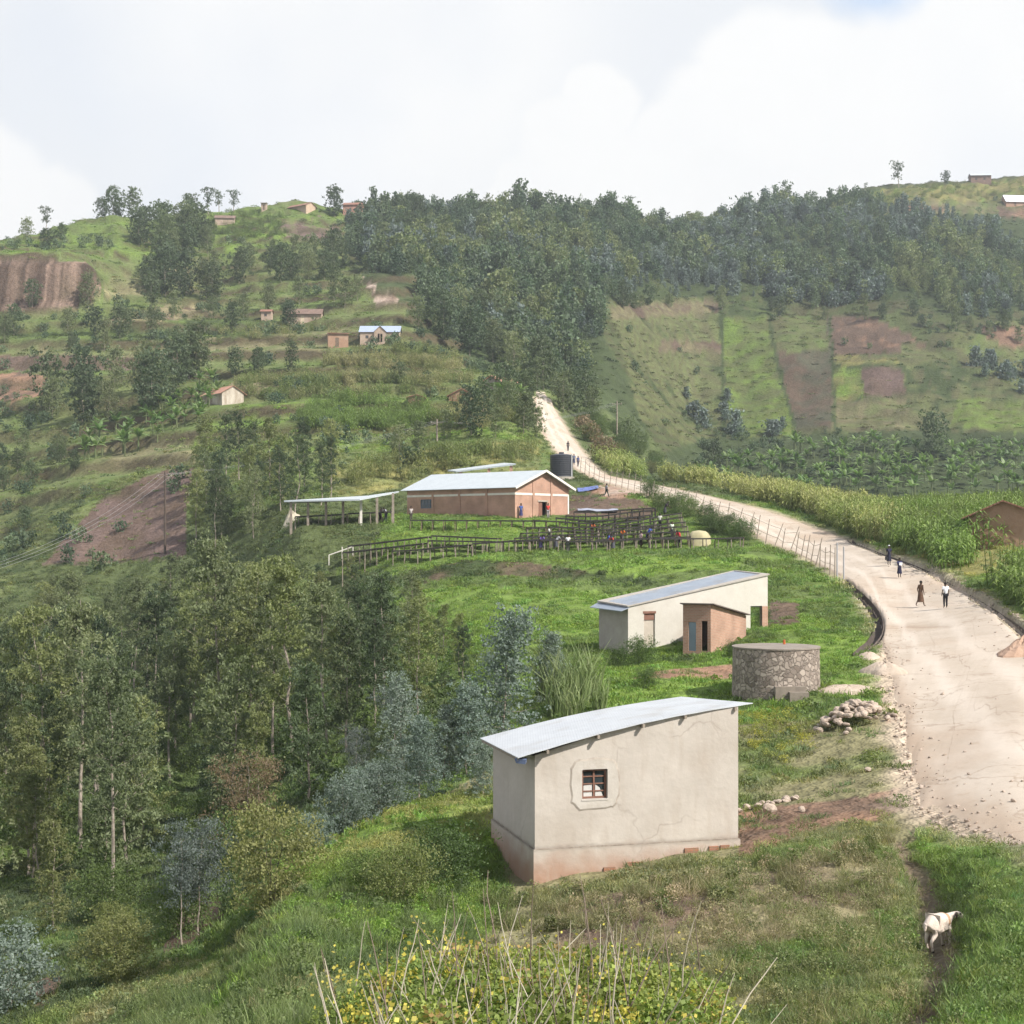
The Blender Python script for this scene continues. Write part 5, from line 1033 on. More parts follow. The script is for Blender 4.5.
M_mud = mat('mud_plaster', (.36,.23,.16), .95, (.30,.185,.125), sc=1.2, bump=.02, c3=(.44,.33,.25), sc3=.4)
M_mudp = mat('pale_mud_plaster', (.44,.34,.27), .95, (.37,.28,.215), sc=1.0, bump=.02, c3=(.30,.22,.16), sc3=.5)
M_tile = roofmat('clay_tile', (.30,.15,.10), (.22,.11,.08), wave=.25, rust=(.16,.11,.09), rough=.9, metal=0, amp=.03)
M_tileb = roofmat('old_brown_tile', (.20,.13,.10), (.14,.095,.075), wave=.25, rust=(.26,.19,.15), rough=.95, metal=0, amp=.03)
# brick washing station: long shaded wall, gable towards the road
M_brickf = brickmat('station_brick', (.44,.24,.165), (.37,.195,.135), (.40,.30,.24), .24, .09, .014)
c0 = Vector((.32, 158.0)); gd_ = Vector((.656,.756)); ld_ = Vector((-.756,.656)); WG, LL = 9.0, 16.0
G1 = c0+gd_*WG; L1_ = c0+ld_*LL; zf = pt(515, 519.5, 158).z; hw = 3.55; rise = 1.75
th = thing('brick_washing_station', (0,0,0), 'long brick building with a pale metal gable roof and white painted band on the terrace', 'building')
M_white = mat('white_paint', (.72,.68,.62), .8, (.62,.58,.52), sc=2)
mb = MB(); dsp = gd_.normalized(); LWd = (c0-L1_).normalized()
sW = [on_wall(420.5, L1_, LWd), on_wall(433, L1_, LWd)]
wops = [(min(sW), max(sW), zf+1.35, zf+2.35)]
dops = [(on_wall(538.5, c0, gd_), on_wall(547, c0, gd_), zf+.05, zf+1.95)]
wall(mb, L1_, c0, zf-1.5, zf+hw, zf+hw, wops, th=.2)
mg = c0+gd_*WG/2
def gwall(mb, a, b, ops=()):                             # gable wall: rectangle plus triangle
    wall(mb, a, b, zf-1.5, zf+hw, zf+hw, ops, th=.2); m_ = (Vector(a)+Vector(b))/2; mb.quad(V2(a, zf+hw), V2(b, zf+hw), V2(m_, zf+hw+rise))
gwall(mb, c0, G1, dops); G2 = L1_+gd_*WG; wall(mb, G1, G2, zf-1.5, zf+hw, zf+hw); gwall(mb, G2, L1_); mb.build('wall', M_brickf, th)
for A_, B_, s0_, s1_ in ((L1_, c0, 0, LL), (c0, G1, 0, WG)):
    mb = MB(); wbar(mb, A_, B_, s0_+(.0), s1_, zf+2.62, zf+2.84, -.035, .01); mb.build('white_band', M_white, th)
for A_, B_, n_, Ln_ in ((L1_, c0, 4, LL), (c0, G1, 3, WG)):
    for i in range(1, n_):
        mb = MB(); s_ = Ln_*i/n_; wbar(mb, A_, B_, s_-.16, s_+.16, zf-1.4, zf+hw+(0 if n_ == 4 else rise*(1-abs(s_-WG/2)/(WG/2))-.12), -.07, .01); mb.build('pilaster', M_brickf, th)
mb = MB(); wbar(mb, c0, G1, WG-.2, WG+.0, zf-1.4, zf+2.8, -.05, .01); mb.build('corner_post', M_white, th)
window(th, L1_, c0, wops[0][0], wops[0][1], zf+1.35, zf+2.35, mat('blue_grey_frame', (.10,.15,.20), .6), M_glass, (3, 1), .06, .05)
mb = MB(); a_, b_, c_, e_ = dops[0]; wbar(mb, c0, G1, a_, a_+(b_-a_)*.5, c_, e_, .08, .12); mb.build('door', M_red, th)
mb = MB(); wbar(mb, c0, G1, a_-.15, b_+.15, e_+.003, e_+.16, -.04, .02); mb.build('door_lintel', mat('station_lintel', (.42,.36,.30)), th)
M_tin3 = roofmat('station_sheet', (.58,.62,.64), (.52,.56,.58), wave=.2, rough=.45, metal=.3, dirn='Y'); mb = MB(); sl = rise/(WG/2); oh = .55; og = .55; mh = Vector(gd_)*WG/2; LLd = Vector(ld_)
def rr_(base, gk, lk, z): return V2(base+gd_*gk+ld_*lk, z)
e1 = zf+hw+.05-sl*oh
mb.slab([rr_(c0, -oh, LL+og, e1), rr_(c0, -oh, -og, e1), rr_(c0, WG/2, -og, zf+hw+rise+.05), rr_(c0, WG/2, LL+og, zf+hw+rise+.05)], .05)
mb.slab([rr_(c0, WG/2, LL+og, zf+hw+rise+.05), rr_(c0, WG/2, -og, zf+hw+rise+.05), rr_(c0, WG+oh, -og, e1), rr_(c0, WG+oh, LL+og, e1)], .05)
mb.build('roof', M_tin3, th)
for s0_, s1_, z0_, z1_ in ((-oh, WG/2, e1, zf+hw+rise+.05), (WG/2, WG+oh, zf+hw+rise+.05, e1)):
    mb = MB(); mb.bar(rr_(c0, s0_, -og-.02, z0_-.07), rr_(c0, s1_, -og-.02, z1_-.07), .05, .24); mb.build('barge_board', M_white, th)
HOLES.append([q[:] for q in (c0, G1, G2, L1_)])
# small roof behind
th = thing('rear_shed', (0,0,0), 'small shed with a thin tilted metal roof, seen just over the brick building', 'shed')
a_ = pt(456, 471, 186); b_ = pt(516, 463.5, 184); c_ = b_+Vector((-1.5,4,.3)); d_ = a_+Vector((-1.2,4,.3)); mb = MB(); mb.slab([a_, b_, c_, d_], .18); mb.build('roof', M_tin3, th)
for p in (a_.lerp(b_, .08), a_.lerp(b_, .55), a_.lerp(b_, .92)): mb = MB(); mb.bar(p+Vector((0,.3,-.2)), Vector((p.x, p.y+.3, gz(p.x, p.y)-.3)), .35); mb.build('post', M_brickf, th)
# open shed left
th = thing('open_shed', (0,0,0), 'open sided shed on posts with a long metal roof left of the brick building', 'shed')
RP = [pt(284, 500.5, 157), pt(360, 499, 155), pt(394, 492.5, 159)]; RB = [RP[0]+Vector((.3,4.5,-.05)), RP[1]+Vector((.3,5,.5)), RP[2]+Vector((.2,4.5,.3))]
mb = MB(); mb.slab([RP[0], RP[1], RB[1], RB[0]], .16); mb.slab([RP[1], RP[2], RB[2], RB[1]+Vector((0,0,.0))], .14); mb.build('roof', M_tin3, th)
for px in (291, 308, 326, 343, 361, 377, 393):
    for k_ in (0, 1):
        p = pt(px, 503, 157.2+4*k_); mb = MB(); zt_ = (RP[0].lerp(RP[1], (px-284)/76).z if px < 360 else RP[1].lerp(RP[2], min(1, (px-360)/34)).z)-.1; mb.bar(Vector((p.x, p.y, gz(p.x, p.y)-.3)), Vector((p.x, p.y, zt_)), .24 if k_ == 0 else .18); mb.build('post', M_woodg if px != 361 else M_white, th)
# plastic water tank
DT = hit(561, 478, 172).y; p = at(561.5, DT); th = thing('plastic_water_tank', (p.x, p.y, 0), 'black cylindrical water tank standing where the road bends uphill', 'water tank'); zt_ = pt(561, 453, DT).z; r_ = 11.6/F*DT
M_blk = mat('black_plastic', (.03,.033,.042), .38, (.04,.043,.05), spec=.5); h_ = zt_-pt(561, 477, DT).z
pr = [(.01, zt_)] ; pr = [(.3, zt_), (.35, zt_-.12), (r_*.6, zt_-.16), (r_*.95, zt_-.3)]
for i in range(10): z_ = zt_-.35-(h_-.35)*i/10; pr += [(r_, z_), (r_*.975, z_-.05), (r_*.975, z_-.12)]
pr += [(r_, zt_-h_)]; lathe(pr[::-1], 32).build('tank_body', M_blk, th, True); lathe([(.34, zt_), (.34, zt_+.1), (.01, zt_+.12)], 16).build('lid', M_blk, th)
lathe([(r_*1.15, zt_-h_-3), (r_*1.15, zt_-h_), (.01, zt_-h_+.01)], 24).build('plinth', M_conc, th); mb = MB(); mb.tube([(r_*1.03*math.cos(-.6), r_*1.03*math.sin(-.6), zt_-h_), (r_*1.03*math.cos(-.6), r_*1.03*math.sin(-.6), zt_-.2)], .09, 6); mb.build('pipe', mat('pale_pipe', (.55,.55,.55)), th)
# house at the right edge
p0 = at(975, 113); z0 = pt(1005, 532, 113).z
gable('brown_gable_house', 'brown mud house with a tiled gable roof, half hidden by maize at the right edge', (33.9,115.4), (36.6,111.4), 9, .1, .1, M_mud, M_tile, zbase=z0)
bpy.data.objects.remove(bpy.data.objects['brown_gable_house'].children[0]); bpy.data.objects.remove(bpy.data.objects['brown_gable_house'].children[0]); bpy.data.objects.remove(bpy.data.objects['brown_gable_house']); HOLES.pop()
th = thing('brown_gable_house', (0,0,0), 'brown mud house with a tiled gable roof, half hidden by maize at the right edge', 'house')
a_ = Vector((pt(972,520,113).x, 114.0)); b_ = Vector((pt(1052,520,112).x, 112.0)); d_ = (b_-a_).normalized(); n_ = Vector((-d_.y, d_.x)); Wd = (b_-a_).length; zr = pt(1003, 500, 113).z; ze = pt(968, 516, 114).z; m_ = a_+d_*Wd*.42
mb = MB(); wall(mb, a_, m_, z0-3, ze, zr-.1); wall(mb, m_, b_, z0-3, zr-.1, ze-.2); wall(mb, b_, b_+n_*6, z0-3, ze-.2, ze-.2); wall(mb, a_+n_*6, a_, z0-3, ze, ze); mb.build('wall', M_mud, th)
mb = MB(); o_ = .5; mb.slab([V2(a_-d_*o_-n_*o_, ze-.18), V2(m_-n_*o_, zr), V2(m_+n_*6.5, zr), V2(a_-d_*o_+n_*6.5, ze-.18)], .1); mb.slab([V2(m_-n_*o_, zr), V2(b_+d_*o_-n_*o_, ze-.35), V2(b_+d_*o_+n_*6.5, ze-.35), V2(m_+n_*6.5, zr)], .1); mb.build('roof', M_tile, th)
HOLES.append([q[:] for q in (a_, b_, b_+n_*6, a_+n_*6)])
# the scattered hill houses: (name, label, left px, right px, D, base py, wall h, rise, depth, yaw, wall, roof, door, windows)
def hillhouse(name, label, px0, px1, D, py, hw, rise, W, yaw, mw, mr, door=None, wins=(), **k_):
    D = hit((px0+px1)/2, py+1.0, D-75).y; D = min(D, hit(px0, py+.5, D-75).y); p0 = pt(px0, py, D); Ln = (px1-px0)/F*D/max(.25, math.cos(yaw)); d = Vector((math.cos(yaw), math.sin(yaw))); return gable(name, label, p0[:2], (p0.xy+d*Ln)[:], W, hw, rise, mw, mr, door=door, wins=wins, zbase=p0.z, drop=3, **k_)
hillhouse('mud_house', 'long low mud house with a cream door and brown tiled roof on the left hill', 287, 321, 372, 323, 2.5, 1.5, 6, .05, M_mudp, M_tileb, (3.4,4.3,0,2.0), [(1.2,1.8,1.0,1.6),(6,6.6,1.0,1.6)], mframe=mat('cream_paint', (.6,.5,.36)), oh=.5, roofth=.12)
hillhouse('mud_hut', 'tiny mud hut with a dark window just left of the long mud house', 261, 271, 372, 320, 2.3, .6, 3, .0, M_mudp, M_tile, wins=[(.8,1.5,.9,1.6)])
hillhouse('mud_shed', 'red mud shed with a sagging roof left of the blue roofed house', 328, 348, 352, 347, 3.1, .6, 4, .15, M_mud, M_tile, (1.6,2.4,0,2.1), mono=True)
M_bluer = roofmat('blue_sheet', (.42,.48,.60), (.36,.42,.54), wave=.2, metal=.2)
hh, q = hillhouse('blue_roofed_house', 'cream house with a blue grey metal roof and central porch gable on the left hill', 360, 399, 348, 343, 2.6, 1.6, 6, .0, M_mudp, M_bluer, (4.1,5.1,0,2.0), [(1.2,1.9,1.0,1.7),(7,7.7,1.0,1.7)], oh=.3)
mb = MB(); P0, P1, P2, P3, z0, ze, d, n = q; pm = P0+d*4.6; a_ = pm-d*1.3-n*1.4; b_ = pm+d*1.3-n*1.4
wall(mb, a_, pm-n*1.4, z0-2, ze-.2, ze+1.0, [(.75,1.2,z0,z0+1.9)]); wall(mb, pm-n*1.4, b_, z0-2, ze+1.0, ze-.2, [(0.05,.5,z0,z0+1.9)]); wall(mb, b_, b_+n*1.4, z0-2, ze-.2, ze-.2); wall(mb, a_+n*1.4, a_, z0-2, ze-.2, ze-.2); mb.build('porch', M_mudp, hh)
mb = MB(); mb.slab([V2(a_-d*.2-n*.2, ze-.3), V2(pm-n*1.6, ze+1.1), V2(pm+n*2, ze+1.1), V2(a_-d*.2+n*2, ze-.3)], .08); mb.slab([V2(pm-n*1.6, ze+1.1), V2(b_+d*.2-n*.2, ze-.3), V2(b_+d*.2+n*2, ze-.3), V2(pm+n*2, ze+1.1)], .08); mb.build('porch_roof', M_bluer, hh)
M_pink = roofmat('salmon_tile', (.46,.24,.17), (.38,.20,.14), wave=.25, rough=.9, metal=0, amp=.03)
M_stripe = mat('peeling_plaster', (.55,.50,.43), .9, (.30,.24,.18), sc=.9, stretch=(1,1,.4))
q_ = hit(215, 406, 240).y; a_ = pt(203, 402, q_+6); b_ = pt(222, 406, q_)
gable('peeling_house', 'small house with peeling white plaster and a salmon tiled roof above the banana grove', a_[:2], b_[:2], 4.6, 2.7, 1.3, M_stripe, M_pink, door=(1.6,2.3,.3,2.1), zbase=b_.z-.0, oh=.6, drop=3)
hillhouse('lone_mud_house', 'lone pale mud house with a thin gable roof, below the left skyline', 215, 234, 525, 225, 2.6, 1.4, 6, .12, M_mudp, M_tileb)
q_ = hit(300, 213, 420).y; a_ = pt(278, 212, q_+8); b_ = pt(306, 213, q_)
gable('hilltop_long_house', 'long brown hilltop house with a cream gable wall and thin red roof', a_[:2], b_[:2], 5.0, 3.4, 1.2, mat('cream_mud', (.50,.37,.27)), M_tile, zbase=b_.z-.3, drop=4, oh=.8, wins=[(2,3,1,2),(5,6,1,2)])
hillhouse('hilltop_privy', 'tiny square privy alone on the skyline between two houses', 261, 266.5, 545, 210, 2.6, .3, 2, 0, M_mudp, M_tileb, (.6,1.3,0,1.9), oh=.5, mono=True)
hillhouse('brick_shop', 'red brick house with a rust roof right of the large hilltop tree', 343, 361, 560, 214, 3.4, 1.3, 6, -.1, brickmat('red_wall', (.46,.24,.18), (.40,.2,.15), (.4,.3,.25)), M_tile, (2,3,0,2), [(4,5,1,2)])
hillhouse('brick_row_house', 'low pink and white brick house half behind the hilltop trees', 372, 396, 565, 214, 2.6, .9, 5, .1, mat('pink_wall', (.50,.30,.24), c2=(.56,.44,.38), sc=.5), M_tile, (3,4,0,2), [(1,2,1,1.8),(6,7,1,1.8)])
hillhouse('tin_roofed_hut', 'dark hut with a shining tin roof on the right skyline', 971, 991, 780, 182, 3.4, 1.2, 5, -.05, M_tileb, M_tin3, wins=[(2,3,1,2),(6,7,1,2)], oh=.6)
hillhouse('white_roofed_house', 'brown house with a bright white roof at the right edge below the skyline', 1006, 1034, 690, 206, 2.6, 3.2, 6, .1, M_mud, mat('bright_sheet', (.75,.77,.8), .5), (4,5,0,2), oh=.6)
gable('red_roofed_house', 'house with a red tiled gable among maize on the left of the far road', pt(447,398,262)[:2], pt(476,402,256)[:2], 5, 1.6, .1, M_mud, M_tile, zbase=pt(460,403,262).z) if False else None
def frontgable(name, label, pxl, pxr, D, pyr, pye, pyb, mw, mr, W=6, oh=.35, apex=.5, dy=.0):   # gable end facing the photographer
    D = hit((pxl+pxr)/2, pyb, D-60).y
    th = thing(name, (0,0,0), label, 'house'); a_ = Vector((pt(pxl,0,D).x, D)); b_ = Vector((pt(pxr,0,D+dy).x, D+dy)); d = (b_-a_).normalized(); n = Vector((-d.y, d.x)); Wd = (b_-a_).length; m_ = a_+d*Wd*apex
    zr, ze, zb_ = (-(q_-HZ)/F*D for q_ in (pyr, pye, pyb)); mb = MB(); wall(mb, a_, m_, zb_-3, ze, zr); wall(mb, m_, b_, zb_-3, zr, ze); wall(mb, b_, b_+n*W, zb_-3, ze, ze); wall(mb, a_+n*W, a_, zb_-3, ze, ze); wall(mb, b_+n*W, a_+n*W, zb_-3, ze, ze); mb.build('wall', mw, th)
    sl = (zr-ze)/(Wd*.5); o = oh; mb = MB(); mb.slab([V2(a_-d*o-n*o, ze-sl*o+.05), V2(m_-n*o, zr+.05), V2(m_+n*W, zr+.05), V2(a_-d*o+n*W, ze-sl*o+.05)], .14); mb.slab([V2(m_-n*o, zr+.05), V2(b_+d*o-n*o, ze-sl*o+.05), V2(b_+d*o+n*W, ze-sl*o+.05), V2(m_+n*W, zr+.05)], .14); mb.build('roof', mr, th); HOLES.append([q_[:] for q_ in (a_, b_, b_+n*W, a_+n*W)]); return th
frontgable('red_gable_house', 'mud house with a red tiled gable half hidden in tall maize', 449, 474, 262, 388.5, 395, 402, M_mud, M_tile)
frontgable('small_red_house', 'small red house with a low tiled roof left of the maize, near the terrace pole', 408, 424, 262, 394.5, 397, 405, M_mud, M_tile)
th = frontgable('long_red_roofed_house', 'grey walled house with a long red tiled roof descending right, above the far road', 484, 498, 300, 376, 381, 390, mat('grey_mud', (.26,.22,.19)), M_pink, W=9, dy=-1.5)
# ------------------------------------------------------------------ drying tables of the washing station
def table(pxa, Da, pxb, Db, label, wd=1.3, top_dark=True, hgt=1.0, group='raised drying tables', z_off=None, lm=None):
    a = at(pxa, Da); b = at(pxb, Db); Ln = (b.xy-a.xy).length; n = max(2, int(Ln/1.15)); d = (b.xy-a.xy)/Ln; nn = Vector((-d.y, d.x)); th = thing('drying_table', (0,0,0), label, 'drying table', group)
    ts = []; zs_ = []
    for i in range(n+1): p = a.xy+d*Ln*i/n; zs_.append(gz(p.x, p.y)+hgt)
    sm = np.convolve(np.pad(zs_, 2, mode='edge'), [.15,.2,.3,.2,.15], 'valid')
    if pxa < 500 and Da > 141: sm = np.linspace(max(sm[0], sm[-1]-.9), sm[-1], n+1)
    mb = MB()
    for i in range(n):
        p, q = a.xy+d*Ln*i/n, a.xy+d*Ln*(i+1)/n; j0 = random.uniform(-.05, .05); mid = (p+q)/2; sg = .07
        mb.slab([V2(p-nn*wd/2, sm[i]), V2(mid-nn*wd/2, (sm[i]+sm[i+1])/2-sg), V2(mid+nn*wd/2, (sm[i]+sm[i+1])/2-sg), V2(p+nn*wd/2, sm[i])], .05); mb.slab([V2(mid-nn*wd/2, (sm[i]+sm[i+1])/2-sg), V2(q-nn*wd/2, sm[i+1]), V2(q+nn*wd/2, sm[i+1]), V2(mid+nn*wd/2, (sm[i]+sm[i+1])/2-sg)], .05)
    mb.build('tabletop', M_dark if top_dark else M_woodg, th)
    for s_ in (-1, 1):
        mb = MB()
        for i in range(n): p, q = a.xy+d*Ln*i/n, a.xy+d*Ln*(i+1)/n; mb.bar(V2(p+nn*s_*wd*.505, sm[i]-.07), V2(q+nn*s_*wd*.505, sm[i+1]-.07), .05, .13)
        mb.build('side_rail', M_dark, th)
    for i in range(n+1):
        for s_ in (-1, 1):
            p = a.xy+d*Ln*i/n+nn*s_*wd*.46; q = p+Vector((random.gauss(0,.06), random.gauss(0,.06))); mb = MB(); mb.tube([V2(q, gz(q.x, q.y)-.2), V2(p, sm[i]-.05+random.uniform(0,.06))], [.055,.045], 5); mb.build('leg', lm or M_woodg, th)
TB = 'long raised drying table with a black net top on the terrace below the brick building'
for r_ in [(395,140.5,470,138.6),(474,138.4,560,137),(564,136.8,650,136.5),(654,136.5,742,137.5)]: table(*r_, 'long drying table in the front row nearest the white outbuilding', group='front row of drying tables', hgt=1.1)
for r_ in [(345,145,425,142.5),(430,143.5,498,141.5),(350,147.5,430,145.5),(434,146,500,143.6)]: table(*r_, 'drying table low on the left of the terrace, behind the front row', group='drying tables left of the terrace', hgt=1.1)
for k_, Dm in enumerate((139.2, 141.6, 144, 146.4, 148.8, 151.2)):
    x0_, x1_ = (503+6*k_, 690-2*k_); xm = (x0_+x1_)/2+random.uniform(-8, 8)
    for a_, b_ in ((x0_, xm-2), (xm+2, x1_)): table(a_, Dm+random.uniform(-.3, .3), b_, Dm+.4+random.uniform(-.3, .3), TB, group='middle rows of drying tables', lm=random.choice([M_woodg, M_wood]), hgt=1.1, wd=1.35)
for r_ in [(556,153.8,650,153.4),(566,156.4,652,156),(574,159,655,158.6)]: table(*r_, 'drying table in the rear rows, below the station gable and the cut bank', group='rear rows of drying tables', lm=M_dark, hgt=1.1)
table(411, 153.5, 546, 151.5, 'long narrow table or rail with dark posts running in front of the brick building', wd=.8, hgt=1.0, group=None, lm=M_wood)
table(297, 158.5, 345, 158, 'sorting table with coloured cloths under the left half of the open shed', wd=1.6, group=None)
table(348, 158.5, 392, 159, 'sorting table with coloured cloths under the right half of the open shed', wd=1.6, group=None)
th = thing('wooden_trestle', (0,0,0), 'pale empty wooden frame on the green slope below the open shed', 'frame'); mb = MB(); a_ = at(329, 149); b_ = at(353, 149)
mb.bar(a_+Vector((0,0,1)), b_+Vector((0,0,1)), .1); mb.build('rail', M_white, th)
for q in (a_, a_.lerp(b_, .55), b_): mb = MB(); mb.bar(Vector((q.x, q.y, gz(q.x, q.y)-.2)), Vector((q.x, q.y, a_.lerp(b_, 0 if q is a_ else 1).z+.98)), .09); mb.build('post', M_white, th)
# tarpaulin heap
p = hit(699, 544, 120); mb = MB(); tp_ = []
for k_, (r0, z0) in enumerate([(1.05,-.2),(1.0,.2),(.92,.7),(.8,1.0),(.55,1.2),(.05,1.28)]):
    for i in range(16): a_ = 2*math.pi*i/16; rr0 = r0*(1+.09*math.sin(5*a_+k_)+.05*random.random()); mb.v.append((rr0*math.cos(a_)*1.05, rr0*math.sin(a_)*.8, z0))
for k_ in range(5):
    for i in range(16): q = k_*16+i; w = k_*16+(i+1) % 16; mb.f.append((q, w, w+16, q+16)); mb.m.append(0)
o = mb.build('tarpaulin_heap', mat('yellow_sheet', (.46,.41,.25), .8, (.37,.33,.2), sc=2), smooth_=True); o.location = p; tag(o, 'yellow sheet draped over a rounded heap at the right end of the drying terrace', 'heap')
for (px, py, wd_, cl, lab) in [(588,487,2.6,(.13,.17,.42),'blue tarpaulin lying on the bank above the washing station'), (598,509,4.5,(.34,.36,.44),'grey blue tarpaulin spread below the cut bank')]:
    p = hit(px, py+3, 150); mb = MB(); n_ = 8; pts = [(p.x+wd_*(i/n_-.5), p.y+2.2*(j/3-.5)) for j in range(4) for i in range(n_+1)]
    mb.v = [(x_, y_, gz(x_, y_)+.14+.08*random.random()) for x_, y_ in pts]
    for j in range(3):
        for i in range(n_): q = j*(n_+1)+i; mb.f.append((q, q+1, q+n_+2, q+n_+1)); mb.m.append(0)
    tag(mb.build('tarpaulin', mat('tarp', cl, .5, sc=2)), lab, 'tarpaulin')

# ------------------------------------------------------------------ roadside fence
FP = []
i0 = int(np.argmin(abs(EL[:, 1]-hit(833, 578, 90).y))); i1 = int(np.argmin(abs(EL[:, 1]-208)))
seg = EL[min(i0, i1):max(i0, i1)]; nx = np.gradient(seg, axis=0); nx = np.c_[-nx[:, 1], nx[:, 0]]; nx /= np.linalg.norm(nx, axis=1)[:, None]
if np.mean((seg+nx-ER[min(i0, i1):max(i0, i1)])**2) < np.mean((seg-nx-ER[min(i0, i1):max(i0, i1)])**2): nx = -nx
FLN = resample(seg+nx*.55, 40); th = thing('roadside_fence', (0,0,0), 'leaning fence of thin wooden posts and wires along the road above the station', 'fence'); tops = []
lean = Vector((.45, .12, 0))
for i, (x_, y_) in enumerate(FLN):
    z_ = gz(x_, y_); h_ = random.uniform(1.9, 2.35); l_ = lean*h_*random.uniform(.35, 1.0)*(1 if i > 3 else .1)*(1 if i < 26 else .3); b_ = Vector((x_, y_, z_-.3)); t_ = Vector((x_, y_, z_+h_))+l_; mb = MB(); mb.tube([b_, t_], [.05,.035], 5); mb.build('post', M_woodg, th); tops.append((b_, t_))
for f_ in (.45, .8):
    mb = MB()
    for (b0, t0), (b1, t1) in zip(tops[:-1], tops[1:]): mb.bar(b0.lerp(t0, f_), b1.lerp(t1, f_), .03)
    mb.build('wire', M_woodg, th)
b0 = tops[0][0]
for k_, dx in enumerate((.0, .35)):
    mb = MB(); mb.tube([b0+Vector((dx+.1, -.6*k_-.4, 0)), b0+Vector((dx+.1, -.6*k_-.4, 2.9-.3*k_))], [.065,.055], 8); mb.build('gate_post', mat('pale_painted_post', (.42,.41,.42), .6), th)
# short row of shrubs planted inside the fence
for i, (px, py) in enumerate([(672,504),(680,508),(690,512),(708,521),(728,530),(744,535),(713,527),(660,506),(651,493),(735,536)]):
    p = hit(px, py+5, 120); plant('bush', p.x, p.y, h=random.uniform(1.1, 1.9), label='small dark shrub planted along the inside of the roadside fence', cat='shrub', group='shrubs inside the fence')

# ------------------------------------------------------------------ power line
poles = [(-60, 585, 118, 578), (165, 557, 195, 472), (437, 462, 228, 419), (617, 440, 300, 401)]
tps = []
for i, (px, pyb, D, pyt) in enumerate(poles):
    b_ = at(px, D); t_ = pt(px, pyt, D)
    lab = ['', 'tall dark power pole standing at the right side of the bare brown plot', 'power pole with a crossarm behind the washing station', 'power pole beyond the far road in front of the wood'][i]
    c_ = t_-Vector((0,0,.6)); cr_ = [c_+Vector((q, -.3*q, 0)) for q in (-.9, 0, .9)]; tps.append([q+Vector((0,0,.25)) for q in cr_])
    if not lab: continue
    th = thing('power_pole', (b_.x, b_.y, b_.z), lab, 'power pole'); loc = Vector(b_)
    mb = MB(); mb.tube([(0,0,-.5), t_-loc], [.17,.12], 8); mb.build('pole', mat('creosoted_pole', (.10,.075,.06), .8) if i == 1 else M_woodg, th)
    mb = MB(); mb.bar(cr_[0]-loc, cr_[2]-loc, .12); mb.build('crossarm', M_woodg, th)
    for q in cr_: mb = MB(); mb.tube([q-loc, q-loc+Vector((0,0,.25))], [.07,.05], 6); mb.build('insulator', M_conc, th)
M_wire = mat('bright_cable', (.33,.33,.32), .5, metal=.3)
tps.append([pt(760, 380, 420)+Vector((0, q, 0)) for q in (-1, 0, 1)])
for k_ in range(3):
    mb = MB()
    for A_, B_ in zip(tps[:-2], tps[1:-1]):
        a_, b_ = A_[k_], B_[k_]; sag = (b_-a_).length*.022; P = [a_.lerp(b_, j/14)-Vector((0,0,4*sag*(j/14)*(1-j/14))) for j in range(15)]; mb.tube(P, .014, 4)
    o = mb.build('power_cable', M_wire); tag(o, ['left hand', 'middle', 'right hand'][k_]+' cable of the three strung between the power poles', 'cable')

# ------------------------------------------------------------------ people
def skin(name, V_, E_, R_, m, root=0, lv=2, parent=None):
    me = bpy.data.meshes.new(name); me.from_pydata([tuple(v_) for v_ in V_], E_, []); o = bpy.data.objects.new(name, me); COL.objects.link(o)
    s_ = o.modifiers.new('s', 'SKIN'); s_.use_smooth_shade = True; sv = me.skin_vertices[0].data
    for i, r_ in enumerate(R_): sv[i].radius = (r_, r_) if not isinstance(r_, tuple) else r_
    sv[root].use_root = True; sb = o.modifiers.new('b', 'SUBSURF'); sb.levels = lv; sb.render_levels = lv
    dg = bpy.context.evaluated_depsgraph_get(); dg.update(); m2 = bpy.data.meshes.new_from_object(o.evaluated_get(dg)); o.modifiers.clear(); o.data = m2; m2.name = name; m2.materials.clear(); m2.materials.append(m)
    if parent: o.parent = parent
    return o
SKINS = [mat('brown_skin', (.085,.048,.03), .5, (.07,.04,.025)), mat('dark_brown_skin', (.055,.032,.022), .5)]
M_hair = mat('black_hair', (.012,.010,.009), .9)
CM = {}
def cloth(c):
    if c not in CM: CM[c] = mat('cloth', c, .9, tuple(v_*.8 for v_ in c), sc=6, det=3)
    return CM[c]
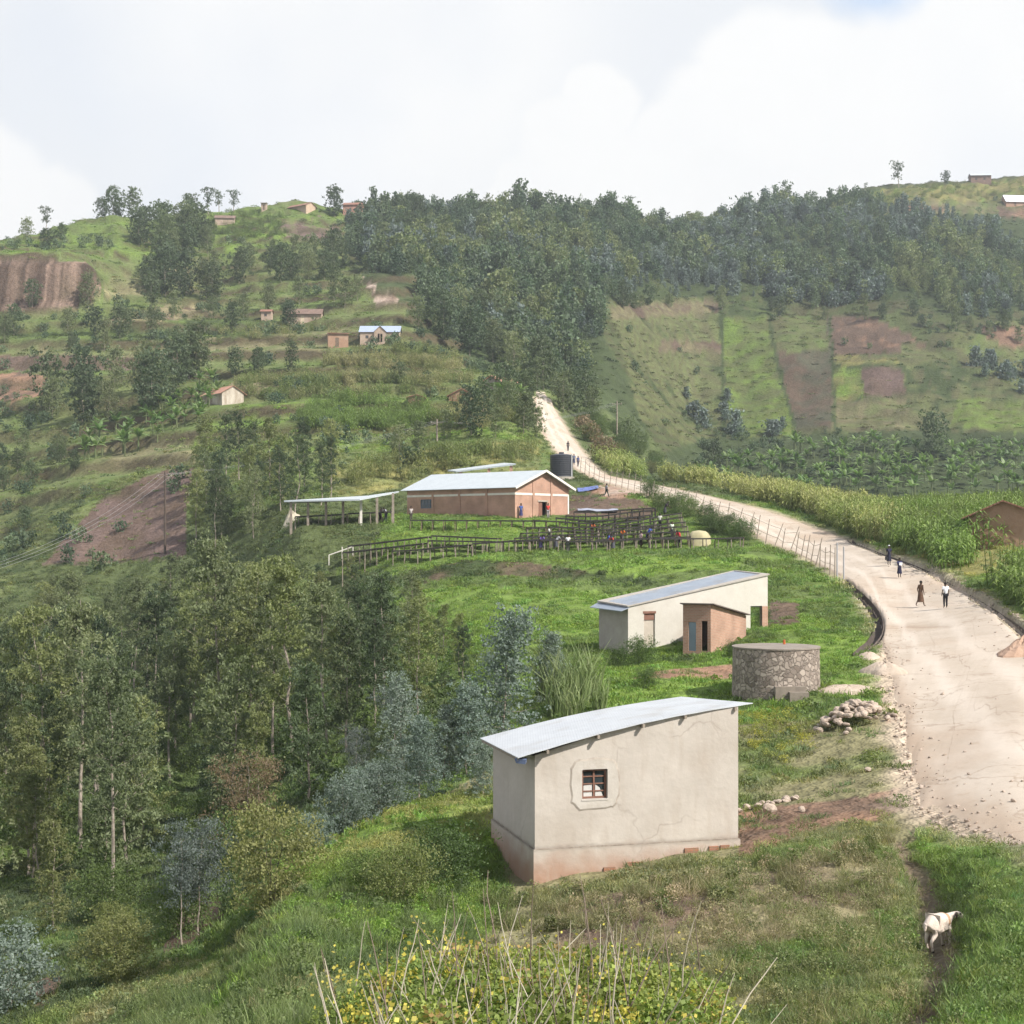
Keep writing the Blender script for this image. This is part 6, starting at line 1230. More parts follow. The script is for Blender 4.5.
def person(p, yaw, H, label, top, bottom, kind='trousers', pose='stand', head=None, bag=None, group=None, sleeve=True, cat='person', armf=0.0):
    th = thing('person', p, label, cat, group, yaw); k = H/1.74; X = Vector
    st = {'stand': (0, 0, .02), 'walk': (.26, -.26, .04), 'bend': (.05, -.05, .62)}[pose]; sL, sR, ln_ = st
    J = {}; J['pel'] = X((0,0,.95)); M_ = Matrix.Rotation(ln_, 3, 'X')
    def up(v_): return J['pel']+M_@(X(v_)-J['pel'])
    J['spi'] = up((0,0,1.13)); J['che'] = up((0,0,1.34)); J['nec'] = up((0,.0,1.50)); J['hb'] = up((0,-.015,1.57)); J['hd'] = up((0,-.025,1.65)); J['ht'] = up((0,-.01,1.72)); J['nos'] = up((0,-.115,1.615))
    af = .9 if pose == 'bend' else armf; hands = []
    for s_, n_, sw in ((-1, 'l', sL), (1, 'r', sR)):
        J['sh'+n_] = up((s_*.17,0,1.43)); J['el'+n_] = J['sh'+n_]+X((s_*.05, .05+.4*sw*-1*.3-af*.18, -.26)); J['wr'+n_] = J['el'+n_]+X((s_*.01, -.10-.35*sw*-.3-af*.2, -.22+af*.12)); J['ha'+n_] = J['wr'+n_]+X((0,-.02-.04*af,-.085+.04*af))
        J['hi'+n_] = X((s_*.085,0,.90)); J['kn'+n_] = X((s_*.09,-.03-sw*.55,.49)); J['an'+n_] = X((s_*.09, -sw*1.0+(.10 if sw < 0 else 0), .09+(.05 if sw < 0 else 0))); J['to'+n_] = J['an'+n_]+X((s_*.015,-.15,-.055 if sw >= 0 else -.09))
    order = list(J); idx = {q: i for i, q in enumerate(order)}; V_ = [J[q]*k for q in order]
    Rr = dict(pel=.125, spi=.105, che=.125, nec=.05, hb=.07, hd=.092, ht=.06, nos=.014); Rr.update({'sh'+s_: .055 for s_ in 'lr'}); Rr.update({'el'+s_: .038 for s_ in 'lr'}); Rr.update({'wr'+s_: .026 for s_ in 'lr'}); Rr.update({'ha'+s_: .03 for s_ in 'lr'}); Rr.update({'hi'+s_: .09 for s_ in 'lr'}); Rr.update({'kn'+s_: .056 for s_ in 'lr'}); Rr.update({'an'+s_: .036 for s_ in 'lr'}); Rr.update({'to'+s_: .03 for s_ in 'lr'})
    R_ = [Rr[q]*k for q in order]; E_ = [('pel','spi'),('spi','che'),('che','nec'),('nec','hb'),('hb','hd'),('hd','ht'),('hb','nos')]
    for s_ in 'lr': E_ += [('che','sh'+s_),('sh'+s_,'el'+s_),('el'+s_,'wr'+s_),('wr'+s_,'ha'+s_),('pel','hi'+s_),('hi'+s_,'kn'+s_),('kn'+s_,'an'+s_),('an'+s_,'to'+s_)]
    E = [(idx[a_], idx[b_]) for a_, b_ in E_]
    for s_, sg in (('l',-1),('r',1)):                    # thumb and four fingers
        h_ = J['ha'+s_]; w_ = J['wr'+s_]; d_ = (h_-w_).normalized()
        for j, (off, L_) in enumerate([(-.030,.065),(-.010,.078),(.010,.074),(.028,.06)]):
            V_ += [(h_+X((0,off,0))+d_*L_*.55)*k, (h_+X((-sg*.015,off,0))+d_*L_)*k]; n_ = len(V_); E += [(idx['ha'+s_], n_-2), (n_-2, n_-1)]; R_ += [.009*k, .007*k]
        V_ += [(w_.lerp(h_, .4)+X((-sg*.01,-.04,0)))*k, (w_.lerp(h_, .4)+X((-sg*.02,-.06,0))+d_*.04)*k]; n_ = len(V_); E += [(idx['wr'+s_], n_-2), (n_-2, n_-1)]; R_ += [.011*k, .008*k]
    skin('body', V_, E, R_, random.choice(SKINS), 0, 1, th)
    def sub(name, keys, edges, rad, m): ks = list(keys); skin(name, [J[q]*k for q in ks], [(ks.index(a_), ks.index(b_)) for a_, b_ in edges], [r_*k for r_ in rad], m, 0, 1, th)
    if top: 
        J['mel'] = J['shl'].lerp(J['ell'], .75 if sleeve else .2); J['mer'] = J['shr'].lerp(J['elr'], .75 if sleeve else .2); J['lw'] = X((0,0,.90)); J['ncl'] = J['che'].lerp(J['nec'], .65)
        sub('shirt', ['che','spi','lw','ncl','shl','shr','mel','mer'], [('che','spi'),('spi','lw'),('che','ncl'),('che','shl'),('che','shr'),('shl','mel'),('shr','mer')], [.15,.135,.15,.07,.075,.075,.062,.062], cloth(top))
    if kind == 'trousers': sub('trousers', ['pel','hil','hir','knl','knr','anl','anr'], [('pel','hil'),('pel','hir'),('hil','knl'),('hir','knr'),('knl','anl'),('knr','anr')], [.14,.105,.105,.078,.078,.058,.058], cloth(bottom))
    else:
        lo = .36 if kind == 'skirt' else .30; mb = MB(); n_ = 18; rings = [(.14,1.02),(.165,.90),(.19,.70),(.22,lo+.12),(.235,lo)]
        for r0, z0 in rings:
            for i in range(n_): a_ = 2*math.pi*i/n_; f_ = 1+.05*math.sin(6*a_)*(1.02-z0); mb.v.append((r0*f_*math.cos(a_)*k, (r0*f_*math.sin(a_)*(.82+abs(sL)*.6)-(.0))*k, z0*k))
        for q in range(len(rings)-1):
            for i in range(n_): a_ = q*n_+i; b_ = q*n_+(i+1) % n_; mb.f.append((a_, a_+n_, b_+n_, b_)); mb.m.append(0)
        mb.build(kind, cloth(bottom), th, True)
    # hair or headscarf: a cap over the skull
    c_ = J['hd']*k; mb = MB(); n_ = 12
    for q in range(6):
        ph = math.pi*.5*(1-q/5*1.25)
        for i in range(n_): a_ = 2*math.pi*i/n_; v_ = X((math.cos(a_)*math.cos(ph)*.100, math.sin(a_)*math.cos(ph)*.108+.012, math.sin(ph)*.108+.015)); v_ = M_@v_; mb.v.append(tuple(c_+v_*k))
    for q in range(5):
        for i in range(n_):
            if q >= 3 and 6 < (i+.5)/n_*12 < 12 and 7 <= i <= 10: continue
            a_ = q*n_+i; b_ = q*n_+(i+1) % n_; mb.f.append((a_, a_+n_, b_+n_, b_)); mb.m.append(0)
    mb.build('headscarf' if head else 'hair', cloth(head) if head else M_hair, th, True)
    if bag:
        w_ = J['ha'+('l' if bag != 'back' else 'r')]*k; 
        b = thing('carried_bag', Vector(p)+Matrix.Rotation(yaw, 3, 'Z')@X((w_.x-.03, w_.y, w_.z-.34)), 'dark bag hanging from the hand of the white scarfed walker', 'bag', rz=yaw); mb = MB(); mb.box((0,0,.12), (.12,.28,.26)); mb.build('bag_body', cloth((.03,.03,.035)), b); mb = MB(); mb.tube([(0,-.1,.25),(0,-.05,.36),(0,.05,.36),(0,.1,.25)], .012, 5); mb.build('handle', cloth((.03,.03,.035)), b)
    return th
def road_person(px, pyf, hpx, yaw, *a, **k_): p = hit(px, pyf, 60); p.z = p.z+.09; return person(p, yaw, hpx/F*p.y, *a, **k_)
road_person(889, 566.5, 20, .1, 'walker with a white headscarf, dark top and dark skirt, farthest up the near road', (.03,.03,.06), (.025,.025,.045), 'skirt', 'stand', head=(.8,.8,.82), bag=True)
road_person(899.5, 579, 19.5, 0, 'child in a navy top and skirt holding something white, behind the nearer pair', (.04,.04,.11), (.02,.02,.05), 'skirt', 'stand', armf=.8)
road_person(920.5, 608, 25.5, 2.2, 'walker in a long brown dress with one leg swung back, left of the nearer pair', (.13,.075,.045), (.12,.07,.045), 'dress', 'walk', sleeve=False)
road_person(945.5, 609.5, 25.5, 3.2, 'walker in a white shirt and black trousers, right of the nearer pair', (.78,.8,.84), (.015,.015,.02), 'trousers', 'stand')
b_ = hit(899.5, 579, 60); mb = MB(); mb.prism([(-.11,-.03,0),(.11,-.03,0),(.11,.03,0),(-.11,.03,0)], h=.2); mb.box((0,-.036,.16), (.16,.012,.03)); o = mb.build('held_bundle', cloth((.8,.8,.8))); o.location = (b_.x, b_.y-.36, b_.z+.98); tag(o, 'small white bundle held in front by the child in navy', 'bundle')
WK = [ # px, head py, min D, label, top, bottom, kind, pose, yaw
 (592,522,146,'worker in an orange top bending over a drying table near the gable',(.55,.14,.04),(.05,.04,.05),'trousers','bend',.4),
 (608,533,140,'worker in a blue top bending between the drying tables',(.08,.12,.42),(.05,.05,.08),'skirt','bend',.8),
 (613,535,138,'worker in a red top right beside the one in blue',(.55,.07,.07),(.1,.1,.12),'skirt','bend',-.6),
 (622,528,142,'worker in a bright orange shawl among the middle drying tables',(.72,.2,.04),(.06,.06,.08),'skirt','bend',.2),
 (648,526,142,'worker in royal blue at the middle drying tables',(.07,.13,.5),(.07,.1,.3),'skirt','bend',1.0),
 (641,532,138,'worker in a pale pink top beside the one in royal blue',(.5,.36,.36),(.1,.06,.05),'skirt','stand',2),
 (672,525,144,'worker in a pale green shirt at the right of the tables',(.55,.62,.5),(.05,.05,.05),'trousers','stand',.5),
 (680,530,140,'worker in a scarlet top nearest the yellow sheeted heap',(.62,.04,.05),(.05,.05,.06),'skirt','bend',-.8),
 (549,527,143,'worker in white walking behind the tables, left of the orange one',(.75,.74,.7),(.5,.5,.48),'trousers','walk',1.4),
 (541,540,137,'worker in a purple top at the front row of tables',(.18,.12,.4),(.1,.08,.2),'skirt','bend',.4),
 (568,538,137,'worker in a white top at the front row of tables',(.75,.75,.74),(.2,.2,.22),'trousers','stand',3),
 (556,538,139,'worker in a grey top between the purple and the white clothed workers',(.4,.4,.42),(.08,.08,.1),'skirt','bend',2),
 (660,514,146,'worker in a pale shirt standing by the rear end of the tables',(.6,.6,.52),(.1,.1,.1),'trousers','stand',2.8),
 (521,504,148,'person in blue standing at the corner of the brick building',(.07,.12,.36),(.05,.05,.14),'skirt','stand',.1),
 (548,504,148,'person in red standing at the gable door',(.55,.06,.05),(.3,.28,.3),'trousers','stand',.2),
 (606.5,484,165,'person in a grey top and dark green trousers on the slope above the tables',(.3,.3,.32),(.03,.05,.04),'trousers','walk',2),
 (665,501,150,'person in dark clothes by the fence, beside a pale sack',(.05,.04,.05),(.06,.06,.07),'skirt','bend',1),
 (380,507,150,'dark clothed worker under the right end of the open shed',(.05,.05,.06),(.04,.04,.05),'trousers','bend',.5),
 (386,507,151,'grey shirted worker next to the dark one under the shed',(.4,.4,.45),(.07,.07,.1),'trousers','bend',-.6),
 (411,507,150,'worker standing at the left corner of the brick building',(.45,.4,.38),(.08,.07,.06),'trousers','stand',.3),
 (568,441,205,'lone dark figure walking highest up the far road',(.06,.05,.05),(.05,.05,.06),'trousers','walk',0),
 (574,454,195,'walker in blue grey beside the water tank, left of a pair',(.12,.15,.24),(.05,.06,.1),'skirt','stand',0),
 (578,456,195,'walker in dark blue beside the water tank, right of a pair',(.06,.08,.2),(.05,.05,.07),'trousers','walk',.2),
]
for px, pyh, dm, lab, tc_, bc_, kd, ps, yw in WK:
    D = hit(px, pyh+16, dm).y; D = hit(px, pyh+1.55/D*F, dm).y; p = at(px, D); person(p, yw, 1.62 if D < 180 else 1.6, lab, tc_, bc_, kd, ps)

# ------------------------------------------------------------------ sheep on the foot track
def sheep():
    p = hit(941, 951, 26); th = thing('sheep', (p.x-.02, p.y+.12, p.z+.02), 'white sheep with a brown shoulder patch standing on the muddy foot track', 'sheep', rz=R(38)); th.scale = (1.06,)*3
    J = dict(pel=(-.26,0,.56), mid=(-.02,0,.55), che=(.24,0,.56), nk=(.37,-.01,.60), nk2=(.46,-.04,.64), hd=(.53,-.10,.665), mz=(.595,-.20,.60), nz=(.615,-.245,.565), tl=(-.42,0,.57), tl2=(-.46,0,.42))
    E = [('mid','pel'),('mid','che'),('che','nk'),('nk','nk2'),('nk2','hd'),('hd','mz'),('mz','nz'),('pel','tl'),('tl','tl2')]; Rr = dict(pel=.165, mid=.185, che=.15, nk=.095, nk2=.07, hd=.068, mz=.042, nz=.03, tl=.04, tl2=.022)
    for s_, sy in (('l', .09), ('r', -.09)):
        J.update({'hp'+s_: (-.29,sy,.47), 'st'+s_: (-.22,sy*1.15,.36), 'ho'+s_: (-.34+(.05 if sy > 0 else -.04),sy*1.1,.22), 'hs'+s_: (-.31+(.06 if sy > 0 else -.04),sy*1.1,.07), 'hh'+s_: (-.29+(.06 if sy > 0 else -.04),sy*1.1,.01)}); J.update({'sh'+s_: (.24,sy,.43), 'fk'+s_: (.25,sy,.25), 'fs'+s_: (.245,sy,.08), 'fh'+s_: (.265,sy,.01)})
        E += [('pel','hp'+s_),('hp'+s_,'st'+s_),('st'+s_,'ho'+s_),('ho'+s_,'hs'+s_),('hs'+s_,'hh'+s_),('che','sh'+s_),('sh'+s_,'fk'+s_),('fk'+s_,'fs'+s_),('fs'+s_,'fh'+s_)]
        Rr.update({'hp'+s_: .085,'st'+s_: .06,'ho'+s_: .032,'hs'+s_: .024,'hh'+s_: .03,'sh'+s_: .07,'fk'+s_: .034,'fs'+s_: .024,'fh'+s_: .03})
    ks = list(J); m = mat('fleece', (.66,.56,.48), .95, (.56,.47,.40), sc=9, det=6, bump=.015, bsc=30)
    nt, N, L, P = nodes(m); tc = N.new('ShaderNodeTexCoord'); sp = N.new('ShaderNodeSeparateXYZ'); L.new(tc.outputs['Object'], sp.inputs[0])
    def band(o_, lo, hi):
        a_ = N.new('ShaderNodeMath'); a_.operation = 'GREATER_THAN'; a_.inputs[1].default_value = lo; L.new(o_, a_.inputs[0]); b_ = N.new('ShaderNodeMath'); b_.operation = 'LESS_THAN'; b_.inputs[1].default_value = hi; L.new(o_, b_.inputs[0]); c_ = N.new('ShaderNodeMath'); c_.operation = 'MULTIPLY'; L.new(a_.outputs[0], c_.inputs[0]); L.new(b_.outputs[0], c_.inputs[1]); return c_.outputs[0]
    c_ = N.new('ShaderNodeMath'); c_.operation = 'MULTIPLY'; L.new(band(sp.outputs[0], .12, .24), c_.inputs[0]); L.new(band(sp.outputs[2], .50, 1), c_.inputs[1]); mix_over(m, c_.outputs[0], (.40,.25,.16))
    skin('body', [Vector(J[q]) for q in ks], [(ks.index(a_), ks.index(b_)) for a_, b_ in E], [Rr[q] for q in ks], m, ks.index('mid'), 2, th)
    md = mat('dark_ear', (.06,.045,.04), .9)
    for sy in (-1, 1): mb = MB(); q_ = Vector((.50,-.085,.70)); s2 = Vector((.8,.6,0))*sy; mb.tube([q_+s2*.05, q_+s2*.11+Vector((0,0,-.03)), q_+s2*.14+Vector((0,0,-.11))], [.022,.035,.012], 6); mb.build('ear', md, th, True)
    for sy in (-1, 1): mb = MB(); q_ = Vector((.555,-.14,.665)); s2 = Vector((.84,.54,0))*sy; mb.tube([q_+s2*.040, q_+s2*.058], [.032,.014], 8); mb.build('eye', md, th)
    for q in ('hhl','hhr','fhl','fhr'): mb = MB(); x_, y_, z_ = J[q]; mb.tube([(x_+.005,y_,.035),(x_+.015,y_,-.01)], [.028,.034], 6); mb.build('hoof', md, th)
sheep()
p = hit(929, 952, 26); mb = MB(); mb.tube([p-Vector((0,0,.1)), p+Vector((.02,0,.2)), p+Vector((-.01,.01,.36))], [.04,.035,.03], 7); tag(mb.build('wooden_stake', M_wood), 'short dark wooden stake in the grass just left of the sheep', 'stake')

# ------------------------------------------------------------------ drains, rocks, heaps
def drain(P, w_, dep, label, lip):
    mb = MB(); n_ = len(P); cs = [(-w_/2-.05, -.02), (-w_/2, lip), (-w_/2+.05, -dep), (w_/2-.05, -dep), (w_/2, lip+.02), (w_/2+.06, -.02)]
    for i in range(n_):
        d = (P[min(i+1, n_-1)]-P[max(i-1, 0)]).normalized(); n2 = Vector((-d.y, d.x)); zc_ = RZP(P[i])
        for k_, (o_, z_) in enumerate(cs): q = P[i]+n2*o_; mb.v.append((q.x, q.y, zc_+z_+random.uniform(-.02, .02)))
    for i in range(n_-1):
        for k_ in range(5): q = i*6+k_; mb.f.append((q, q+6, q+7, q+1)); mb.m.append(0)
    o = mb.build('stone_drain', M_drain); tag(o, label, 'drain'); return o
M_drain = mat('damp_stone', (.12,.095,.08), .9, (.075,.06,.05), sc=2.5, bump=.06, bsc=5)
def RZP(q):
    d_ = [Vector((math.cos(a_), math.sin(a_)))*1.3 for a_ in (0, 1.57, 3.14, 4.71)]; return sorted(gz(q.x+e_.x, q.y+e_.y) for e_ in d_)[2]
drain(DRL, .5, .42, 'curved stone lined drain on the left edge of the road, ending by the stone tank', .03)
drain(DRR, .45, .3, 'long dark stone drain between the road and the maize field', .02)
def rockmesh(seed):
    g = random.Random(seed); import bmesh; bm = bmesh.new(); bmesh.ops.create_icosphere(bm, subdivisions=2, radius=.5); sx_, sy_, sz_ = g.uniform(.8, 1.2), g.uniform(.7, 1.1), g.uniform(.55, .85)
    pl = [(Vector((g.gauss(0,1), g.gauss(0,1), g.gauss(0,1))).normalized(), g.uniform(.3, .42)) for _ in range(9)]
    for v_ in bm.verts:
        for n_, d_ in pl:
            t_ = v_.co.dot(n_)-d_
            if t_ > 0: v_.co -= n_*t_
        v_.co.x *= sx_; v_.co.y *= sy_; v_.co.z *= sz_
    me = bpy.data.meshes.new('rock'); bm.to_mesh(me); bm.free(); me.materials.append(M_rock); return me
M_rock = mat('field_stone', (.47,.38,.31), .9, (.33,.265,.215), sc=2.2, bump=.02); nt, N, L, P = nodes(M_rock)
RK = [rockmesh(i) for i in range(6)]
def rock(x_, y_, z_, s_, label, group=None, sq=1.0):
    o = bpy.data.objects.new('rock', random.choice(RK)); COL.objects.link(o); o.location = (x_, y_, z_); o.rotation_euler = (random.uniform(-.5,.5), random.uniform(-.5,.5), random.random()*6.28); o.scale = (s_, s_, s_*sq); tag(o, label, 'rock', group)
pc = hit(858, 727, 50); 
for k_ in range(120):
    u_ = random.gauss(0, .36); v_ = random.gauss(0, .36)
    r2 = u_*u_+v_*v_
    if r2 > 1: continue
    x_ = pc.x+u_*1.75; y_ = pc.y+.7+v_*1.3; h_ = .75*max(0, 1-r2*1.5)**1.0; rock(x_, y_, gz(x_, y_)+h_*random.uniform(.75, 1)+.06, random.uniform(.22, .44), 'pale stone in the rock pile on the verge beside the road', 'stones of the rock pile')
for k_ in range(22):
    t_ = k_/21; p = hit(740+t_*56, 812-t_*13, 40); rock(p.x+random.gauss(0,.1), p.y+random.gauss(0,.1), p.z+.05, random.uniform(.16, .32), 'stone in the low line edging the red dirt yard behind the plastered house', 'stones edging the red yard')
for (px, py, s_, lab) in [(770,812,.5,'brown boulder largest in the stone line edging the red yard'), (868,772,.3,'lone stone on the sandy verge below the rock pile'), (758,700,.35,'flat stone at the right tip of the near roof'), (802,812,.3,'small stone at the end of the stone line'), (846,735,.26,'bluish stone at the foot of the rock pile')]:
    p = hit(px, py, 40); rock(p.x, p.y, p.z+.08, s_, lab)
for k_ in range(26):
    p = hit(random.uniform(893, 925), random.uniform(655, 800), 40); rock(p.x, p.y, p.z+.02, random.uniform(.08, .2), 'loose pebble sized stone on the crumbled sandy road edge', 'loose stones on the road edge')
gx, gy = [], []
for i_ in range(0, NRD, 1):
    if CLN[i_, 1] > 110: continue
    for E_, s_ in ((EL, 1), (ER, -1)):
        k_ = RNG.poisson(4); t_ = RNG.exponential(.09, k_)-.05; a_ = E_[i_][None]*(1-t_[:, None])+(ER[i_] if s_ == 1 else EL[i_])[None]*t_[:, None]; a_ = a_+RNG.normal(0, .12, a_.shape); gx += list(a_[:, 0]); gy += list(a_[:, 1])
gx, gy = np.array(gx), np.array(gy); gp = [proto('pebble', RK[i]) for i in range(3)]
scatter('gravel', np.c_[gx, gy, gzv(gx, gy)+.05], gp, np.clip(RNG.lognormal(-2.5, .45, len(gx)), .03, .2), tilt=.5, label='loose gravel strewn along both edges of the road', cat='gravel'); print('gravel', len(gx))
def mound(name, px, py, w_, d_, h_, m, label, cat, seed=0, cone=False):
    p = hit(px, py, 40); mb = MB(); n_ = 22
    for q in range(9):
        r_ = q/8
        for i in range(n_):
            a_ = 2*math.pi*i/n_; rr0 = r_*(1+.18*math.sin(2*a_+seed)+.10*math.sin(5*a_+seed*2)); x_ = p.x+w_/2*rr0*math.cos(a_); y_ = p.y+d_/2*rr0*math.sin(a_); hh_ = h_*((1-r_) if cone else (1-r_*r_)**1.2); mb.v.append((x_, y_, gz(x_, y_)+hh_*(1+.15*math.sin(7*a_+q))-(.12 if q == 8 else -.02)))
    for q in range(8):
        for i in range(n_): a_ = q*n_+i; b_ = q*n_+(i+1) % n_; mb.f.append((a_, a_+n_, b_+n_, b_)); mb.m.append(0)
    o = mb.build(name, m, smooth_=not cone); tag(o, label, cat); return o
M_sand = mat('heaped_sand', (.44,.30,.22), .95, (.36,.24,.17), sc=4, bump=.03); M_sp = mat('pale_spoil', (.50,.41,.33), .95, (.40,.32,.25), sc=2, bump=.05)
mound('sand_heap', 1025, 655, 2.7, 2.6, .85, M_sand, 'pointed brown sand heap on the road at the right edge', 'sand heap', 1, True)
mound('spoil_mound', 848, 690, 2.4, 2.6, .16, M_sp, 'low flat patch of pale cement spoil above the rock pile', 'spoil patch', 2)
mound('earth_heap', 884, 672, 2.0, 2.6, .4, M_sp, 'low pale earth heap at the end of the curved drain', 'earth heap', 3)
mound('earth_heap', 868, 658, 1.4, 1.6, .25, M_sp, 'smaller stony earth heap left of the pale one near the drain', 'earth heap', 5)
mound('straw_pile', 290, 523, 2.6, 2.4, 1.35, LM['straw'], 'grey straw pile at the left end of the open shed', 'straw pile', 4, True)
M_pur = leafmat('dead_brush', (.17,.11,.10), (.2,.14,.12)); 
for (px, py, s_) in [(575,428,1), (583,440,1.1), (590,452,1.1), (598,462,1)]:
    p = hit(px, py, 205)
    tm, cm = tree_meshes('brush', 2.6, .05, 3.0, 900, .35, 'round', 'brown', px, stems=3); t_ = thing('dry_bush', (p.x+1.5, p.y, gz(p.x+1.5, p.y)), 'brown dry bush on the bank right of the far road', 'bush', 'dry bushes by the far road'); t_.scale = (s_,)*3
    for n_, m_ in (('stems', tm), ('twigs', cm)): o = bpy.data.objects.new(n_, m_); COL.objects.link(o); o.parent = t_

# ------------------------------------------------------------------ maize, reeds, foreground weeds
def maize_proto(seed, n=9, r=1.1, h=2.1):
    g = random.Random(seed); Q = []; lv = []
    for k_ in range(n):
        a_ = g.random()*6.28; q = r*math.sqrt(g.random()); b = Vector((q*math.cos(a_), q*math.sin(a_), -.1)); H_ = h*g.uniform(.8, 1.15); t_ = b+Vector((g.gauss(0,.1), g.gauss(0,.1), H_)); w = .03; sh = g.random()
        for s_ in (Vector((w,0,0)), Vector((0,w,0))): Q.append([b-s_, b+s_, t_+s_*.4, t_-s_*.4]); lv.append(sh*.6)
        for j in range(9):
            z_ = .15+.8*j/9; c_ = b.lerp(t_, z_); an = j*2.6+g.uniform(-.5,.5); d = Vector((math.cos(an), math.sin(an), 0)); L_ = g.uniform(.5,.85)*(1-.3*z_); sd = Vector((-d.y, d.x, 0))*.05
            m_ = c_+d*L_*.5+Vector((0,0,.28*L_)); e_ = c_+d*L_+Vector((0,0,-.12*L_)); Q.append([c_-sd*.5, c_+sd*.5, m_+sd, m_-sd]); Q.append([m_-sd, m_+sd, e_+sd*.15, e_-sd*.15]); lv += [sh*.5+.5*g.random()]*2
    return proto('maize', quadmesh('maize', np.array([[tuple(v_) for v_ in q] for q in Q]), lv, LM['tint']))
MZ = [maize_proto(i) for i in range(4)]
def crop(name, regs, protos, label, sc=(.75, 1.15), gap=22):
    X_, T_, S_ = [], [], []
    for P, d0, d1, dn, c1, c2 in regs:
        x, y, z = region(P, d0, d1, dn, gap=gap, road=1.6); k_ = keepout(x, y) & ~((x/y*F+512 > 962) & (y > 97) & (y < 113)); x, y, z = x[k_], y[k_], z[k_]
        f_ = np.clip(.5+1.3*fbm(x/6, y/6, 3)+RNG.normal(0, .15, len(x)), 0, 1)[:, None]; X_.append(np.c_[x, y, z]); T_.append(np.array(c1)*f_+np.array(c2)*(1-f_)); S_.append(RNG.uniform(*sc, len(x)))
    X_, T_, S_ = np.concatenate(X_), np.concatenate(T_), np.concatenate(S_); print(name, len(X_)); return scatter(name, X_, protos, S_, tint=T_, tilt=.06, label=label, cat='crop')
gm, ym, dm_ = (.19,.27,.075), (.30,.29,.10), (.34,.30,.17)
crop('maize_field', [([(893,548),(925,556),(960,570),(990,586),(1024,606),(1080,645),(1300,760),(1300,500),(1024,508),(880,512)], 84, 168, .9, gm, (.22,.27,.09))], MZ, 'tall green maize field right of the road', sc=(.95, 1.4))
crop('ripening_maize', [([(600,474),(650,478),(720,489),(790,508),(845,530),(888,546),(893,500),(820,480),(700,455),(600,440)], 118, 232, 1.2, (.42,.40,.18), (.28,.33,.11))], MZ, 'yellowing maize strip along the far side of the road', sc=(.95, 1.4))
crop('hillside_maize', [([(235,398),(240,380),(380,374),(470,380),(470,390),(380,398),(300,400)], 275, 345, .35, (.16,.21,.07), dm_), ([(325,372),(330,356),(420,350),(470,362),(450,374)], 300, 350, .35, (.19,.22,.08), dm_), ([(300,430),(300,408),(345,400),(420,404),(440,425),(400,432)], 235, 305, .4, gm, (.15,.2,.06)), ([(190,246),(185,225),(215,214),(280,214),(290,240)], 440, 570, .12, (.13,.18,.06), (.15,.18,.07)), ([(840,202),(860,192),(940,186),(1030,182),(1030,198),(920,204)], 600, 800, .05, (.17,.2,.08), (.2,.2,.09)), ([(340,475),(380,462),(440,452),(530,448),(540,462),(450,474),(350,492)], 170, 240, .25, (.22,.23,.09), (.16,.2,.07)), ([(430,425),(440,405),(520,395),(530,425),(470,430)], 225, 290, .25, (.19,.21,.08), dm_), ([(210,345),(215,330),(330,325),(340,340)], 330, 380, .06, (.14,.19,.06), dm_)], MZ, 'strips of tall maize and reeds on the hill plots', sc=(.8, 1.3), gap=10)
reed = [proto('reeds', blades(90, .5, 2.6, .07, 300+i, bend=.5, mt='cane', lean=.16)) for i in range(2)]
for i, (px, py, s_) in enumerate([(548,702,1.05),(562,712,1.0),(578,706,1.05),(590,700,.85),(556,718,.85),(571,724,.8),(600,712,.6)]):
    p = hit(px, py, 55); o = bpy.data.objects.new('reed_clump', reed[i % 2].data); COL.objects.link(o); o.location = p; o.scale = (s_,)*3; o.rotation_euler = (0,0,i); tag(o, 'tall yellow green reed clump behind the plastered house roof', 'reeds', 'reed clumps behind the plastered house')
tallg = [proto_b(110, .45, .75, .022, 320+i, lean=.35) for i in range(2)]+[weed(220, .35, .6, .10, 330)]
def tufts(name, regs, protos, label, sc, dens_c=None, cat='grass', tilt=.15):
    X_, T_, S_ = [], [], []
    for P, d0, d1, dn, c1, c2 in regs:
        x, y, z = region(P, d0, d1, dn, gap=60, road=.8); k_ = keepout(x, y); x, y, z = x[k_], y[k_], z[k_]; f_ = np.clip(.5+1.2*fbm(x/1.5, y/1.5, 3)+RNG.normal(0, .2, len(x)), 0, 1)[:, None]
        X_.append(np.c_[x, y, z]); T_.append(np.array(c1)*f_+np.array(c2)*(1-f_)); S_.append(RNG.uniform(*sc, len(x)))
    X_, T_, S_ = np.concatenate(X_), np.concatenate(T_), np.concatenate(S_); print(name, len(X_)); return scatter(name, X_, protos, S_, tint=T_, tilt=tilt, label=label, cat=cat)
tufts('tall_grass', [([(40,1100),(120,1000),(230,985),(300,900),(380,860),(470,880),(480,1000),(420,1100)], 16, 42, 4, (.17,.21,.08), (.10,.14,.055)), ([(480,905),(700,880),(760,860),(900,840),(905,860),(800,890),(620,930),(480,960)], 34, 45, 2.5, (.14,.17,.06), (.24,.21,.12))], tallg, 'tall lush grass on the slope in the lower left', (.3, .72))
tufts('dry_weeds', [([(560,905),(740,868),(860,848),(905,870),(880,930),(700,960),(560,970)], 30, 45, 6, (.36,.28,.19), (.22,.22,.11)), ([(620,960),(900,930),(930,1100),(600,1100)], 24, 36, 3, (.30,.26,.14), (.16,.19,.08))], [proto_b(90, .35, .45, .012, 340+i, lean=.6) for i in range(2)]+[weed(150, .3, .4, .05, 350+i) for i in range(2)], 'brownish dry weeds on the bank below the plastered house', (.5, 1.1), cat='weeds')
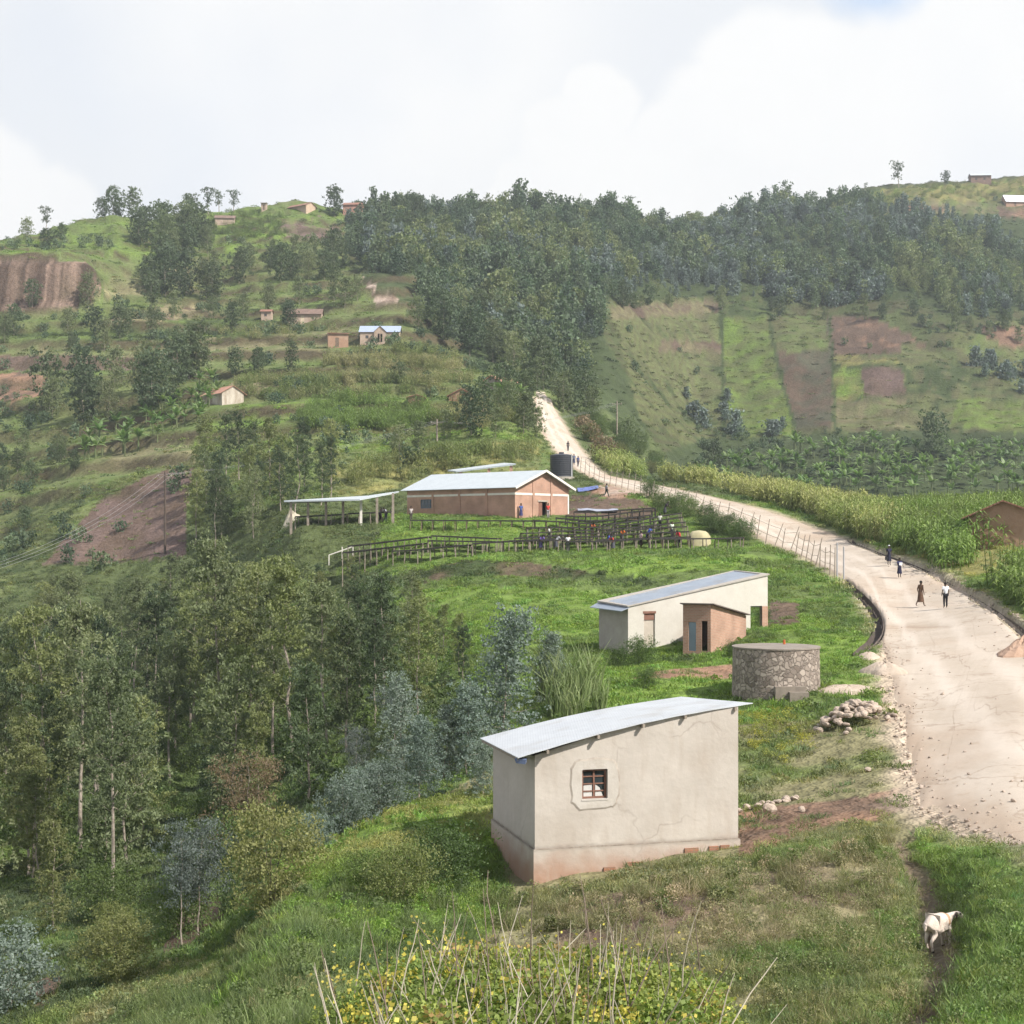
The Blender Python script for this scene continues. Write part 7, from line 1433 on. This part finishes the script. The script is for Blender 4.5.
tufts('yellow_flowering_weeds', [([(262,868),(330,838),(400,805),(500,785),(500,840),(400,852),(285,885)], 40, 66, 3, (.30,.28,.10), (.18,.21,.07)), ([(735,735),(735,705),(800,705),(815,735),(780,770)], 48, 62, 5, (.34,.31,.06), (.2,.24,.07))], [weed(110, .4, .4, .07, 360+i) for i in range(2)], 'yellowing low weeds by the blue gums and the stone tank', (.35, .75), cat='weeds')
# leafy yellow green weeds right below the photographer
def leafy(seed, n=260, r=.32, h=.62):
    g = np.random.default_rng(seed); a_ = g.random(n)*6.283; q = r*np.sqrt(g.random(n)); z_ = h*g.random(n)**.7; return proto('leafy', quadmesh('leafy', leaves(np.c_[q*np.cos(a_), q*np.sin(a_), z_], .062, g, asp=.75), g.random(n), LM['tint']))
fw = [leafy(400+i) for i in range(4)]
x, y, z = region([(300,1400),(325,1010),(380,975),(450,960),(600,955),(690,985),(745,1010),(790,1400)], 9.5, 18.5, 20, gap=300, road=None)
f_ = RNG.random(len(x)); big = np.clip(.5+1.3*fbm(x/1.2, y/1.2, 3), 0, 1)
tt = np.where((f_ < .05)[:, None], np.array((.42,.36,.07)), np.where((f_ < .10)[:, None], np.array((.36,.24,.10)), np.array((.15,.22,.055))*(1-big[:, None])+np.array((.25,.28,.07))*big[:, None]))
scatter('leafy_weeds', np.c_[x, y, z], fw, RNG.uniform(.42, .95, len(x))*(1-.35*smooth(0, 2.2, abs(x-.3)-.5)), tint=tt, tilt=.2, label='dense yellow green leafy weeds in the immediate foreground', cat='weeds'); print('leafy', len(x))
yl = [proto('yellow', quadmesh('yl', leaves(np.random.default_rng(9+i).normal(size=(9,3))*np.array((.12,.12,.1))+np.array((0,0,.5)), .042, np.random.default_rng(i), asp=.8), np.random.default_rng(i).random(9), LM['yflower'])) for i in range(3)]
kx = RNG.random(len(x)) < .26; scatter('yellow_leaves', np.c_[x, y, z][kx], yl, RNG.uniform(.7, 1.3, kx.sum()), label='yellow leaves among the foreground weeds', cat='leaves')
# dry stalks standing in them, each one its own thing
SK = []
for i in range(9):
    g = random.Random(500+i); L_ = g.uniform(.7, 1.3); b = [Vector((0,0,-.1))]; d = Vector((g.gauss(0,.28), g.gauss(0,.2), 1)).normalized()
    for j in range(6): b.append(b[-1]+d*(L_+.1)/6); d = (d+Vector((g.gauss(0,.07), g.gauss(0,.07), -.03))).normalized()
    mb = MB(); mb.tube(b, [.0085,.008,.0075,.0065,.0055,.0045,.0025], 5)
    if i % 3 == 0: mb.tube([b[3], b[3]+Vector((.12,.03,.22)), b[3]+Vector((.2,.03,.42))], [.005,.004,.002], 4)
    if i % 4 == 1: mb.tube([b[4], b[4]+Vector((-.1,.02,.14))], [.004,.002], 4)
    SK.append(mb.mesh('dry_stalk', LM['straw'] if i % 3 else mat('brown_stalk', (.22,.17,.13), .9)))
NS = [(345,1000),(352,985),(385,960),(392,1000),(404,940),(408,975),(430,985),(446,1000),(456,1005),(478,970),(498,980),(520,960),(528,990),(540,1000)]
for i in range(150):
    px = NS[i][0] if i < len(NS) else random.gauss(545, 105)
    if not 318 < px < 780: px = random.uniform(330, 700)
    D = random.uniform(11.5, 16.5); p = at(px, D); o = bpy.data.objects.new('dry_stalk', SK[random.randrange(9)]); COL.objects.link(o); o.location = p; s_ = random.uniform(.75, 1.25); o.scale = (s_, s_, s_); o.rotation_euler = (random.gauss(0,.12), random.gauss(0,.22), random.random()*6.28)
    tag(o, 'thin pale dry stalk rising from the foreground weeds', 'dry stalk', 'dry stalks in the foreground weeds')
# ------------------------------------------------------------------ the air between
if HAZE > 0:
    hmax = max(o.location.z+22 for o in SC.objects if o.parent is None and o.type == 'EMPTY')
    print('haze', XG.min(), Z.min(), Z.max(), hmax)
    mb = MB(); x0_, x1_ = XG.min()-2, XG.max()+2; z0_, z1_ = Z.min()-1, max(Z.max()+3, hmax+3); mb.box(((x0_+x1_)/2, 1275, (z0_+z1_)/2), (x1_-x0_, 2700, z1_-z0_)); hz = mb.build('haze', None); hz.data.materials.clear()
    m = bpy.data.materials.new('haze_air'); m.use_nodes = True; N, L = m.node_tree.nodes, m.node_tree.links; N.remove(N['Principled BSDF']); pv = N.new('ShaderNodeVolumePrincipled'); pv.inputs['Density'].default_value = HAZE; pv.inputs['Color'].default_value = (.86,.92,1,1); pv.inputs['Anisotropy'].default_value = .2
    L.new(pv.outputs[0], N['Material Output'].inputs['Volume']); hz.data.materials.append(m); hz['kind'] = 'stuff'; hz['label'] = 'thin bluish haze between the hills'; hz['category'] = 'haze'
TRKB = [(p.x-.2, p.y) for p in TRK]+[(p.x+.2, p.y) for p in TRK[::-1]]; HOLES.append(TRKB)
TERR = [tuple(at(*q)[:2]) for q in ((335,139),(500,136),(700,135.5),(745,139),(700,160),(560,162),(400,150),(335,150))]
HOLES.append(TERR)
lawn('near_grass', 18, 47, 17, tn, .95, 25, 'short mixed grass around the plastered house', mult=1.4)
lawn('middle_grass', 45, 100, 4.2, tf, .55, 20, 'grass on the banks and terraces beyond the plastered house', mult=1.3)
lawn('far_grass', 98, 240, 1.1, tf, .8, 12, 'grass on the lower hills', mult=1.3)
lawn('hillside_growth', 235, 820, .065, tff, .8, 8, 'low crops and weeds on the distant hill plots', mult=1.12)
HOLES.remove(TERR)
lawn('terrace_grass', 130, 165, 3.0, [proto_b(60, .7, .12, .05, 60+i, lean=.6) for i in range(2)], .9, 12, 'cropped grass under the drying tables', P=[(335,500),(745,500),(745,575),(335,575)], mult=1.35)
